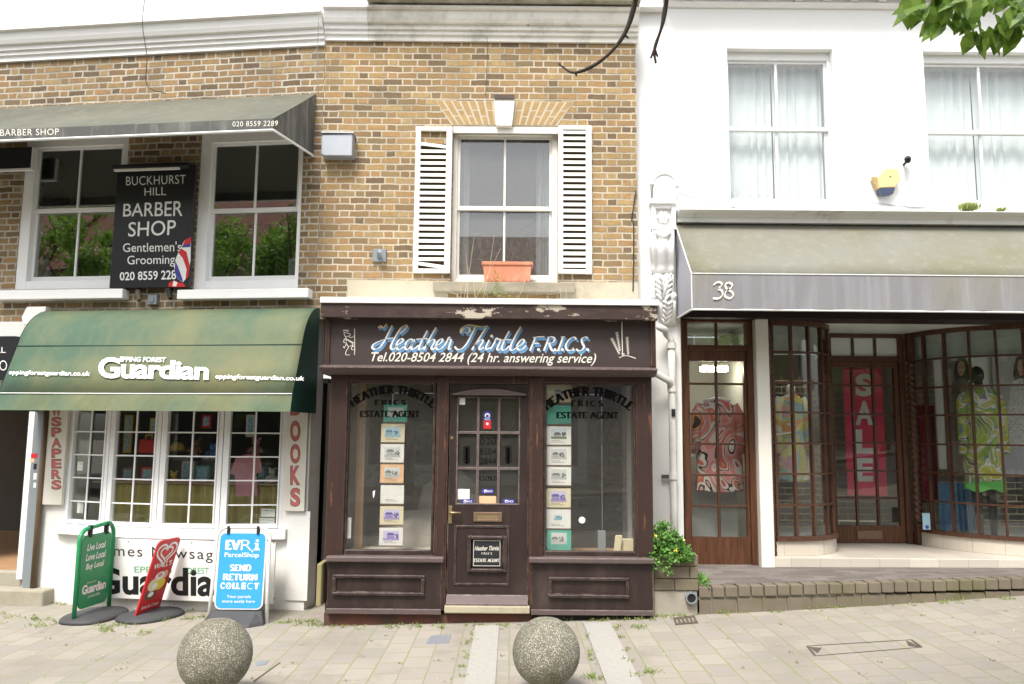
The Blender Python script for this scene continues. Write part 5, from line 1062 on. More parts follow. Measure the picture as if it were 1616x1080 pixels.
# ------------------------------------------------------------------ open doorway at the far left
dw = thing('doorway', 'dark open side doorway with grey frame and stone step at the left edge', 'doorway', WL.w(doorway[1], 0, doorway[2]))
p = WL.rect(46, 640, 62, 929, .06); MB().box(WL, p[0], p[1], -.05, .06, p[2], p[3]).build('frame', M['grey_paint'], dw, bevel=.004)
p = WL.rect(36, 640, 45, 915, .03); MB().box(WL, p[0], p[1], -.28, .03, p[2], p[3]).build('jamb', M['white_paint'], dw, bevel=.003)
for x0, y0, x1, y1, mt in ((49, 716, 59, 723, 'red'), (47, 724, 54, 730, 'card_orange'), (53, 732, 58, 741, 'black'), (53, 747, 58, 757, 'card_white'), (53, 762, 57, 770, 'card_white')):
    q = WL.rect(x0, y0, x1, y1, .06); MB().box(WL, q[0], q[1], .06, .0615, q[2], q[3]).build('sticker', M[mt], dw)
q0, q1 = LP(67, 640, .04), LP(62, 928, .04); uc = (q0[0] + q1[0]) / 2; o = MB().tube([WL.w(uc, .05, q1[1]), WL.w(uc, .05, (q0[1] + q1[1]) / 2), WL.w(uc, .05, q0[1] + .2)], .03, 10).build('drainpipe', M['pipe_brown'], smooth=True, loc=WL.w(uc, .05, q1[1])); tag(o, 'brown painted pipe between the grey door frame and the newspapers board', 'pipe')
zd = WL.px(10, 893, -.3)[1]
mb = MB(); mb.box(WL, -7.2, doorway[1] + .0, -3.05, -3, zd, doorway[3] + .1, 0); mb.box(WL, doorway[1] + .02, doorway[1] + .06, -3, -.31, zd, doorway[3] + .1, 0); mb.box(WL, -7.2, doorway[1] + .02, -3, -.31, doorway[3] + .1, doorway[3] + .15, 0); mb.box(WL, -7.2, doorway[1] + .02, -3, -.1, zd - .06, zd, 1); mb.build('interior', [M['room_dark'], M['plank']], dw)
p = WL.rect(-80, 904, 40, 928, -.02); MB().box(WL, p[0], p[1] + .05, -.3, -.021, zb0, zd - .005).build('upper_step', M['concrete'], dw, bevel=.015)
p = WL.rect(-80, 930, 68, 950, .16); MB().box(WL, p[0], p[1], -.02, .16, zb0, p[3]).build('step', M['concrete'], dw, bevel=.02)
# ================================================================== RIGHT: white rendered house with the boutique
WR = Frame((0, 8.1, 0))
def RP(x, y, v=0): return WR.px(x, y, v)
wh = thing('white_house', 'white rendered building with two net curtained windows above the boutique awning', 'building', (3.9, 8.1, .3))
uA = uE + .022; uZ = 7.2; zTopR = RP(1250, 14)[1]; zBand = RP(1300, 345)[1]
w1 = WR.rect(1150, 77, 1318, 318); w2 = WR.rect(1463, 82, 1660, 320)
MB().wall(WR, uA, uZ, zBand, zTopR + .6, [w1, w2], -.35, 0).build('wall', M['white_render'], wh)
for op, ym in ((w1, 204), (w2, 209)):
    zr = WR.px((1235 if op is w1 else 1545), ym, -.12)[1]
    o, gg = sash_window(wh, WR, op, -.08, M['white_paint'], M['glass'], rail=zr, fw=(.012, .03, .09, .012), bw=.026)
    mb = MB(); um = (gg[0] + gg[1]) / 2
    drape(mb, WR, gg[0] + .005, um - .015, -.27, gg[2], gg[3], 5, .018); drape(mb, WR, um + .0, gg[1] - .005, -.27, gg[2], gg[3], 5, .018, seed=3); mb.build('curtain', M['net'], o)
mb = MB(); mb.box(WR, uA + .1, uZ - .1, -2.05, -2, zBand, zTopR + .5, 0); mb.build('interior', M['room_dark'], wh)
# eaves cornice with brackets
zc = RP(1250, 14)[1]
MB().profile(WR, RP(1046, 10)[0], uZ, [(0, zc), (.03, zc), (.05, zc + .03), (.05, zc + .05), (0, zc + .05)]).build('frieze_moulding', M['stucco'], wh)
cor = MB().box(WR, RP(1040, 10)[0], uZ, -.1, .32, zc + .20, zc + .30).build('cornice', M['stucco'], wh, bevel=.01)
for i in range(10):
    u = RP(1090 + 44.6 * i, 8, .2)[0]; MB().profile(WR, u - .03, u + .05, [(.001, zc + .052), (.04, zc + .06), (.14, zc + .10), (.22, zc + .14), (.22, zc + .198), (.001, zc + .198)]).build('bracket', M['stucco'], cor)
mb = MB(); a = WR.rect(1004, -20, 1046, 14, .08); mb.box(WR, a[0], a[1], .0, .08, a[2] + .05, a[3] + .2); mb.box(WR, a[0] - .02, a[1] + .02, .0, .11, a[2], a[2] + .05); mb.build('end_block', M['stucco'], wh, bevel=.008)
# string course above the awning
zl0 = RP(1340, 352, .1)[1]; zl1 = RP(1340, 331, .18)[1]; uB = RP(1067, 345)[0]
MB().profile(WR, uB, uZ, [(.0, zl0 + .002), (.08, zl0 + .002), (.08, zl0 + .045), (.10, zl0 + .055), (.12, zl0 + .085), (.20, zl0 + .10), (.20, zl1 - .012), (0, zl1 + .02)]).build('string_course', M['ledge'], wh)
# pilaster strip left of the console and the lower white wall with the drainpipe
pil = WR.rect(1007, 275, 1028, 472, .06); MB().box(WR, uA + .0, pil[1], .001, .06, pil[2] - .6, pil[3]).build('pilaster', M['white_paint'], wh, bevel=.006)
zg = g(2) + .0
lowr = RP(1077, 700)[0]; MB().box(WR, uA - .12, lowr, -.35, 0, zg - .1, zBand - .001).build('lower_wall', M['white_weathered'], wh)
# console bracket in parts
def cr(x0, y0, x1, y1, v): return WR.rect(x0, y0, x1, y1, v)
con = thing('console_bracket', 'ornate white plaster scroll bracket with leaves between estate agent and boutique awning', 'bracket', WR.w(RP(1047, 510)[0], 0, RP(1047, 510)[1]))
a = cr(1031, 277, 1067, 312, .10); cxm = (a[0] + a[1]) / 2; hw = (a[1] - a[0]) / 2
arch = [(a[0], a[2]), (a[1], a[2])] + [(cxm + hw * math.cos(R(t)), a[3] - hw * .9 + hw * .9 * math.sin(R(t))) for t in range(0, 181, 15)]
MB().prism(WR, arch, 0, .10).build('arched_block', M['white_paint'], con, bevel=.008)
mb = MB(); mb.tube([WR.w(cxm + (hw + .01) * math.cos(R(t)), .09, a[3] - hw * .9 + (hw + .01) * math.sin(R(t))) for t in range(-10, 191, 12)], .024, 8); mb.build('arch_moulding', M['white_weathered'], con, smooth=True)
b = cr(1026, 313, 1069, 321, .16); MB().box(WR, b[0], b[1], 0, .16, b[2], b[3]).build('cap', M['white_paint'], con, bevel=.008)
b = cr(1028, 322, 1067, 362, .13); blk = MB().frame(WR, b[0], b[1], b[2], b[3], .045, .045, .04, .04, .02, .13).box(WR, b[0] + .01, b[1] - .01, 0, .085, b[2] + .01, b[3] - .01).build('block', M['stucco'], con, bevel=.006)
fc = ((b[0] + b[1]) / 2, (b[2] + b[3]) / 2); mb = MB()
for i in range(6): t = R(60 * i); mb.blob(WR.w(fc[0] + .038 * math.cos(t), .10, fc[1] + .038 * math.sin(t)), .03, .025, .03, 6)
mb.blob(WR.w(fc[0], .115, fc[1]), .022, .02, .022, 6); mb.build('rosette', M['white_paint'], blk, smooth=True)
def swept(x0, x1, ys, vs, ribs, mat, nm):               # ribbed scroll: front depth follows vs down ys
    NN = 24; rings = []
    for y, v in zip(ys, vs):
        r_ = []
        for i in range(NN + 1):
            t = i / NN; x = x0 + (x1 - x0) * t; u, z = RP(x, y, v); r_.append(WR.w(u, max(.01, v * (.86 + .14 * abs(math.cos(math.pi * ribs * t)))), z))
        ua, z_ = RP(x0, y, v); ub, _ = RP(x1, y, v)
        rings.append([WR.w(ua, .0, z_)] + r_ + [WR.w(ub, .0, z_)])
    return MB().loft(rings, True, True).build(nm, mat, con, smooth=True)
swept(1030, 1064, [363, 366, 372, 384, 396, 408, 414, 418, 424, 430], [.10, .20, .25, .27, .25, .20, .165, .15, .155, .13], 2, M['stucco'], 'upper_scroll')
mb = MB(); mb.prism(WR, [RP(1033, 364, .26), RP(1062, 364, .26), RP(1056, 371, .26), RP(1047, 376, .26), RP(1038, 371, .26)], .2, .275); mb.build('scroll_lip', M['white_paint'], con, bevel=.012)
swept(1031, 1063, [430, 436, 446, 458, 468, 474], [.10, .14, .15, .135, .12, .13], 3, M['stucco'], 'leaf_panel')
swept(1042, 1066, [474, 480, 490, 500, 508, 514], [.14, .16, .13, .10, .06, .02], 2, M['white_weathered'], 'tail')
mb = MB()
for s_ in (-1, 1):
    for i, (y, l) in enumerate(((436, 12), (444, 13), (452, 13), (460, 12), (468, 10))):
        P = [RP(1047 + s_ * 2, y + 8, .15), RP(1047 + s_ * l * .6, y + 1, .16), RP(1047 + s_ * l, y - 3, .15), RP(1047 + s_ * (l + 1), y + 3, .12)]
        mb.tube([WR.w(p[0], v, p[1]) for p, v in zip(P, (.15, .165, .16, .13))], [.012, .016, .013, .005], 6)
for i, y in enumerate((476, 483, 490, 497, 504)):
    for s_ in (-1, 1):
        P = [RP(1054 - i * .6, y + 6, .14), RP(1054 - i * .6 + s_ * 6, y, .15 - i * .02), RP(1054 - i * .6 + s_ * (10 - i), y + 4, .12 - i * .02)]
        mb.tube([WR.w(p[0], v, p[1]) for p, v in zip(P, (.15 - i * .022, .165 - i * .022, .12 - i * .02))], [.012, .015, .005], 6)
p = RP(1047, 470, .17); mb.tube([WR.w(RP(1047, 432)[0], .17, RP(1047, 432, .17)[1]), WR.w(RP(1047, 450)[0], .18, RP(1047, 450, .18)[1]), WR.w(p[0], .16, p[1])], [.012, .016, .010], 8)
p = RP(1062, 468, .12); mb.blob(WR.w(p[0], .12, p[1]), .04, .05, .045, 8)
mb.build('acanthus_leaf', M['stucco'], con, smooth=True)
# drainpipe
ux = RP(1062, 700, .09)[0]; zz = lambda y, v=.09: RP(1062, y, v)[1]
dp = thing('drainpipe', 'white painted drainpipe with two arms to the brown shopfront, paint flaking black at the joints', 'pipe', WR.w(ux, .09, zz(868)))
MB().tube([WR.w(ux, .09, zz(y)) for y in (885, 800, 700, 600, 542)], .038, 12).build('pipe', M['pipe_white'], dp, smooth=True)
MB().tube([WR.w(ux, .09, zz(546)), WR.w(ux - .005, .09, zz(535)), WR.w(ux - .05, .10, zz(528)), WR.w(RP(1046, 525)[0], .13, RP(1046, 524)[1]), WR.w(RP(1034, 520)[0], .20, RP(1034, 520)[1])], .036, 12).build('upper_arm', M['pipe_white'], dp, smooth=True)
MB().tube([WR.w(ux - .01, .10, zz(612)), WR.w(RP(1052, 603)[0], .13, RP(1052, 603)[1]), WR.w(RP(1030, 593)[0], .22, RP(1030, 593)[1])], .034, 12).build('lower_arm', M['pipe_white'], dp, smooth=True)
for y in (546, 614, 752): MB().tube([WR.w(ux, .09, zz(y) - .03), WR.w(ux, .09, zz(y) + .03)], .049, 12).build('collar', M['pipe_white'], dp)
MB().box(WR, ux - .11, ux + .01, .03, .05, zz(756), zz(750)).build('strap', M['iron'], dp)
mb = MB(); mb.box(WR, ux - .02, ux + .02, .136, .139, zz(658), zz(646)); mb.build('sticker', M['black'], dp)
# alarm box, camera, cables, tufts
ac_ = [(1377, 283), (1392, 275), (1402, 264), (1420, 266), (1424, 280), (1414, 297), (1412, 306), (1390, 307), (1386, 298)]
p0 = RP(1400, 306, .08); al = thing('alarm_box', 'pale yellow burglar alarm box with dark blue lens on the white wall between the windows', 'alarm box', WR.w(p0[0], 0, p0[1]))
MB().pprism(WR, [(1385, 280), (1398, 265), (1418, 266), (1422, 283), (1413, 296), (1388, 297)], 0, .09).build('body', M['alarm'], al, bevel=.01)
mb = MB()
for i in range(6): mb.pbox(WR, 1377 + i * 1.3, 279 + i * 3.1, 1392, 280.6 + i * 3.1, .01, .07)
mb.build('grille', M['alarm'], al, bevel=.002)
MB().pprism(WR, [(1388, 297.5), (1413, 296.5), (1410, 306), (1391, 307)], .005, .095).build('lens', M['alarm_blue'], al, bevel=.006)
mb = MB(); disc(mb, WR, .092, (1405, 279), 1.3); mb.build('screw', M['iron'], al)
p0 = RP(1430, 262, .05); sc_ = thing('security_camera', 'small black camera on the white wall above the yellow alarm box', 'camera', WR.w(p0[0], 0, p0[1]))
MB().tube([WR.w(p0[0], 0, p0[1] + .03), WR.w(p0[0], .07, p0[1] + .04)], .012, 8).build('arm', M['black'], sc_)
MB().tube([WR.w(p0[0] + .02, .05, p0[1] + .075), WR.w(p0[0] - .02, .13, p0[1] + .03)], [.036, .030], 10).build('body', M['black'], sc_, smooth=False)
cable('wall_cable', [(1430, 266), (1428, 285), (1427, 310), (1430, 324), (1470, 328)], WR, .01, .005, M['white_weathered'], 'pale cable below the small black camera')
cable('wall_cable', [(1072, 305), (1100, 315), (1140, 325), (1160, 328), (1150, 322)], WR, .012, .004, M['grey_paint'], 'loose grey cable from the top of the scroll bracket to the first white window')
cable('wall_cable', [(1332, 328), (1350, 323), (1390, 322), (1430, 327), (1476, 328)], WR, .012, .004, M['grey_paint'], 'grey cable along the string course between the two white windows')
def tuft(x, y, v, w_, h_, n, lab, mat):
    u, z = RP(x, y, v); c = WR.w(u, v, z); mb = MB()
    for i in range(n):
        b = c + Vector((random.gauss(0, w_ * .4), random.gauss(0, .03), 0)); d = Vector((random.uniform(-.6, .6), random.uniform(-.6, .3), 1)).normalized(); leaf_quad(mb, b, d, Vector((random.uniform(-1, 1), -1, 0)), random.uniform(.5, 1) * h_, .012)
    return tag(mb.build('grass_tuft', mat, loc=c), lab, 'plant')
tuft(1528, 333, .13, .10, .11, 260, 'bright green tuft growing on the ledge under the right white window', M['grass'])
tuft(1580, 334, .13, .07, .05, 80, 'thin mossy tuft on the ledge right of the bright green one', M['grass'])
# ------------------------------------------------------------------ boutique awning
aw = thing('boutique_awning', 'faded beige canvas awning numbered 38 over the boutique windows', 'awning', WR.w(4, 0, RP(1300, 500)[1]))
uL = RP(1066, 430)[0]; uRw = uZ - .2; vA = .72
zA1 = RP(1340, 355, .02)[1]; zAf1 = WR.px(1340, 434, vA)[1]; zAf0 = WR.px(1340, 489, vA)[1]; zA0 = RP(1066, 502)[1]
mb = MB(); N = 16
for i in range(N):
    a, b = uL + (uRw - uL) * i / N, uL + (uRw - uL) * (i + 1) / N
    for k_ in range(4):
        t0, t1 = k_ / 4, (k_ + 1) / 4; f = lambda t, u: (vA + (.02 - vA) * t, zAf1 + (zA1 - zAf1) * t - .018 * math.sin(math.pi * t) * (.6 + .4 * math.sin(u * 2.7)))
        mb.lf(WR, [(a, *f(t0, a)), (b, *f(t0, b)), (b, *f(t1, b)), (a, *f(t1, a))])
mb.build('canopy_top', M['beige_awning'], aw, smooth=True); md = aw.children[-1].modifiers.new('thickness', 'SOLIDIFY'); md.thickness = .005; md.offset = -1
mb = MB(); NN = 40
for i in range(NN):
    a, b = uL + (uRw - uL) * i / NN, uL + (uRw - uL) * (i + 1) / NN; wv = lambda u: vA + .004 * math.sin(u * 13) + .003 * math.sin(u * 31)
    slab(mb, WR, [(a, wv(a), zAf0), (b, wv(b), zAf0), (b, vA, zAf1), (a, vA, zAf1)], .004)
va_ = mb.build('valance', M['beige_valance'], aw)
mb = MB(); slab(mb, WR, [(uL, vA, zAf0), (uL, vA, zAf1), (uL, .02, zA1), (uL, .02, zA0)]); mb.build('side_panel', M['side_awning'], aw)
for nm, P in (('top_piping', [(uL, vA + .002, zAf1), (uRw, vA + .002, zAf1)]), ('bottom_bar', [(uL, vA - .006, zAf0 - .01), (uRw, vA - .006, zAf0 - .01)]), ('side_piping', [(uL, vA, zAf1), (uL, .02, zA1)]), ('side_bar', [(uL, vA, zAf0 - .01), (uL, .02, zA0 - .01)]), ('corner_piping', [(uL, vA + .002, zAf0), (uL, vA + .002, zAf1)])):
    MB().tube([WR.w(*p) for p in P], .010 if 'bar' in nm else .006, 6).build(nm, M['piping'], aw)
mb = MB(); vv = vA + .010
def N38(p): return p
STROKES(mb, WR, vv, [[(1126, 450), (1131, 446), (1137, 446), (1139, 450), (1133, 456)], [(1133, 456), (1139, 459), (1140, 466), (1134, 471), (1125, 471)], [(1150, 446), (1145, 449), (1147, 456), (1155, 461), (1157, 467), (1151, 471), (1144, 467), (1146, 460), (1154, 454), (1155, 449), (1150, 446)]], N38, .016, .008, 60)
mb.build('number', M['cream_ink'], va_)
# ------------------------------------------------------------------ boutique shopfront
bt_ = thing('shopfront', 'dark varnished boutique front with recessed door between two curved bay windows', 'shopfront', (3.6, 8.1, .36))
zP = RP(1136, 893, -.1)[1]                               # forecourt level at the front
zBeam = RP(1340, 501, -.02)[1]; zHead = RP(1340, 507, -.02)[1]
zSoff = zHead + .02
MB().box(WR, lowr + .002, uZ, -.34, .02, zSoff, zBand - .002).build('beam', M['dark_wood'], bt_)
MB().box(WR, lowr, uZ, -1.6, -.342, zSoff + .001, zSoff + .04).build('soffit', M['frost'], bt_)
# tall glazed side door
V1 = -.14
d0 = WR.rect(1079, 507, 1194, 894, V1); zTr = RP(1136, 552, V1)[1]
o = MB().frame(WR, d0[0], d0[1], d0[2], zSoff, .06, .075, .03, 0, V1 - .12, V1).box(WR, d0[0] + .06, d0[1] - .075, V1 - .10, V1 - .01, zTr, zTr + .05).build('door_frame', M['door_wood'], bt_, bevel=.006)
um = (d0[0] + .06 + d0[1] - .075) / 2
MB().box(WR, um - .013, um + .013, V1 - .06, V1 - .03, zTr + .05, zSoff - .03).build('transom_bar', M['door_wood'], o); MB().box(WR, d0[0] + .06, d0[1] - .075, V1 - .05, V1 - .045, zTr + .05, zSoff - .03).build('transom_pane', M['glass_up'], o)
dl = (d0[0] + .062, d0[1] - .077, d0[2] + .005, zTr - .004); go = WR.rect(1090, 570, 1177, 848, V1 - .03)
dr = MB().wall(WR, *dl, [go], V1 - .085, V1 - .03).build('door', M['door_wood'], bt_)
mb = MB(); gy = [RP(1133, y, V1 - .04)[1] for y in (606, 653, 701, 750, 799)]; ucm = (go[0] + go[1]) / 2
mb.box(WR, ucm - .013, ucm + .013, V1 - .078, V1 - .038, go[2], go[3])
for z_ in gy: mb.box(WR, go[0], ucm - .013, V1 - .078, V1 - .039, z_ - .011, z_ + .011); mb.box(WR, ucm + .013, go[1], V1 - .078, V1 - .039, z_ - .011, z_ + .011)
mb.build('glazing_bar', M['bay_wood'], dr, bevel=.004); MB().box(WR, go[0], go[1], V1 - .062, V1 - .058, go[2], go[3]).build('pane', M['glass'], dr)
mb = MB(); q = WR.rect(1184, 828, 1187, 832, V1 - .02); disc(mb, WR, V1 - .028, (1185, 830), 1.8); mb.build('lock', M['black'], dr)
p = WR.rect(1196, 503, 1219, 896, -.04); pw = (RP(1197, 700, -.04)[0], RP(1218, 700, -.04)[0])
MB().box(WR, pw[0], pw[1], -.5, -.04, zP - .12, zSoff - .001).build('pilaster', M['old_white'], bt_, bevel=.01)
# lit strip lamp and dress hanging behind the side door
p = WR.rect(1106, 572, 1150, 586, -.8); ln = thing('strip_lamp', 'lit white strip lamp glowing at the top of the tall boutique side door', 'lamp', WR.w((p[0] + p[1]) / 2, -.85, p[2])); MB().box(WR, p[0], p[1], -.9, -.8, (p[2] + p[3]) / 2, p[3]).build('housing', M['board_white'], ln, bevel=.006); MB().box(WR, p[0] + .01, p[1] - .01, -.88, -.795, p[2], (p[2] + p[3]) / 2 - .001).build('diffuser', emit('lamp_glow', (1, .93, .72), 18), ln)
zi0 = zP + .0
mb = MB(); mb.box(WR, d0[0] - .05, pw[1] - .1, -1.75, -1.7, zi0, zSoff, 0); mb.box(WR, lowr - .05, lowr - .001, -1.7, -.36, zi0, zSoff, 0); mb.box(WR, pw[1] - .1, pw[1] - .05, -1.7, -.51, zi0, zSoff, 0); mb.box(WR, lowr, pw[1] - .05, -1.7, -.36, zi0 - .05, zi0, 0)
mb.box(WR, go[0], go[1] + .02, -.62, -.60, zi0 + .05, RP(1133, 760, -.6)[1], 0)
mb.build('side_lobby', M['room_light'], bt_)
def dress(nm, cx, ytop, ybot, wt, ww, wb, v, mat, lab, sleeve=None, depth=.10, hem=None, parent=None):
    rings = []; NN = 26; zt_, zb_ = WR.px(cx, ytop, v)[1], WR.px(cx, ybot, v)[1]; uc_ = WR.px(cx, (ytop + ybot) / 2, v)[0]; m_ = WR.px(cx + 1, ytop, v)[0] - WR.px(cx, ytop, v)[0]
    prof_ = [(0, wb), (.25, wb * .96), (.5, ww), (.75, (ww + wt) / 2), (.9, wt), (.97, wt * .72), (1, wt * .3)]
    for t, hw_ in prof_:
        z_ = zb_ + (zt_ - zb_) * t; rr_ = []
        for k_ in range(NN):
            a_ = 2 * math.pi * k_ / NN; f_ = 1 + .11 * (1 - t * .75) * math.sin(a_ * 7 + 1 + 1.5 * t) + .04 * math.sin(a_ * 12 + 3 * t) ; rr_.append(WR.w(uc_ + hw_ * m_ * math.cos(a_) * f_, v + depth * (1 - .3 * t) * math.sin(a_) * f_, z_ + (.012 * math.sin(a_ * 3) if t == 0 else 0)))
        rings.append(rr_)
    o = thing(nm, lab, 'dress' if 'dress' in nm else 'tunic', WR.w(uc_, v, zb_)); MB().loft(rings, True, False).build('body', mat, o, smooth=True)
    if sleeve:
        for s_ in (-1, 1):
            P = [WR.w(uc_ + s_ * (wt * .82) * m_, v, zt_ - .05), WR.w(uc_ + s_ * (wt + sleeve[0] * .6) * m_, v + .01, zt_ - .16), WR.w(uc_ + s_ * (wt + sleeve[0]) * m_, v + .03, WR.px(cx, sleeve[1], v)[1])]
            MB().tube(P, [.055, .06, .05], 10).build('sleeve', mat, o, smooth=True)
    return o, uc_, zb_, zt_
M['dress_coral'] = swirl('coral_print', [(0, (.62, .10, .09)), (.30, (.72, .60, .54)), (.36, (.66, .22, .20)), (.43, (.70, .36, .34)), (.47, (.03, .02, .02)), (.49, (.72, .62, .56)), (.53, (.62, .13, .10)), (.59, (.66, .28, .12)), (.64, (.04, .03, .03)), (.67, (.42, .34, .28))], 2.1, 1.8, 'marble', det=1.0)
M['dress_pastel'] = swirl('pastel_print', [(0, (.66, .62, .26)), (.36, (.68, .40, .44)), (.42, (.64, .62, .30)), (.48, (.36, .52, .58)), (.52, (.68, .58, .18)), (.57, (.70, .34, .14)), (.62, (.72, .66, .60)), (.68, (.35, .50, .22))], 3.6, .8, 'marble', det=1.0)
M['dress_green'] = swirl('green_swirl_print', [(0, (.46, .46, .05)), (.34, (.58, .52, .12)), (.41, (.75, .74, .70)), (.45, (.20, .19, .33)), (.48, (.30, .48, .09)), (.54, (.56, .50, .10)), (.60, (.72, .70, .66)), (.64, (.10, .10, .14)), (.67, (.34, .46, .08)), (.9, (.66, .64, .6))], 2.6, 2.4, 'marble', det=1.0)
M['hem_green'] = plain('lime_hem', (.16, .60, .12), .7)
o, *_ = dress('dress', 1133, 632, 775, 31, 33, 36, -.42, M['dress_coral'], 'coral pink printed dress hanging behind the tall boutique side door', (4, 716), .09)
uc_, zt_ = _[0], _[2]; MB().tube([WR.w(uc_ - .14, -.42, zt_ - .015), WR.w(uc_, -.42, zt_ + .015), WR.w(uc_ + .14, -.42, zt_ - .015)], .022, 8).build('hanger', M['board_white'], o, smooth=True)
# recessed shop door with side posts
V2 = -1.15
dd = WR.rect(1308, 520, 1434, 858, V2); zS = WR.px(1370, 858, V2)[1]; zTd = RP(1370, 570, V2)[1]
fr2 = MB().frame(WR, dd[0], dd[1], zS, zSoff - .001, .07, .07, .05, 0, V2 - .10, V2).box(WR, dd[0] + .07, dd[1] - .07, V2 - .09, V2 - .01, zTd, zTd + .06).build('door_frame', M['bay_wood'], bt_, bevel=.006)
t0, t1 = dd[0] + .07, dd[1] - .07
mb = MB()
for i in (1, 2): u = t0 + (t1 - t0) * i / 3; mb.box(WR, u - .014, u + .014, V2 - .06, V2 - .02, zTd + .06, zSoff - .051)
mb.build('transom_bar', M['bay_wood'], fr2); MB().box(WR, t0, t1, V2 - .05, V2 - .042, zTd + .06, zSoff - .05).build('transom_pane', M['frost'], fr2)
gs = WR.rect(1317, 580, 1416, 830, V2 - .03); dr2 = MB().wall(WR, t0 + .003, t1 - .003, zS + .006, zTd - .003, [gs], V2 - .08, V2 - .03).build('door', M['door_wood'], bt_)
us_ = [gs[0] + (gs[1] - gs[0]) * i / 3 for i in range(4)]; zs3 = [gs[2]] + [RP(1370, y, V2 - .04)[1] for y in (786, 743, 699, 654, 609)] + [gs[3]]
mb = MB()
for i in (1, 2): mb.box(WR, us_[i] - .013, us_[i] + .013, V2 - .075, V2 - .035, gs[2], gs[3])
for z_ in zs3[1:-1]:
    for i in range(3): mb.box(WR, us_[i] + (.013 if i else 0), us_[i + 1] - (.013 if i < 2 else 0), V2 - .075, V2 - .036, z_ - .011, z_ + .011)
mb.build('glazing_bar', M['bay_wood'], dr2, bevel=.004); MB().box(WR, gs[0], gs[1], V2 - .06, V2 - .056, gs[2], gs[3]).build('pane', M['glass'], dr2)
p = WR.rect(1353, 838, 1392, 851, V2 - .03); lb2 = MB().frame(WR, p[0], p[1], p[2], p[3], .03, .03, .02, .02, V2 - .03, V2 - .018).build('letterbox', M['bronze'], dr2, bevel=.003); MB().box(WR, p[0] + .03, p[1] - .03, V2 - .03, V2 - .024, p[2] + .02, p[3] - .02).build('flap', M['bronze'], lb2)
# SALE banner behind the door glass
p = WR.rect(1334, 582, 1396, 782, V2 - .22); sb = thing('sale_banner', 'red banner reading sale in white letters behind the recessed boutique door', 'banner', WR.w(p[0], V2 - .22, p[2])); MB().box(WR, p[0], p[1], V2 - .224, V2 - .22, p[2], p[3]).build('cloth', plain('banner_red', (.74, .045, .11), .5), sb)
mb = MB(); 
for ch, y0, y1 in (('S', 590, 626), ('A', 633, 671), ('L', 678, 716), ('E', 723, 760)): T(mb, WR, V2 - .2185, ch, [(1350, y0), (1378, y0), (1378, y1), (1350, y1)], offset=.045)
mb.build('lettering', M['white_ink'], sb.children[-1])
# curved bays
def bay(plan, lab, rows_px, colu, base_top_y):
    pass
def curve_pts(P, n):
    L = smooth_line([(p[0], p[1], 0) for p in P], 12); d = [0]
    for a_, b_ in zip(L, L[1:]): d.append(d[-1] + (b_ - a_).length)
    return L, d
def along(L, d, s):
    s = max(0, min(d[-1], s))
    for i in range(len(d) - 1):
        if s <= d[i + 1] + 1e-9: t = (s - d[i]) / (d[i + 1] - d[i] or 1); return L[i].lerp(L[i + 1], t)
    return L[-1]
zBb = RP(1240, 870, -.2)[1] + .0; zsill = RP(1262, 853, -.2)[1]; zgl0 = RP(1240, 846, -.2)[1]
zrows = [RP(1240, y, -.2)[1] for y in (797, 748, 700, 651, 604, 556)]; zgl1 = zSoff - .05
def make_bay(P, ncol, nm, edges=None):
    L, d = curve_pts(P, 12); tot = d[-1]
    def pt(s, off=0.0):
        a_, b_ = along(L, d, s - .01), along(L, d, s + .01); t_ = (b_ - a_).normalized(); n_ = Vector((t_.y, -t_.x, 0)); p_ = along(L, d, s) + n_ * off * SGN[0]; return p_
    SGN = [1]
    mid = pt(tot * .5, .1)
    if mid.y < along(L, d, tot * .5).y: SGN[0] = -1
    K = 30; ss = [tot * i / K for i in range(K + 1)]
    W_ = lambda p_, z_: WR.w(p_.x, p_.y, z_)
    def band_(mb, z0, z1, o0, o1):
        mb.loft([[W_(pt(s, o0), z0), W_(pt(s, o1), z0), W_(pt(s, o1), z1), W_(pt(s, o0), z1)] for s in ss], True, True)
    o = MB(); band_(o, zsill - .0, zsill + .04, -.05, .045); o = o.build(nm, M['bay_wood'], bt_)
    mb = MB(); band_(mb, zgl1, zSoff - .001, -.04, .03); mb.build('head_rail', M['bay_wood'], o)
    mb = MB(); band_(mb, zS - .0, zsill - .001, -.06, .02)
    me_ = mb
    me_.uv = []
    for q_ in ss[:-1]:
        ds = tot / K
        for i in range(4): me_.uv.append([(q_ if i == 1 or True else 0, 0.02)] * 4)
    K2 = []
    # proper tiling coordinates for the marble base
    me_.uv = []
    for fi, f in enumerate(me_.f):
        uvf = []
        for vi in f: v = me_.v[vi]; uvf.append((v.x * .8 - v.y * .6, v.z - zS + .02))
        me_.uv.append(uvf)
    me_.build('marble_base', M['marble'], o)
    if edges is None: edges = [tot * i / ncol for i in range(ncol + 1)]
    for s in edges:
        p_ = [pt(s + ds, of) for ds, of in ((-.014, -.025), (.014, -.025), (.010, .022), (-.010, .022))]
        mb = MB(); mb.loft([[W_(q_, z_) for q_ in p_] for z_ in (zsill + .04, zgl1)]); mb.build('mullion', M['bay_wood'], o)
    for z_ in zrows:
        mb = MB(); band_(mb, z_ - .010, z_ + .010, -.018, .026 if False else .018); mb.build('glazing_bar', M['bay_wood'], o)
    mb = MB(); mb.loft([[W_(pt(s, -.003), zsill + .03), W_(pt(s, .003), zsill + .03), W_(pt(s, .003), zgl1 + .01), W_(pt(s, -.003), zgl1 + .01)] for s in ss], True, True); mb.build('pane', M['glass'], o)
    mb = MB(); band_(mb, zrows[-1] + .012, zgl1 + .02, -.09, -.075); mb.build('pelmet', M['frost'], o)
    return o
u1218 = pw[1] + .055
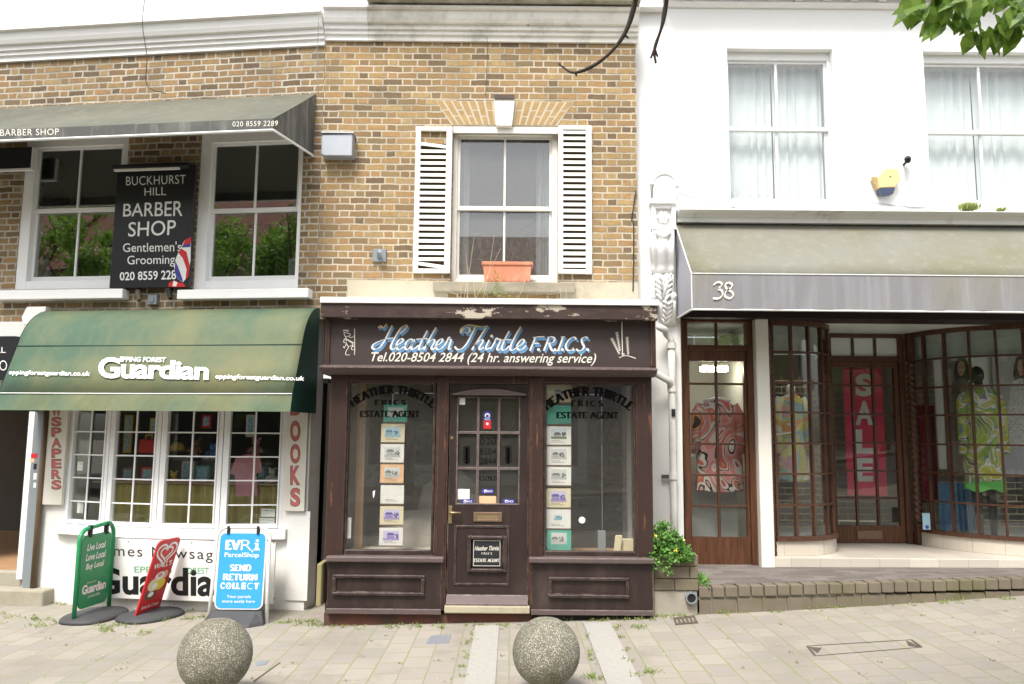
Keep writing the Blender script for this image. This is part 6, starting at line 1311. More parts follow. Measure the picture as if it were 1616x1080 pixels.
PL_ = [(u1218, -.17), (u1218 + .25, -.19), (u1218 + .5, -.26), (u1218 + .70, -.44), (u1218 + .82, -.72), (dd[0] - .04, V2 + .02)]
make_bay(PL_, 6, 'bay_window', [.02, .225, .43, .63, .83, 1.05, 1.27])
PR_ = [(dd[1] + .05, V2 + .02), (dd[1] + .15, -.80), (dd[1] + .38, -.50), (dd[1] + .75, -.28), (dd[1] + 1.2, -.17), (dd[1] + 1.9, -.14)]
make_bay(PR_, 9, 'bay_window', [.03] + [.22 + .255 * i for i in range(9)])
# rope-turned columns
def rope(u, v, r, z0, z1, lab=None):
    mb = MB(); NZ = 150; rings = []
    for i in range(NZ + 1):
        z_ = z0 + (z1 - z0) * i / NZ; ring = []
        for k_ in range(14):
            a_ = 2 * math.pi * k_ / 14; rr_ = r * (1 + .22 * math.cos(2 * (a_ - z_ * 42))); ring.append(WR.w(u + rr_ * math.cos(a_), v + rr_ * math.sin(a_), z_))
        rings.append(ring)
    return mb.loft(rings).build('rope_column', M['bay_wood'], bt_, smooth=True)
rope(u1218 - .028, -.15, .026, zS + .02, zSoff - .05)
rope(dd[1] + .035, V2 + .05, .04, zS + .25, zSoff - .35); MB().box(WR, dd[1] + .002, dd[1] + .075, V2 + .001, V2 + .09, zSoff - .34, zSoff - .002).build('column_block', M['bay_wood'], bt_, bevel=.006); MB().box(WR, dd[1] + .002, dd[1] + .075, V2 + .001, V2 + .09, zS + .001, zS + .24).build('column_block', M['bay_wood'], bt_, bevel=.006)
# step, bay floors
stp = MB(); u0s = pw[1] + .002; stp.box(WR, u0s, uZ, -1.25, -.06, zP - .12, zS - .002)
stp.build('entrance_step', M['marble'], bt_, bevel=.008)
for pl_, ext in ((PL_, [(dd[0] - .04, -1.95), (pw[1] + .01, -1.95), (pw[1] + .01, -.2)]), (PR_, [(uZ - .1, -.2), (uZ - .1, -2.2), (dd[1] + .05, -2.2)])):
    q_ = smooth_line([(p_[0], p_[1] - .03, 0) for p_ in pl_], 4); pts_ = [(p_.x, p_.y) for p_ in q_] + ext; mb = MB(); mb.loft([[WR.w(a_, b_, z_) for a_, b_ in pts_] for z_ in (zsill - .03, zsill - .002)]); mb.build('display_floor', M['room_light'], bt_)
mb = MB(); mb.box(WR, pw[1] - .05, uZ, -3.65, -3.6, zS, zSoff, 0); mb.box(WR, uZ, uZ + .05, -3.6, -.2, zS, zSoff, 0); mb.box(WR, pw[1] - .06, pw[1] - .002, -3.6, -.51, zS, zSoff, 0); mb.box(WR, pw[1], uZ, -3.6, -1.61, zSoff + .002, zSoff + .05, 0); mb.box(WR, pw[1], uZ, -3.6, -1.26, zS - .05, zS - .004, 0)
mb.build('interior', M['room'], bt_)
# brass wire security grilles in a brick bond behind the displays
M['wire'] = plain('brass_wire', (.66, .56, .32), .5)
def grille(u0, u1, v, z0, z1, lab, pitch=.075, wd=.22):
    mb = MB(); z_ = z0; r_ = 0
    while z_ < z1:
        mb.box(WR, u0, u1, v - .003, v + .003, z_ - .005, z_ + .005); u = u0 + (wd / 2 if r_ % 2 else .0)
        while u < u1: mb.box(WR, u - .004, u + .004, v - .002, v + .002, z_ + .0051, min(z1, z_ + pitch) - .0051); u += wd
        z_ += pitch; r_ += 1
    o = mb.build('security_grille', M['wire'], loc=WR.w(u0, v, z0)); tag(o, lab, 'grille')
grille(pw[1] + .02, dd[0] - .05, -1.35, zsill + .01, zSoff - .5, 'brass link shutter behind the dress in the left curved boutique bay'); grille(dd[0], dd[1], -1.75, zS + .05, zSoff - .7, 'brass link shutter behind the recessed boutique door'); grille(dd[1] + .15, uZ - 1.0, -1.55, zsill + .01, zSoff - .45, 'brass link shutter at the back of the right curved boutique bay')
p = RP(1267, 515, -.5); sl = thing('spot_lamp', 'small lit ceiling spot at the top of the left curved boutique bay', 'lamp', WR.w(p[0], -.5, p[1])); MB().lathe(WR.w(p[0], -.5, p[1]), [(.02, .09), (.045, .07), (.05, .0), (.042, .0)], 14).build('housing', M['board_white'], sl, smooth=True); MB().lathe(WR.w(p[0], -.5, p[1] - .006), [(.002, 0), (.04, 0), (.04, .004), (.002, .004)], 14).build('bulb', emit('spot_glow', (1, .95, .85), 60), sl)
# dresses on stands, posters, fabric, bag
o, u_, zb_, zt_ = dress('dress', 1250, 622, 758, 19, 19, 25, -.62, M['dress_pastel'], 'pastel patterned dress on a stand in the left curved boutique bay', (6, 716), .10)
MB().tube([WR.w(u_, -.62, zsill), WR.w(u_, -.62, zt_ + .03)], .014, 8).build('stand', M['black'], o); MB().blob(WR.w(u_, -.62, zt_ + .05), .05, .05, .06, 8).build('neck', M['net'], o, smooth=True)
o, u_, zb_, zt_ = dress('tunic', 1550, 612, 765, 26, 27, 30, -.66, M['dress_green'], 'green and yellow swirl tunic on a black mannequin in the right curved bay', (6, 718), .13)
uT = u_; MB().blob(WR.w(uT - .02, -.66, zt_ + .14), .07, .085, .10, 10).build('head', M['black'], o, smooth=True); MB().tube([WR.w(uT, -.66, zt_ - .06), WR.w(uT - .01, -.66, zt_ + .08)], .045, 10).build('neck', M['black'], o, smooth=True)
for du in (-.10, .06): MB().tube([WR.w(uT + du, -.66, zb_ + .05), WR.w(uT + du * .95, -.65, (zb_ + zsill) / 2), WR.w(uT + du * .9, -.64, zsill + .01)], [.055, .045, .03], 8).build('leg', M['black'], o, smooth=True)
mb = MB(); m_ = WR.px(1551, 700, -.66)[0] - WR.px(1550, 700, -.66)[0]; NN = 30
mb.loft([[WR.w(uT + w__ * m_ * math.cos(2 * math.pi * k_ / NN), -.66 + dp_ * math.sin(2 * math.pi * k_ / NN), z_ + (.02 * math.sin(k_) if z_ < zb_ else 0)) for k_ in range(NN)] for w__, dp_, z_ in ((32, .15, zb_ - .06), (31, .142, zb_ + .04))], True, False); mb.build('hem', M['hem_green'], o, smooth=True)
MB().loft([[WR.w(uT + (r_ + .0) * math.cos(2 * math.pi * k_ / 16), -.655 + r_ * .7 * math.sin(2 * math.pi * k_ / 16), z_) for k_ in range(16)] for r_, z_ in ((.13, zt_ - .07), (.085, zt_ - .01), (.06, zt_ + .02))], True, False).build('collar', M['ph_grey'], o, smooth=True)
def poster(x0, y0, x1, y1, v, bgm, lab, hx, hy, coat, hairm, s=1.0):
    p = WR.rect(x0, y0, x1, y1, v); o = thing('poster', lab, 'poster', WR.w(p[0], v, p[2])); MB().box(WR, p[0], p[1], v - .01, v, p[2], p[3]).build('panel', bgm, o)
    A = lambda pts, m_, nm, dv: MB().pflat(WR, [(hx + x * s, hy + y * s) for x, y in pts], v + dv).build(nm, m_, o)
    A([(-8, -14), (0, -19), (9, -14), (12, 0), (13, 16), (8, 26), (-8, 26), (-12, 12), (-11, -2)], hairm, 'hair_print', .001)
    A([(-14, 22), (-4, 16), (6, 16), (16, 24), (20, 60), (18, 115), (-16, 115), (-20, 60)], coat, 'coat_print', .0015)
    A([(-5, -9), (0, -12), (5, -9), (6, 1), (3, 10), (0, 12), (-3, 10), (-6, 1)], plain('skin_print', (.42, .24, .17), .6), 'face_print', .002)
    A([(-2.6, 6), (0, 5), (2.6, 6), (0, 7.6)], M['red'], 'lips_print', .0025)
    for sx in (-1, 1): A([(sx * 3.6, -2), (sx * 1.4, -2), (sx * 1.4, -.8), (sx * 3.6, -.8)], M['black'], 'eye_print', .0025)
M['leopard'] = swirl('leopard_print', [(0, (.05, .04, .03)), (.45, (.16, .12, .08)), (.55, (.04, .03, .03)), (.62, (.20, .16, .11))], 45, 0, 'noise')
poster(1496, 555, 1530, 752, -1.22, plain('poster_brown', (.20, .17, .14), .6), 'tall brown poster of a dark haired woman wearing a patterned coat', 1517, 582, M['leopard'], M['black'], 1.0)
poster(1570, 562, 1640, 752, -1.22, plain('poster_pale', (.40, .40, .42), .6), 'pale fashion poster of a long haired woman behind the green tunic', 1612, 580, M['ph_grey'], M['dark_wood'], 1.1)
p = WR.rect(1530, 560, 1570, 752, -1.26); o = MB().box(WR, p[0], p[1], -1.27, -1.26, p[2], p[3]).build('backdrop_board', M['net'], loc=WR.w(p[0], -1.26, p[2])); tag(o, 'plain pale board between the two posters in the right bay', 'board')
p = WR.rect(1478, 565, 1490, 740, -1.2); o = MB().box(WR, p[0], p[1], -1.22, -1.2, p[2], p[3]).build('backdrop_board', M['card_white'], loc=WR.w(p[0], -1.2, p[2])); tag(o, 'narrow upright cream board left of the dark haired woman poster', 'board')
mb = MB(); drape(mb, WR, WR.px(1482, 800, -1.0)[0], WR.px(1540, 800, -1.0)[0], -1.0, zsill + .02, WR.px(1510, 762, -1.0)[1], 7, .025); o = mb.build('fabric', plain('blue_denim', (.10, .24, .42), .9), loc=WR.w(5.2, -1.0, zsill)); tag(o, 'length of pale blue fabric hanging low in the right curved bay', 'fabric')
mb = MB(); drape(mb, WR, WR.px(1445, 700, -1.4)[0], WR.px(1478, 700, -1.4)[0], -1.4, zsill + .3, WR.px(1460, 640, -1.4)[1], 5, .03); o = mb.build('garment', plain('crimson_knit', (.28, .02, .04), .9), loc=WR.w(4.9, -1.4, zsill + .3)); tag(o, 'dark red garment hanging at the left of the right curved bay', 'garment')
p = WR.rect(1456, 810, 1468, 836, -.85); o = thing('leaflet', 'pale blue leaflet with a round badge in the lower left pane of the right bay', 'leaflet', WR.w(p[0], -.85, p[2])); MB().box(WR, p[0], p[1], -.853, -.85, p[2], p[3]).build('sheet', plain('leaflet_blue', (.30, .48, .58), .6), o); mb = MB(); disc(mb, WR, -.8485, (1463, 832), 3); mb.build('badge', M['blue'], o)
mb = MB(); mb.tube([WR.w(*RP(1225, 686, -.45)[:1], -.45, RP(1225, 686, -.45)[1]), WR.w(RP(1254, 682, -.5)[0], -.5, RP(1254, 682, -.5)[1])], .009, 8); o = mb.build('hanging_rail', M['board_white'], loc=WR.w(*RP(1225, 686, -.45)[:1], -.45, RP(1225, 686, -.45)[1])); tag(o, 'thin white rail in front of the pastel dress in the left bay', 'rail')
# ------------------------------------------------------------------ raised brick forecourt and planter
def fz(X): return zP + (RP(1600, 884, -.05)[1] - zP) * max(0, (X - 2.4)) / 3.0
XF0 = WC.px(1104, 940, .6)[0]; XF1 = 8.0; Yk = 7.9 - .60
zk = lambda X: WC.px(1104, 927, .6)[1] + (WC.px(1610, 913, .6)[1] - WC.px(1104, 927, .6)[1]) * (X - XF0) / (WC.px(1610, 907, .6)[0] - XF0)
mb = MB(); N = 24
for i in range(N):
    a, b = XF0 - .1 + (XF1 - XF0 + .1) * i / N, XF0 - .1 + (XF1 - XF0 + .1) * (i + 1) / N
    mb.face([Vector((a, Yk + .11, zk(a))), Vector((b, Yk + .11, zk(b))), Vector((b, 8.3, zP + .002)), Vector((a, 8.3, zP + .002))], [(a, Yk), (b, Yk), (b, 8.3), (a, 8.3)])
structure(mb.build('forecourt', M['dark_pavers']))
mb = MB(); X = XF0; random.seed(3)
while X < XF1:
    w_ = .118; z_ = zk(X + w_ / 2); mb.box(W0, X, X + w_ - .008, -Yk - .12, -Yk + .0 + random.uniform(-.004, .004), z_ - .095, z_ + random.uniform(-.003, .003)); X += w_
structure(mb.build('kerb_course', M['kerb_brick'], bevel=.008))
mb = MB(); X = XF0
while X < XF1:
    w_ = .225 if X > XF0 else .12; z_ = zk(X + w_ / 2) - .105; mb.box(W0, X, X + w_ - .010, -Yk - .10, -Yk - .015 + random.uniform(-.004, .004), g(X) - .1, z_ - .01); X += w_
structure(mb.build('kerb_base', M['kerb_brick'], bevel=.006))
mb = MB(); mb.box(W0, XF0, XF1, -Yk - .13, -Yk - .03, -.2, zk(XF0) - .05); structure(mb.build('kerb_bed', M['concrete']))
pq = thing('brick_planter', 'small brick planter with a drain pipe stub at the corner of the raised forecourt', 'planter', ((WC.px(1068, 960, .6)[0]), Yk, g(1.7)))
X0, X1 = WC.px(1032, 930, .6)[0], WC.px(1103, 930, .6)[0]; ztop = WC.px(1070, 876, .6)[1]; zcs = [WC.px(1070, y, .6)[1] for y in (876, 894, 914, 933)]
mb = MB()
for r_ in range(3):
    zt3, zb3 = zcs[r_] - .004, zcs[r_ + 1] + .004; cuts = [X0, X0 + (X1 - X0) * (.46, .80, .46)[r_], X1]
    if r_ == 0: zt3 = zcs[0]
    for a, b in zip(cuts, cuts[1:]): mb.box(W0, a + .003, b - .003, -Yk - .10, -Yk + .0, zb3, zt3)
    mb.box(W0, X1 - .10, X1 - .003, -8.06, -Yk - .105, zb3, zt3)
mb.build('brick_course', M['kerb_brick'], pq, bevel=.007)
MB().box(W0, X0 + .004, X1 - .012, -8.06, -Yk - .015, g(1.7) - .1, zcs[3] + .002).build('concrete_base', M['concrete'], pq, bevel=.008)
MB().box(W0, X0 + .004, X1 - .012, -8.05, -Yk - .012, zcs[3] + .003, ztop - .03).build('soil', M['iron'], pq)
MB().box(W0, X0 - .04, X0 - .001, -Yk - .1, -Yk + .005, g(1.7) - .1, WC.px(1036, 880, .6)[1]).build('edge_strip', M['concrete'], pq, bevel=.005)
pc = WC.px(1091, 944, .62); mb = MB(); ring = lambda r_, y_: [Vector((pc[0] + r_ * math.cos(2 * math.pi * k_ / 20), y_, pc[1] + r_ * math.sin(2 * math.pi * k_ / 20))) for k_ in range(20)]
mb.loft([ring(.052, Yk + .02), ring(.052, Yk - .035), ring(.040, Yk - .035), ring(.038, Yk + .06)], True, False); stub = mb.build('pipe_stub', M['grey_paint'], pq, smooth=False); mb = MB(); mb.loft([ring(.0385, Yk - .022), ring(.001, Yk - .021)], True, False); mb.build('bore_shade_disc', M['black'], stub)  # black disc across the mouth paints in the shade inside the pipe
# corydalis-like herb in the planter
hb = thing('flowering_plant', 'bushy green plant with small yellow flowers growing out of the brick planter', 'plant', (sum((X0, X1)) / 2, Yk + .1, ztop - .03))
random.seed(11); ml, mf, ms = MB(), MB(), MB(); c0 = Vector(((X0 + X1) / 2 - .05, Yk + .10, ztop - .05))
for i in range(900):
    t = random.random(); a = random.uniform(0, 2 * math.pi); r_ = math.sqrt(random.random()) * .30
    px_ = c0.x + r_ * math.cos(a) * .85 - .04; hmax = .30 * (1 - (r_ / .32) ** 2) + .0
    p_ = Vector((px_, c0.y + r_ * math.sin(a) * .5 - .06, c0.z + random.uniform(-.02, 1) * hmax - (.16 if r_ > .22 and px_ < c0.x else 0) * random.random() + (.05 if px_ < c0.x else -.0)))
    for k_ in range(3): leaf_quad(ml, p_ + rv(.012), rv() + Vector((0, -.6, .5)), Vector((random.uniform(-1, 1), -.6, 1)), random.uniform(.025, .045), random.uniform(.02, .032))
    if i % 62 == 0:
        q_ = p_ + Vector((0, -.04, .04))
        for k_ in range(4): leaf_quad(mf, q_ + rv(.006), rv() + Vector((0, -.5, .2)), Vector((0, -1, 1)), .024, .014)
    if i % 14 == 0: ms.tube([c0 + Vector((random.uniform(-.08, .08), 0, -.02)), p_.lerp(c0, .4) + Vector((0, 0, .03)), p_], .003, 4)
ml.build('foliage', M['herb'], hb); mf.build('flower', M['flower'], hb); ms.build('stem', M['herb'], hb)
tuft_pts = []
# ================================================================== pavement: swing boards, stone balls, weeds, tree twigs
def GP(x, y): return gpx(x, y)
def rounded(w_, h_, r_, n=6, z0=0.0):
    P = []
    for cx, cz, a0 in ((w_ / 2 - r_, z0 + r_, -90), (w_ / 2 - r_, z0 + h_ - r_, 0), (-w_ / 2 + r_, z0 + h_ - r_, 90), (-w_ / 2 + r_, z0 + r_, 180)):
        for i in range(n + 1): a = R(a0 + 90 * i / n); P.append((cx + r_ * math.cos(a), cz + r_ * math.sin(a)))
    return P
def rubber_base(parent, c, ex, L_, W_, h=.06):
    ex = ex.normalized(); ey = Vector((-ex.y, ex.x, 0)); rings = []
    for s_, z_ in ((1, 0), (1.0, .022), (.93, .04), (.55, h + .012), (.12, h + .02)):
        rings.append([c + ex * (L_ * s_ * math.copysign(abs(math.cos(t)) ** .8, math.cos(t))) + ey * (W_ * s_ * math.copysign(abs(math.sin(t)) ** .8, math.sin(t))) + Vector((0, 0, z_)) for t in [2 * math.pi * k_ / 36 for k_ in range(36)]])
    return MB().loft(rings).build('base', M['rubber'], parent, smooth=True)
def fit(fr, w_, h_):                                     # letters placed by fractions of the panel
    def f(mb, st, x0, z0, x1, z1, v, **k):
        P, Fs = text_polys(st, k.get('shear', 0), k.get('offset', 0), k.get('space', 1)) if not k.get('serif') else serif(st, k.get('wid', .2), k.get('thin', .08))[:2]
        a, b = min(p[0] for p in P), max(p[0] for p in P); c, d = min(p[1] for p in P), max(p[1] for p in P); sh = k.get('slant', 0)
        Q = [((x0 + (x1 - x0) * (p[0] - a) / (b - a) - .5) * w_, (z0 + (z1 - z0) * (p[1] - c) / (d - c) + sh * (p[0] - a) / (b - a)) * h_) for p in P]
        for q in Fs: mb.flat(fr, [Q[i] for i in q], v)
    return f
# blue parcel board
pL, pR = GP(338, 982), GP(424, 986); ctr = (pL + pR) / 2; ctr.z = min(pL.z, pR.z)
eb = thing('swing_board', 'bright blue parcel shop board in a white frame on a black rubber base', 'sign', ctr)
Fb = Frame(ctr, ex=Vector((1, .0, 0)), ez=Vector((0, .10, 1))); Fb = Frame(ctr, ex=(1, 0, 0), ez=(0, .07, 1))
uL_, uR_ = Fb.px(336, 920, 0)[0], Fb.px(422, 920, 0)[0]; zt_ = Fb.px(378, 832, 0)[1]; zp1 = Fb.px(378, 840, 0)[1]; zp0 = Fb.px(378, 962, 0)[1]; hw = (uR_ - uL_) / 2; uc = (uL_ + uR_) / 2
Fb = Frame(ctr + Fb.ex * uc, ex=(1, 0, 0), ez=(0, .07, 1))
P = [(-hw - .015, 0), (-hw, zt_ * .5), (-hw + .005, zt_ - .10)] + [(-hw + .105 - .10 * math.cos(R(t)), zt_ - .10 + .10 * math.sin(R(t))) for t in (20, 45, 70, 90)] + [(hw - .105 + .10 * math.sin(R(t)), zt_ - .10 + .10 * math.cos(R(t))) for t in (0, 20, 45, 70)] + [(hw - .005, zt_ - .10), (hw, zt_ * .5), (hw + .015, 0)]
MB().tube([Fb.w(u, 0, z) for u, z in P], .018, 8).build('frame', M['board_white'], eb, smooth=True)
wP = 2 * hw - .06; hP = zp1 - zp0
pn = MB().prism(Fb, rounded(wP, hP, .055, 6, zp0), -.004, .006).build('panel', M['board_white'], eb); MB().prism(Fb, rounded(wP - .02, hP - .02, .048, 6, zp0 + .01), .0062, .008).build('blue_face', M['sky_blue'], pn)
Fp = Frame(Fb.w(0, 0, zp0), ex=(1, 0, 0), ez=Fb.ez); f = fit(Fp, wP, hP); mb = MB(); vv = .0092
f(mb, 'EV', .14, .765, .46, .90, vv, serif=True, wid=.24, thin=.12); f(mb, 'R', .47, .765, .70, .90, vv, offset=-.01); [mb.flat(Fp, [((a - .5) * wP, b * hP) for a, b in q], vv) for q in ([(.74, .765), (.87, .765), (.87, .785), (.74, .785)], [(.775, .786), (.835, .786), (.835, .86), (.775, .86)], [(.75, .845), (.774, .845), (.774, .86), (.75, .86)], [(.775, .875), (.835, .875), (.835, .905), (.775, .905)])]
f(mb, '.', .70, .735, .73, .765, vv); f(mb, 'ParcelShop', .14, .655, .86, .735, vv, offset=.01)
f(mb, 'SEND', .27, .49, .72, .58, vv, serif=True, wid=.21, thin=.085); f(mb, 'RETURN', .14, .37, .86, .46, vv, serif=True, wid=.21, thin=.085); f(mb, 'C', .10, .26, .19, .345, vv, offset=.04); f(mb, 'O', .21, .26, .33, .345, vv); f(mb, 'LL', .35, .26, .52, .345, vv, serif=True, wid=.26, thin=.12); f(mb, 'E', .54, .26, .63, .345, vv, offset=.05); f(mb, 'C', .66, .26, .77, .345, vv, offset=-.015); f(mb, 'T', .79, .26, .91, .345, vv, serif=True, wid=.26, thin=.12); f(mb, 'o', .24, .285, .30, .32, vv)
f(mb, 'Your parcels', .25, .135, .75, .185, vv, offset=.005); f(mb, 'more easily here', .16, .075, .84, .125, vv, offset=.005); mb.build('lettering', M['white_ink'], pn)
for u in (-hw * .55, hw * .55): MB().box(Fb, u - .012, u + .012, -.01, .02, zp1 - .015, zt_ + .012).build('hook', M['black'], eb)
mb = MB(); c_ = ctr + Vector((uc, -.06, 0)); hwB = hw + .01
mb.loft([[c_ + Vector((-hwB - .03, .22, 0)), c_ + Vector((hwB - .02, .22, 0)), c_ + Vector((hwB + .01, -.02, 0)), c_ + Vector((hwB - .1, -.12, 0)), c_ + Vector((-hwB + .02, -.10, 0)), c_ + Vector((-hwB - .04, .0, 0))], [c_ + Vector((-hwB - .02, .2, .03)), c_ + Vector((hwB - .03, .2, .03)), c_ + Vector((hwB, -.01, .03)), c_ + Vector((hwB - .1, -.10, .03)), c_ + Vector((-hwB + .03, -.085, .03)), c_ + Vector((-hwB - .03, .0, .03))], [c_ + Vector((-hwB + .02, .1, .11)), c_ + Vector((hwB - .04, .1, .11)), c_ + Vector((hwB - .04, .04, .11)), c_ + Vector((hwB - .08, .03, .11)), c_ + Vector((-hwB + .04, .03, .11)), c_ + Vector((-hwB + .02, .05, .11))]]); mb.build('base', M['rubber'], eb, bevel=.012)
# green newspaper board, edge towards the wall
gN, gF = GP(116, 985), GP(171, 965); exg = (gF - gN); exg.z = 0; Lg = exg.length; ctr = (gN + gF) / 2
gb = thing('swing_board', 'green local newspaper board in a green frame turned sideways on a black base', 'sign', ctr); Fg = Frame(ctr, ex=exg)
zt_ = Fg.px(150, 829, 0)[1]; hw = Lg / 2
P = [(-hw, .03), (-hw, zt_ - .13)] + [(-hw + .11 - .11 * math.cos(R(t)), zt_ - .13 + .11 * math.sin(R(t))) for t in (20, 45, 70, 90)] + [(hw - .11 + .11 * math.sin(R(t)), zt_ - .11 + .11 * math.cos(R(t)) - .0) for t in (0, 20, 45, 70)] + [(hw, zt_ - .13), (hw, .03)]
MB().tube([Fg.w(u, 0, z) for u, z in P], .020, 8).build('frame', M['board_green'], gb, smooth=True)
zp0, zp1 = Fg.px(145, 956, 0)[1], Fg.px(148, 843, 0)[1]; wP, hP = 2 * hw - .07, zp1 - zp0
pn = MB().prism(Fg, rounded(wP, hP, .07, 6, zp0), -.005, .006).build('panel', M['board_green'], gb); Fp = Frame(Fg.w(0, 0, zp0), ex=exg); f = fit(Fp, wP, hP); mb = MB(); vv = .0075
f(mb, 'Live Local', .17, .78, .80, .875, vv, shear=.2, offset=.02); f(mb, 'Love Local', .15, .645, .82, .74, vv, shear=.2, offset=.02); f(mb, 'Buy Local', .17, .50, .78, .605, vv, shear=.2, offset=.02)
f(mb, 'Guardian', .10, .19, .90, .32, vv, offset=.035, space=.94); f(mb, 'EPPING FOREST', .24, .325, .56, .345, vv); f(mb, 'ON SALE HERE', .30, .125, .70, .16, vv, offset=.01); mb.build('lettering', M['white_ink'], pn)
for u in (-hw * .45, hw * .5): MB().box(Fg, u - .014, u + .014, -.012, .022, zp1 - .02, zt_ + .004).build('hook', M['black'], gb)
rubber_base(gb, ctr + Vector((.03, 0, 0)), exg, hw + .07, .24, .05)
# red ice cream board, leaning
rN, rF = GP(210, 982), GP(248, 968); exr = rF - rN; exr.z = 0; ctr = (rN + rF) / 2
rb = thing('swing_board', 'red ice cream board leaning sideways on a round black base', 'sign', ctr)
Fr = Frame(ctr, ex=exr, ez=(.27, -.03, 1)); q = [Fr.px(x, y, 0) for x, y in ((213, 972), (248, 950), (280, 842), (244, 862))]
wR = exr.length; zt_ = (q[2][1] + q[3][1]) / 2; uL_, uR_ = -wR / 2, wR / 2
pn = MB().prism(Fr, [(uL_, .05), (uR_, .05), (uR_, zt_ - .05)] + [(uR_ - .05 + .05 * math.cos(R(t)), zt_ - .05 + .05 * math.sin(R(t))) for t in (30, 60, 90)] + [(uL_ + .05 - .05 * math.sin(R(t)), zt_ - .05 + .05 * math.cos(R(t))) for t in (0, 30, 60, 90)], -.008, .008).build('panel', M['red'], rb, bevel=.003)
Fp = Frame(Fr.w(0, 0, .05), ex=exr, ez=Fr.ez); hP = zt_ - .05; f = fit(Fp, wR, hP); vv = .0095; mb = MB()
def heart(s_, n=24):
    return [(s_ * .058 * 16 * math.sin(t) ** 3 / 16, s_ * .054 * (13 * math.cos(t) - 5 * math.cos(2 * t) - 2 * math.cos(3 * t) - math.cos(4 * t)) / 16) for t in [2 * math.pi * i / n for i in range(n + 1)]]
hz = .815 * hP
for s_, wd in ((2.1, .020), (1.25, .018)):
    Pp, Fs = pen([[(x * 1.25, y + hz) for x, y in heart(s_)]], 0, wd, 0)
    for q in Fs: mb.flat(Fp, [Pp[i] for i in q], vv)
f(mb, "WALL'S", .12, .615, .90, .690, vv, offset=.02); f(mb, 'Love Ice Cream', .14, .075, .86, .125, vv, shear=.2, offset=.015); mb.build('lettering', M['white_ink'], pn)
def bl(cx, cz, rx, rz, mat, nm, dv): MB().flat(Fp, [((cx - .5) * wR + rx * wR * math.cos(2 * math.pi * k_ / 20), cz * hP + rz * hP * math.sin(2 * math.pi * k_ / 20)) for k_ in range(20)], vv + dv).build(nm, mat, pn)
bl(.36, .26, .25, .075, M['pipe_brown'], 'chocolate_picture', .0); bl(.40, .39, .28, .09, M['card_cream'], 'vanilla_picture', .0006); bl(.62, .38, .24, .08, M['flower'], 'mango_picture', .0012); bl(.52, .50, .20, .055, M['board_white'], 'cream_picture', .0018); bl(.52, .51, .10, .028, MTOY['pink'], 'berry_picture', .0024); bl(.74, .50, .13, .06, M['card_orange'], 'biscuit_picture', .0008); bl(.42, .37, .12, .04, M['board_white'], 'cream_picture', .0024); bl(.36, .26, .12, .035, M['board_white'], 'wafer_picture', .0010)
rubber_base(rb, ctr + Vector((.04, .02, 0)), exr + Vector((.12, 0, 0)), wR / 2 + .12, .24, .05)
# stone balls
for cx, cy, lab in ((340, 1034, 'exposed aggregate stone ball bollard in front of the parcel board'), (862, 1029, 'exposed aggregate stone ball bollard before the estate agent door')):
    Yb = 5.28; c = at(cx, cy, Yb); r_ = 58.5 / FPX * (c - CAM).length * .845; mb = MB()
    zb_ = g(c.x) - c.z; rings = [(max(.001, math.sqrt(max(0, r_ * r_ - z * z))), z) for z in [max(zb_, -r_) * (1 - i / 28) + r_ * .9999 * i / 28 for i in range(29)]]
    mb.lathe(c, rings, 48); tag(mb.build('ball_bollard', M['ball'], smooth=True, loc=Vector((c.x, c.y, g(c.x)))), lab, 'bollard', 'stone ball bollards along the pavement')
# weeds in the joints
random.seed(21); mb = MB()
def weeds(x0, y0, x1, y1, n, h=.05, spread=.05):
    for i in range(n):
        t = random.random(); p_ = gpx(x0 + (x1 - x0) * t + random.gauss(0, 3), y0 + (y1 - y0) * t + random.gauss(0, 2)); 
        for k_ in range(6):
            b = p_ + Vector((random.gauss(0, spread * .3), random.gauss(0, spread * .3), 0)); d = Vector((random.uniform(-1, 1), random.uniform(-1, .3), random.uniform(.3, 1.2))).normalized(); leaf_quad(mb, b, d, Vector((random.uniform(-1, 1), -1, .2)), random.uniform(.3, .9) * h, .007)
for a in ((75, 950, 320, 962, 60), (440, 984, 512, 984, 24), (505, 990, 830, 988, 45), (840, 980, 1030, 978, 40), (1035, 972, 1100, 970, 30), (1105, 968, 1616, 946, 45), (150, 990, 330, 975, 40), (728, 1075, 748, 995, 14), (926, 1000, 938, 1075, 12), (1000, 1075, 975, 990, 14), (0, 970, 110, 985, 20)): weeds(*a)
for x, y in ((1012, 990), (1140, 968), (1290, 962), (1320, 958), (1490, 952), (500, 985), (225, 1000), (165, 995), (345, 1000), (60, 990), (940, 1070), (1025, 1060)): weeds(x - 8, y, x + 8, y, 7, .055, .09)
for i in range(60): x, y = random.uniform(0, 1616), random.uniform(955, 1078); weeds(x, y, x, y, 1, .025, .05)
go_ = mb.build('weeds', M['grass']); go_['kind'] = 'stuff'; go_['label'] = 'small grass and weeds growing in the paving joints'; go_['category'] = 'weeds'
mb = MB()
for i in range(260):
    x = random.uniform(0, 1616); y = random.choice((random.uniform(950, 1000), random.uniform(960, 1080))); p_ = gpx(x, y); p_.z += .006
    leaf_quad(mb, p_, Vector((random.uniform(-1, 1), random.uniform(-1, 1), .15)), Vector((random.uniform(-.3, .3), random.uniform(-.3, .3), 1)), random.uniform(.008, .028), random.uniform(.006, .014))
o = mb.build('leaf_litter', M['straw']); o['kind'] = 'stuff'; o['label'] = 'scattered dry leaf litter on the block paving'; o['category'] = 'leaf litter'
p_ = gpx(338, 950); mb = MB()
for i in range(60): leaf_quad(mb, p_ + Vector((random.gauss(0, .04), random.gauss(.05, .02), random.uniform(0, .1))), rv() + Vector((0, -.3, .6)), Vector((0, -1, .5)), random.uniform(.03, .07), .025)
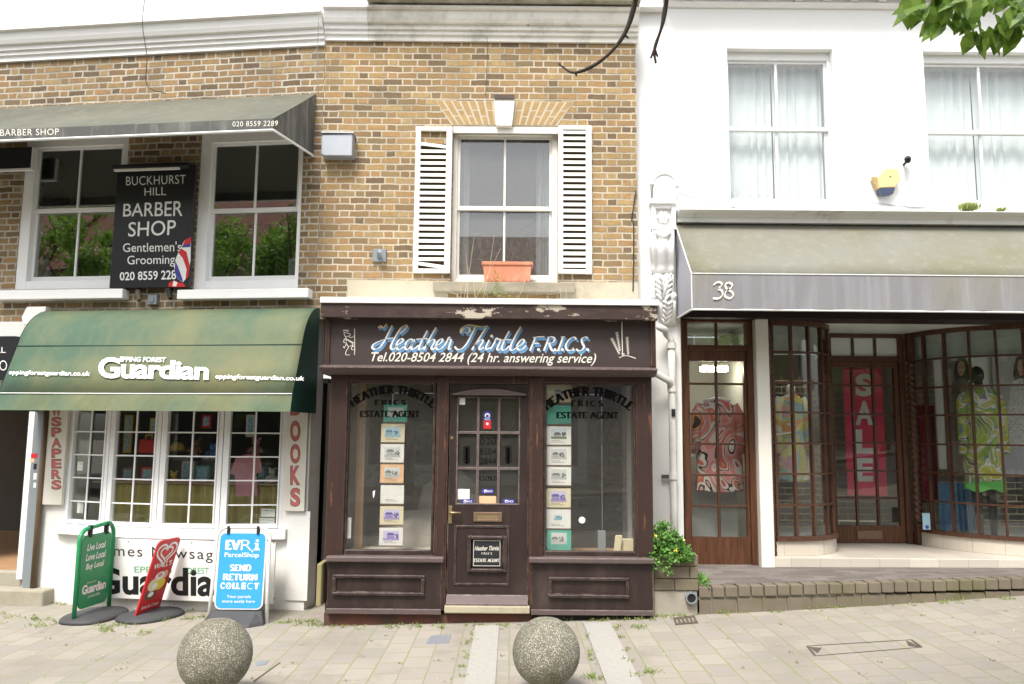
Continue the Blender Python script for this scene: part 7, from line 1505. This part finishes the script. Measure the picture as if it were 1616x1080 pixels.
tag(mb.build('weed', M['herb'], loc=p_), 'leafy weed at the wall foot left of the blue parcel board', 'plant')
mb = MB(); p_ = WC.px(1110, 908, .45); c_ = Vector((p_[0], 7.42, zk(p_[0])))
for i in range(50): leaf_quad(mb, c_ + Vector((random.gauss(-.02, .02), random.gauss(0, .08), random.uniform(0, .08))), rv() + Vector((.2, -.3, .5)), Vector((0, -1, .5)), random.uniform(.03, .06), .022)
tag(mb.build('weed', M['herb'], loc=c_), 'leafy weed beside the brick planter on the raised forecourt', 'plant')
# ================================================================== the street tree whose twigs hang into the view
def broad_leaf(mb, c, d, up, L_, wd):
    d = d.normalized(); s_ = d.cross(up).normalized(); n_ = s_.cross(d).normalized(); prof_ = ((0, .0), (.15, .32), (.4, .5), (.65, .42), (.85, .18), (1, 0))
    mid = [c + d * L_ * t - n_ * L_ * .18 * t * t for t, _ in prof_]; Lf = [m_ + s_ * wd * w_ + n_ * wd * w_ * .35 for m_, (_, w_) in zip(mid, prof_)]; Rt = [m_ - s_ * wd * w_ + n_ * wd * w_ * .35 for m_, (_, w_) in zip(mid, prof_)]
    for i in range(5):
        mb.face([mid[i], mid[i + 1], Lf[i + 1], Lf[i]], [(0, 0)] * 4); mb.face([mid[i], Rt[i], Rt[i + 1], mid[i + 1]], [(0, 0)] * 4)
tr = thing('street_tree', 'overhanging tree with bare dark twigs and fresh green leaves in the top corner', 'tree', (3.4, 1.2, g(3.4)))
tb = Vector((3.4, 1.2, g(3.4))); top = tb + Vector((.1, .3, 4.6))
MB().tube([tb + Vector((0, 0, -.1)), tb + Vector((.03, .02, 1.2)), tb + Vector((-.02, .1, 2.6)), top], [.17, .13, .115, .09], 12).build('trunk', M['bark'], tr, smooth=True)
def limb(pts, r0, r1, nm='limb'):
    P = smooth_line(pts, 5); n = len(P); rr_ = [(r0 + (r1 - r0) * i / (n - 1)) * (1 + .38 * noise.noise(P[i] * 14)) for i in range(n)]; return MB().tube(P, rr_, 8).build(nm, M['bark'], tr, smooth=True)
A1 = [at(x, y, Y) for x, y, Y in ((1010, -60, 2.9), (1003, 0, 3.0), (985, 55, 3.05), (950, 95, 3.1), (908, 115, 3.15), (884, 103, 3.17))]
A2 = [at(x, y, Y) for x, y, Y in ((1062, -60, 2.9), (1052, 0, 3.0), (1045, 40, 3.03), (1033, 78, 3.06), (1035, 100, 3.07))]
hub = Vector((.95, 2.75, 4.9))
limb([top, Vector((2.6, 2.1, 5.1)), Vector((1.6, 2.6, 5.15)), hub], .075, .03)
limb([hub, A1[0].lerp(hub, .4) + Vector((0, 0, .08))] + A1, .014, .005, 'twig'); limb([hub, A2[0].lerp(hub, .4) + Vector((.05, 0, .08))] + A2, .013, .005, 'twig')
for b, e in ((A2[3], at(1027, 92, 3.06)), (A2[3], at(1038, 90, 3.07)), (A1[4], at(910, 120, 3.15)), (A1[5], at(882, 100, 3.17)), (A1[2], at(992, 60, 3.05))): limb([b, (b + e) / 2, e], .006, .004, 'twig')
hub2 = at(1640, -160, 3.2); limb([top, Vector((3.2, 2.4, 5.1)), hub2], .06, .03)
random.seed(5); ml = MB()
CL = [(1440, 8, 3), (1462, 14, 3), (1500, 20, 4), (1485, 42, 3), (1530, 30, 4), (1546, 62, 3), (1575, 45, 4), (1600, 55, 4), (1560, 12, 4), (1520, 5, 3), (1605, 20, 4), (1590, 5, 3), (1630, 40, 3), (1475, -10, 4), (1550, -15, 4), (1610, -20, 4)]
for x, y, n in CL:
    p_ = at(x, y - 14, 3.15 + random.uniform(-.15, .15))
    for k_ in range(n + 2): broad_leaf(ml, p_ + rv(.03), Vector((random.uniform(-1, .9), random.uniform(-.5, .5), random.uniform(-1.2, -.1))), Vector((random.uniform(-.5, .5), -1, random.uniform(.2, 1))), random.uniform(.085, .135), random.uniform(.052, .075))
for x, y in ((1450, -8), (1500, 0), (1555, 20), (1600, 20)): limb([hub2, at(x + 40, y - 60, 3.2), at(x, y, 3.15)], .012, .004, 'twig')
for i in range(1100):
    a = random.uniform(0, 2 * math.pi); e = random.uniform(-.25, 1); c_ = Vector((3.4 + 1.9 * math.cos(a) * random.uniform(.3, 1), .6 + 1.7 * math.sin(a) * random.uniform(.3, 1), 5.6 + 1.1 * e))
    if (c_.y > 0.5 and (c_.z - CAM_H) / c_.y < .72): continue
    for k_ in range(3): broad_leaf(ml, c_ + rv(.12), rv() + Vector((0, 0, -.3)), Vector((random.uniform(-1, 1), random.uniform(-1, 1), 1)), .12, .085)
ml.build('leaves', M['leaf_near'], tr)
# ================================================================== the other side of the street, seen only in the glass
def far_tree(x, y, h, r_, n, lab, seed):
    random.seed(seed); c = Vector((x, y, g(x))); o = thing('leafy_tree', lab, 'tree', c); MB().tube([c, c + Vector((.1, 0, h * .3)), c + Vector((0, .1, h * .6))], [.16, .12, .07], 8).build('trunk', M['bark'], o, smooth=True)
    for k_ in range(5): a = k_ * 1.3; MB().tube([c + Vector((0, 0, h * .4)), c + Vector((math.cos(a) * r_ * .4, math.sin(a) * r_ * .4, h * .6)), c + Vector((math.cos(a) * r_ * .7, math.sin(a) * r_ * .7, h * .75))], [.06, .04, .015], 6).build('limb', M['bark'], o)
    ml = MB(); cl = [Vector((random.gauss(0, r_ * .45), random.gauss(0, r_ * .4), h * .64 + random.gauss(0, h * .15))) for _ in range(26)]
    for i in range(n):
        q_ = c + random.choice(cl) + Vector((random.gauss(0, .28), random.gauss(0, .28), random.gauss(0, .25))); leaf_quad(ml, q_, rv() + Vector((0, 0, -.2)), Vector((random.uniform(-1, 1), random.uniform(-1, 1), 1)), random.uniform(.12, .24), random.uniform(.08, .15))
    ml.build('crown', M['leaf'], o)
far_tree(-6.4, -7.6, 8.2, 2.1, 3600, 'bushy green tree across the street, mirrored in the left barber window', 1); far_tree(-2.9, -7.9, 8.0, 2.0, 3600, 'bushy green tree across the street, mirrored in the right barber window', 2); far_tree(.9, -8.3, 7.0, 1.7, 2600, 'smaller green tree across the street, mirrored in the shuttered window', 3); far_tree(-10.5, -6.8, 11.0, 2.9, 7000, 'first of four bushy trees further left across the street', 5); far_tree(-14.3, -6.5, 11.2, 3.0, 7000, 'second of four bushy trees further left across the street', 6); far_tree(-18, -6.8, 11.0, 3.0, 7000, 'third of four bushy trees further left across the street', 7); far_tree(-21.5, -6.4, 11.2, 3.0, 7000, 'last of four bushy trees far left across the street', 8); far_tree(12.5, -7.8, 6.2, 1.7, 2000, 'low green tree far right across the street', 9); far_tree(7.5, -8, 7.5, 1.9, 2600, 'green tree across the street, mirrored in the boutique bay', 4)
WO = Frame((0, -11.5, 0), ex=(-1, 0, 0))
def opposite(x0, x1, mat, he, hr, lab, fasc, first=None):
    o = thing('terrace_house', lab, 'building', ((x0 + x1) / 2, -11.5, 0)); u0, u1 = -x1, -x0; ops = []; n = max(1, int((x1 - x0) / 2.2))
    for i in range(n): uc = u0 + (u1 - u0) * (i + .5) / n; ops.append((uc - .55, uc + .55, 4.2, 5.8))
    sh = (u0 + .3, u1 - .3, .7, 2.7); MB().wall(WO, u0, u1, -.3, he, ops + [sh], -.4, 0).build('wall', mat, o)
    for q in ops: w_ = MB().frame(WO, *q, .07, .07, .07, .07, -.15, -.05).build('window', M['white_paint'], o); MB().box(WO, q[0] + .07, q[1] - .07, -.1, -.09, q[2] + .07, q[3] - .07).build('pane', M['black'], w_)
    MB().frame(WO, *sh, .1, .1, .1, .1, -.15, -.02).build('shop_window', fasc, o); MB().box(WO, sh[0] + .1, sh[1] - .1, -.1, -.09, sh[2] + .1, sh[3] - .1).build('pane', M['black'], o)
    MB().box(WO, u0 + .1, u1 - .1, .001, .15, 2.8, 3.4).build('fascia', fasc, o)
    mb = MB(); ez = Vector((0, -(4.0), hr - he)); s0 = .3
    mb.lf(WO, [(u0, s0, he - .05), (u1, s0, he - .05), (u1, -4, hr), (u0, -4, hr)]); mb.uv[-1] = [(u0, 0), (u1, 0), (u1, 5), (u0, 5)]; mb.lf(WO, [(u1, s0, he - .12), (u0, s0, he - .12), (u0, -4, hr - .1), (u1, -4, hr - .1)]); mb.lf(WO, [(u0, -4, hr), (u1, -4, hr), (u1, -8, he), (u0, -8, he)]); mb.build('roof', M['tile'], o)
opposite(-36, -25, M['brick_left'], 8.6, 13.0, 'dark brick terrace house with red tiled roof at the far left across the street', M['dark_wood']); opposite(-25, -14, M['brick_mid'], 8.4, 12.8, 'yellow brick terrace house with red tiled roof left across the street', M['dark_wood']); opposite(12, 22, M['brick_mid'], 6.3, 9.6, 'yellow brick terrace house with red tiled roof at the far right across the street', M['dark_wood']); opposite(-14, -5, M['brick_left'], 8.0, 12.4, 'brick terrace house with red tiled roof across the street at the left', M['white_paint']); opposite(-5, 2.5, M['white_render'], 6.4, 9.8, 'white terrace house with red tiled roof across the street in the middle', M['dark_wood']); opposite(2.5, 12, M['brick_left'], 6.7, 10.0, 'brick terrace house with blue shop fascia across the street at the right', plain('blue_fascia', (.06, .10, .26), .5))
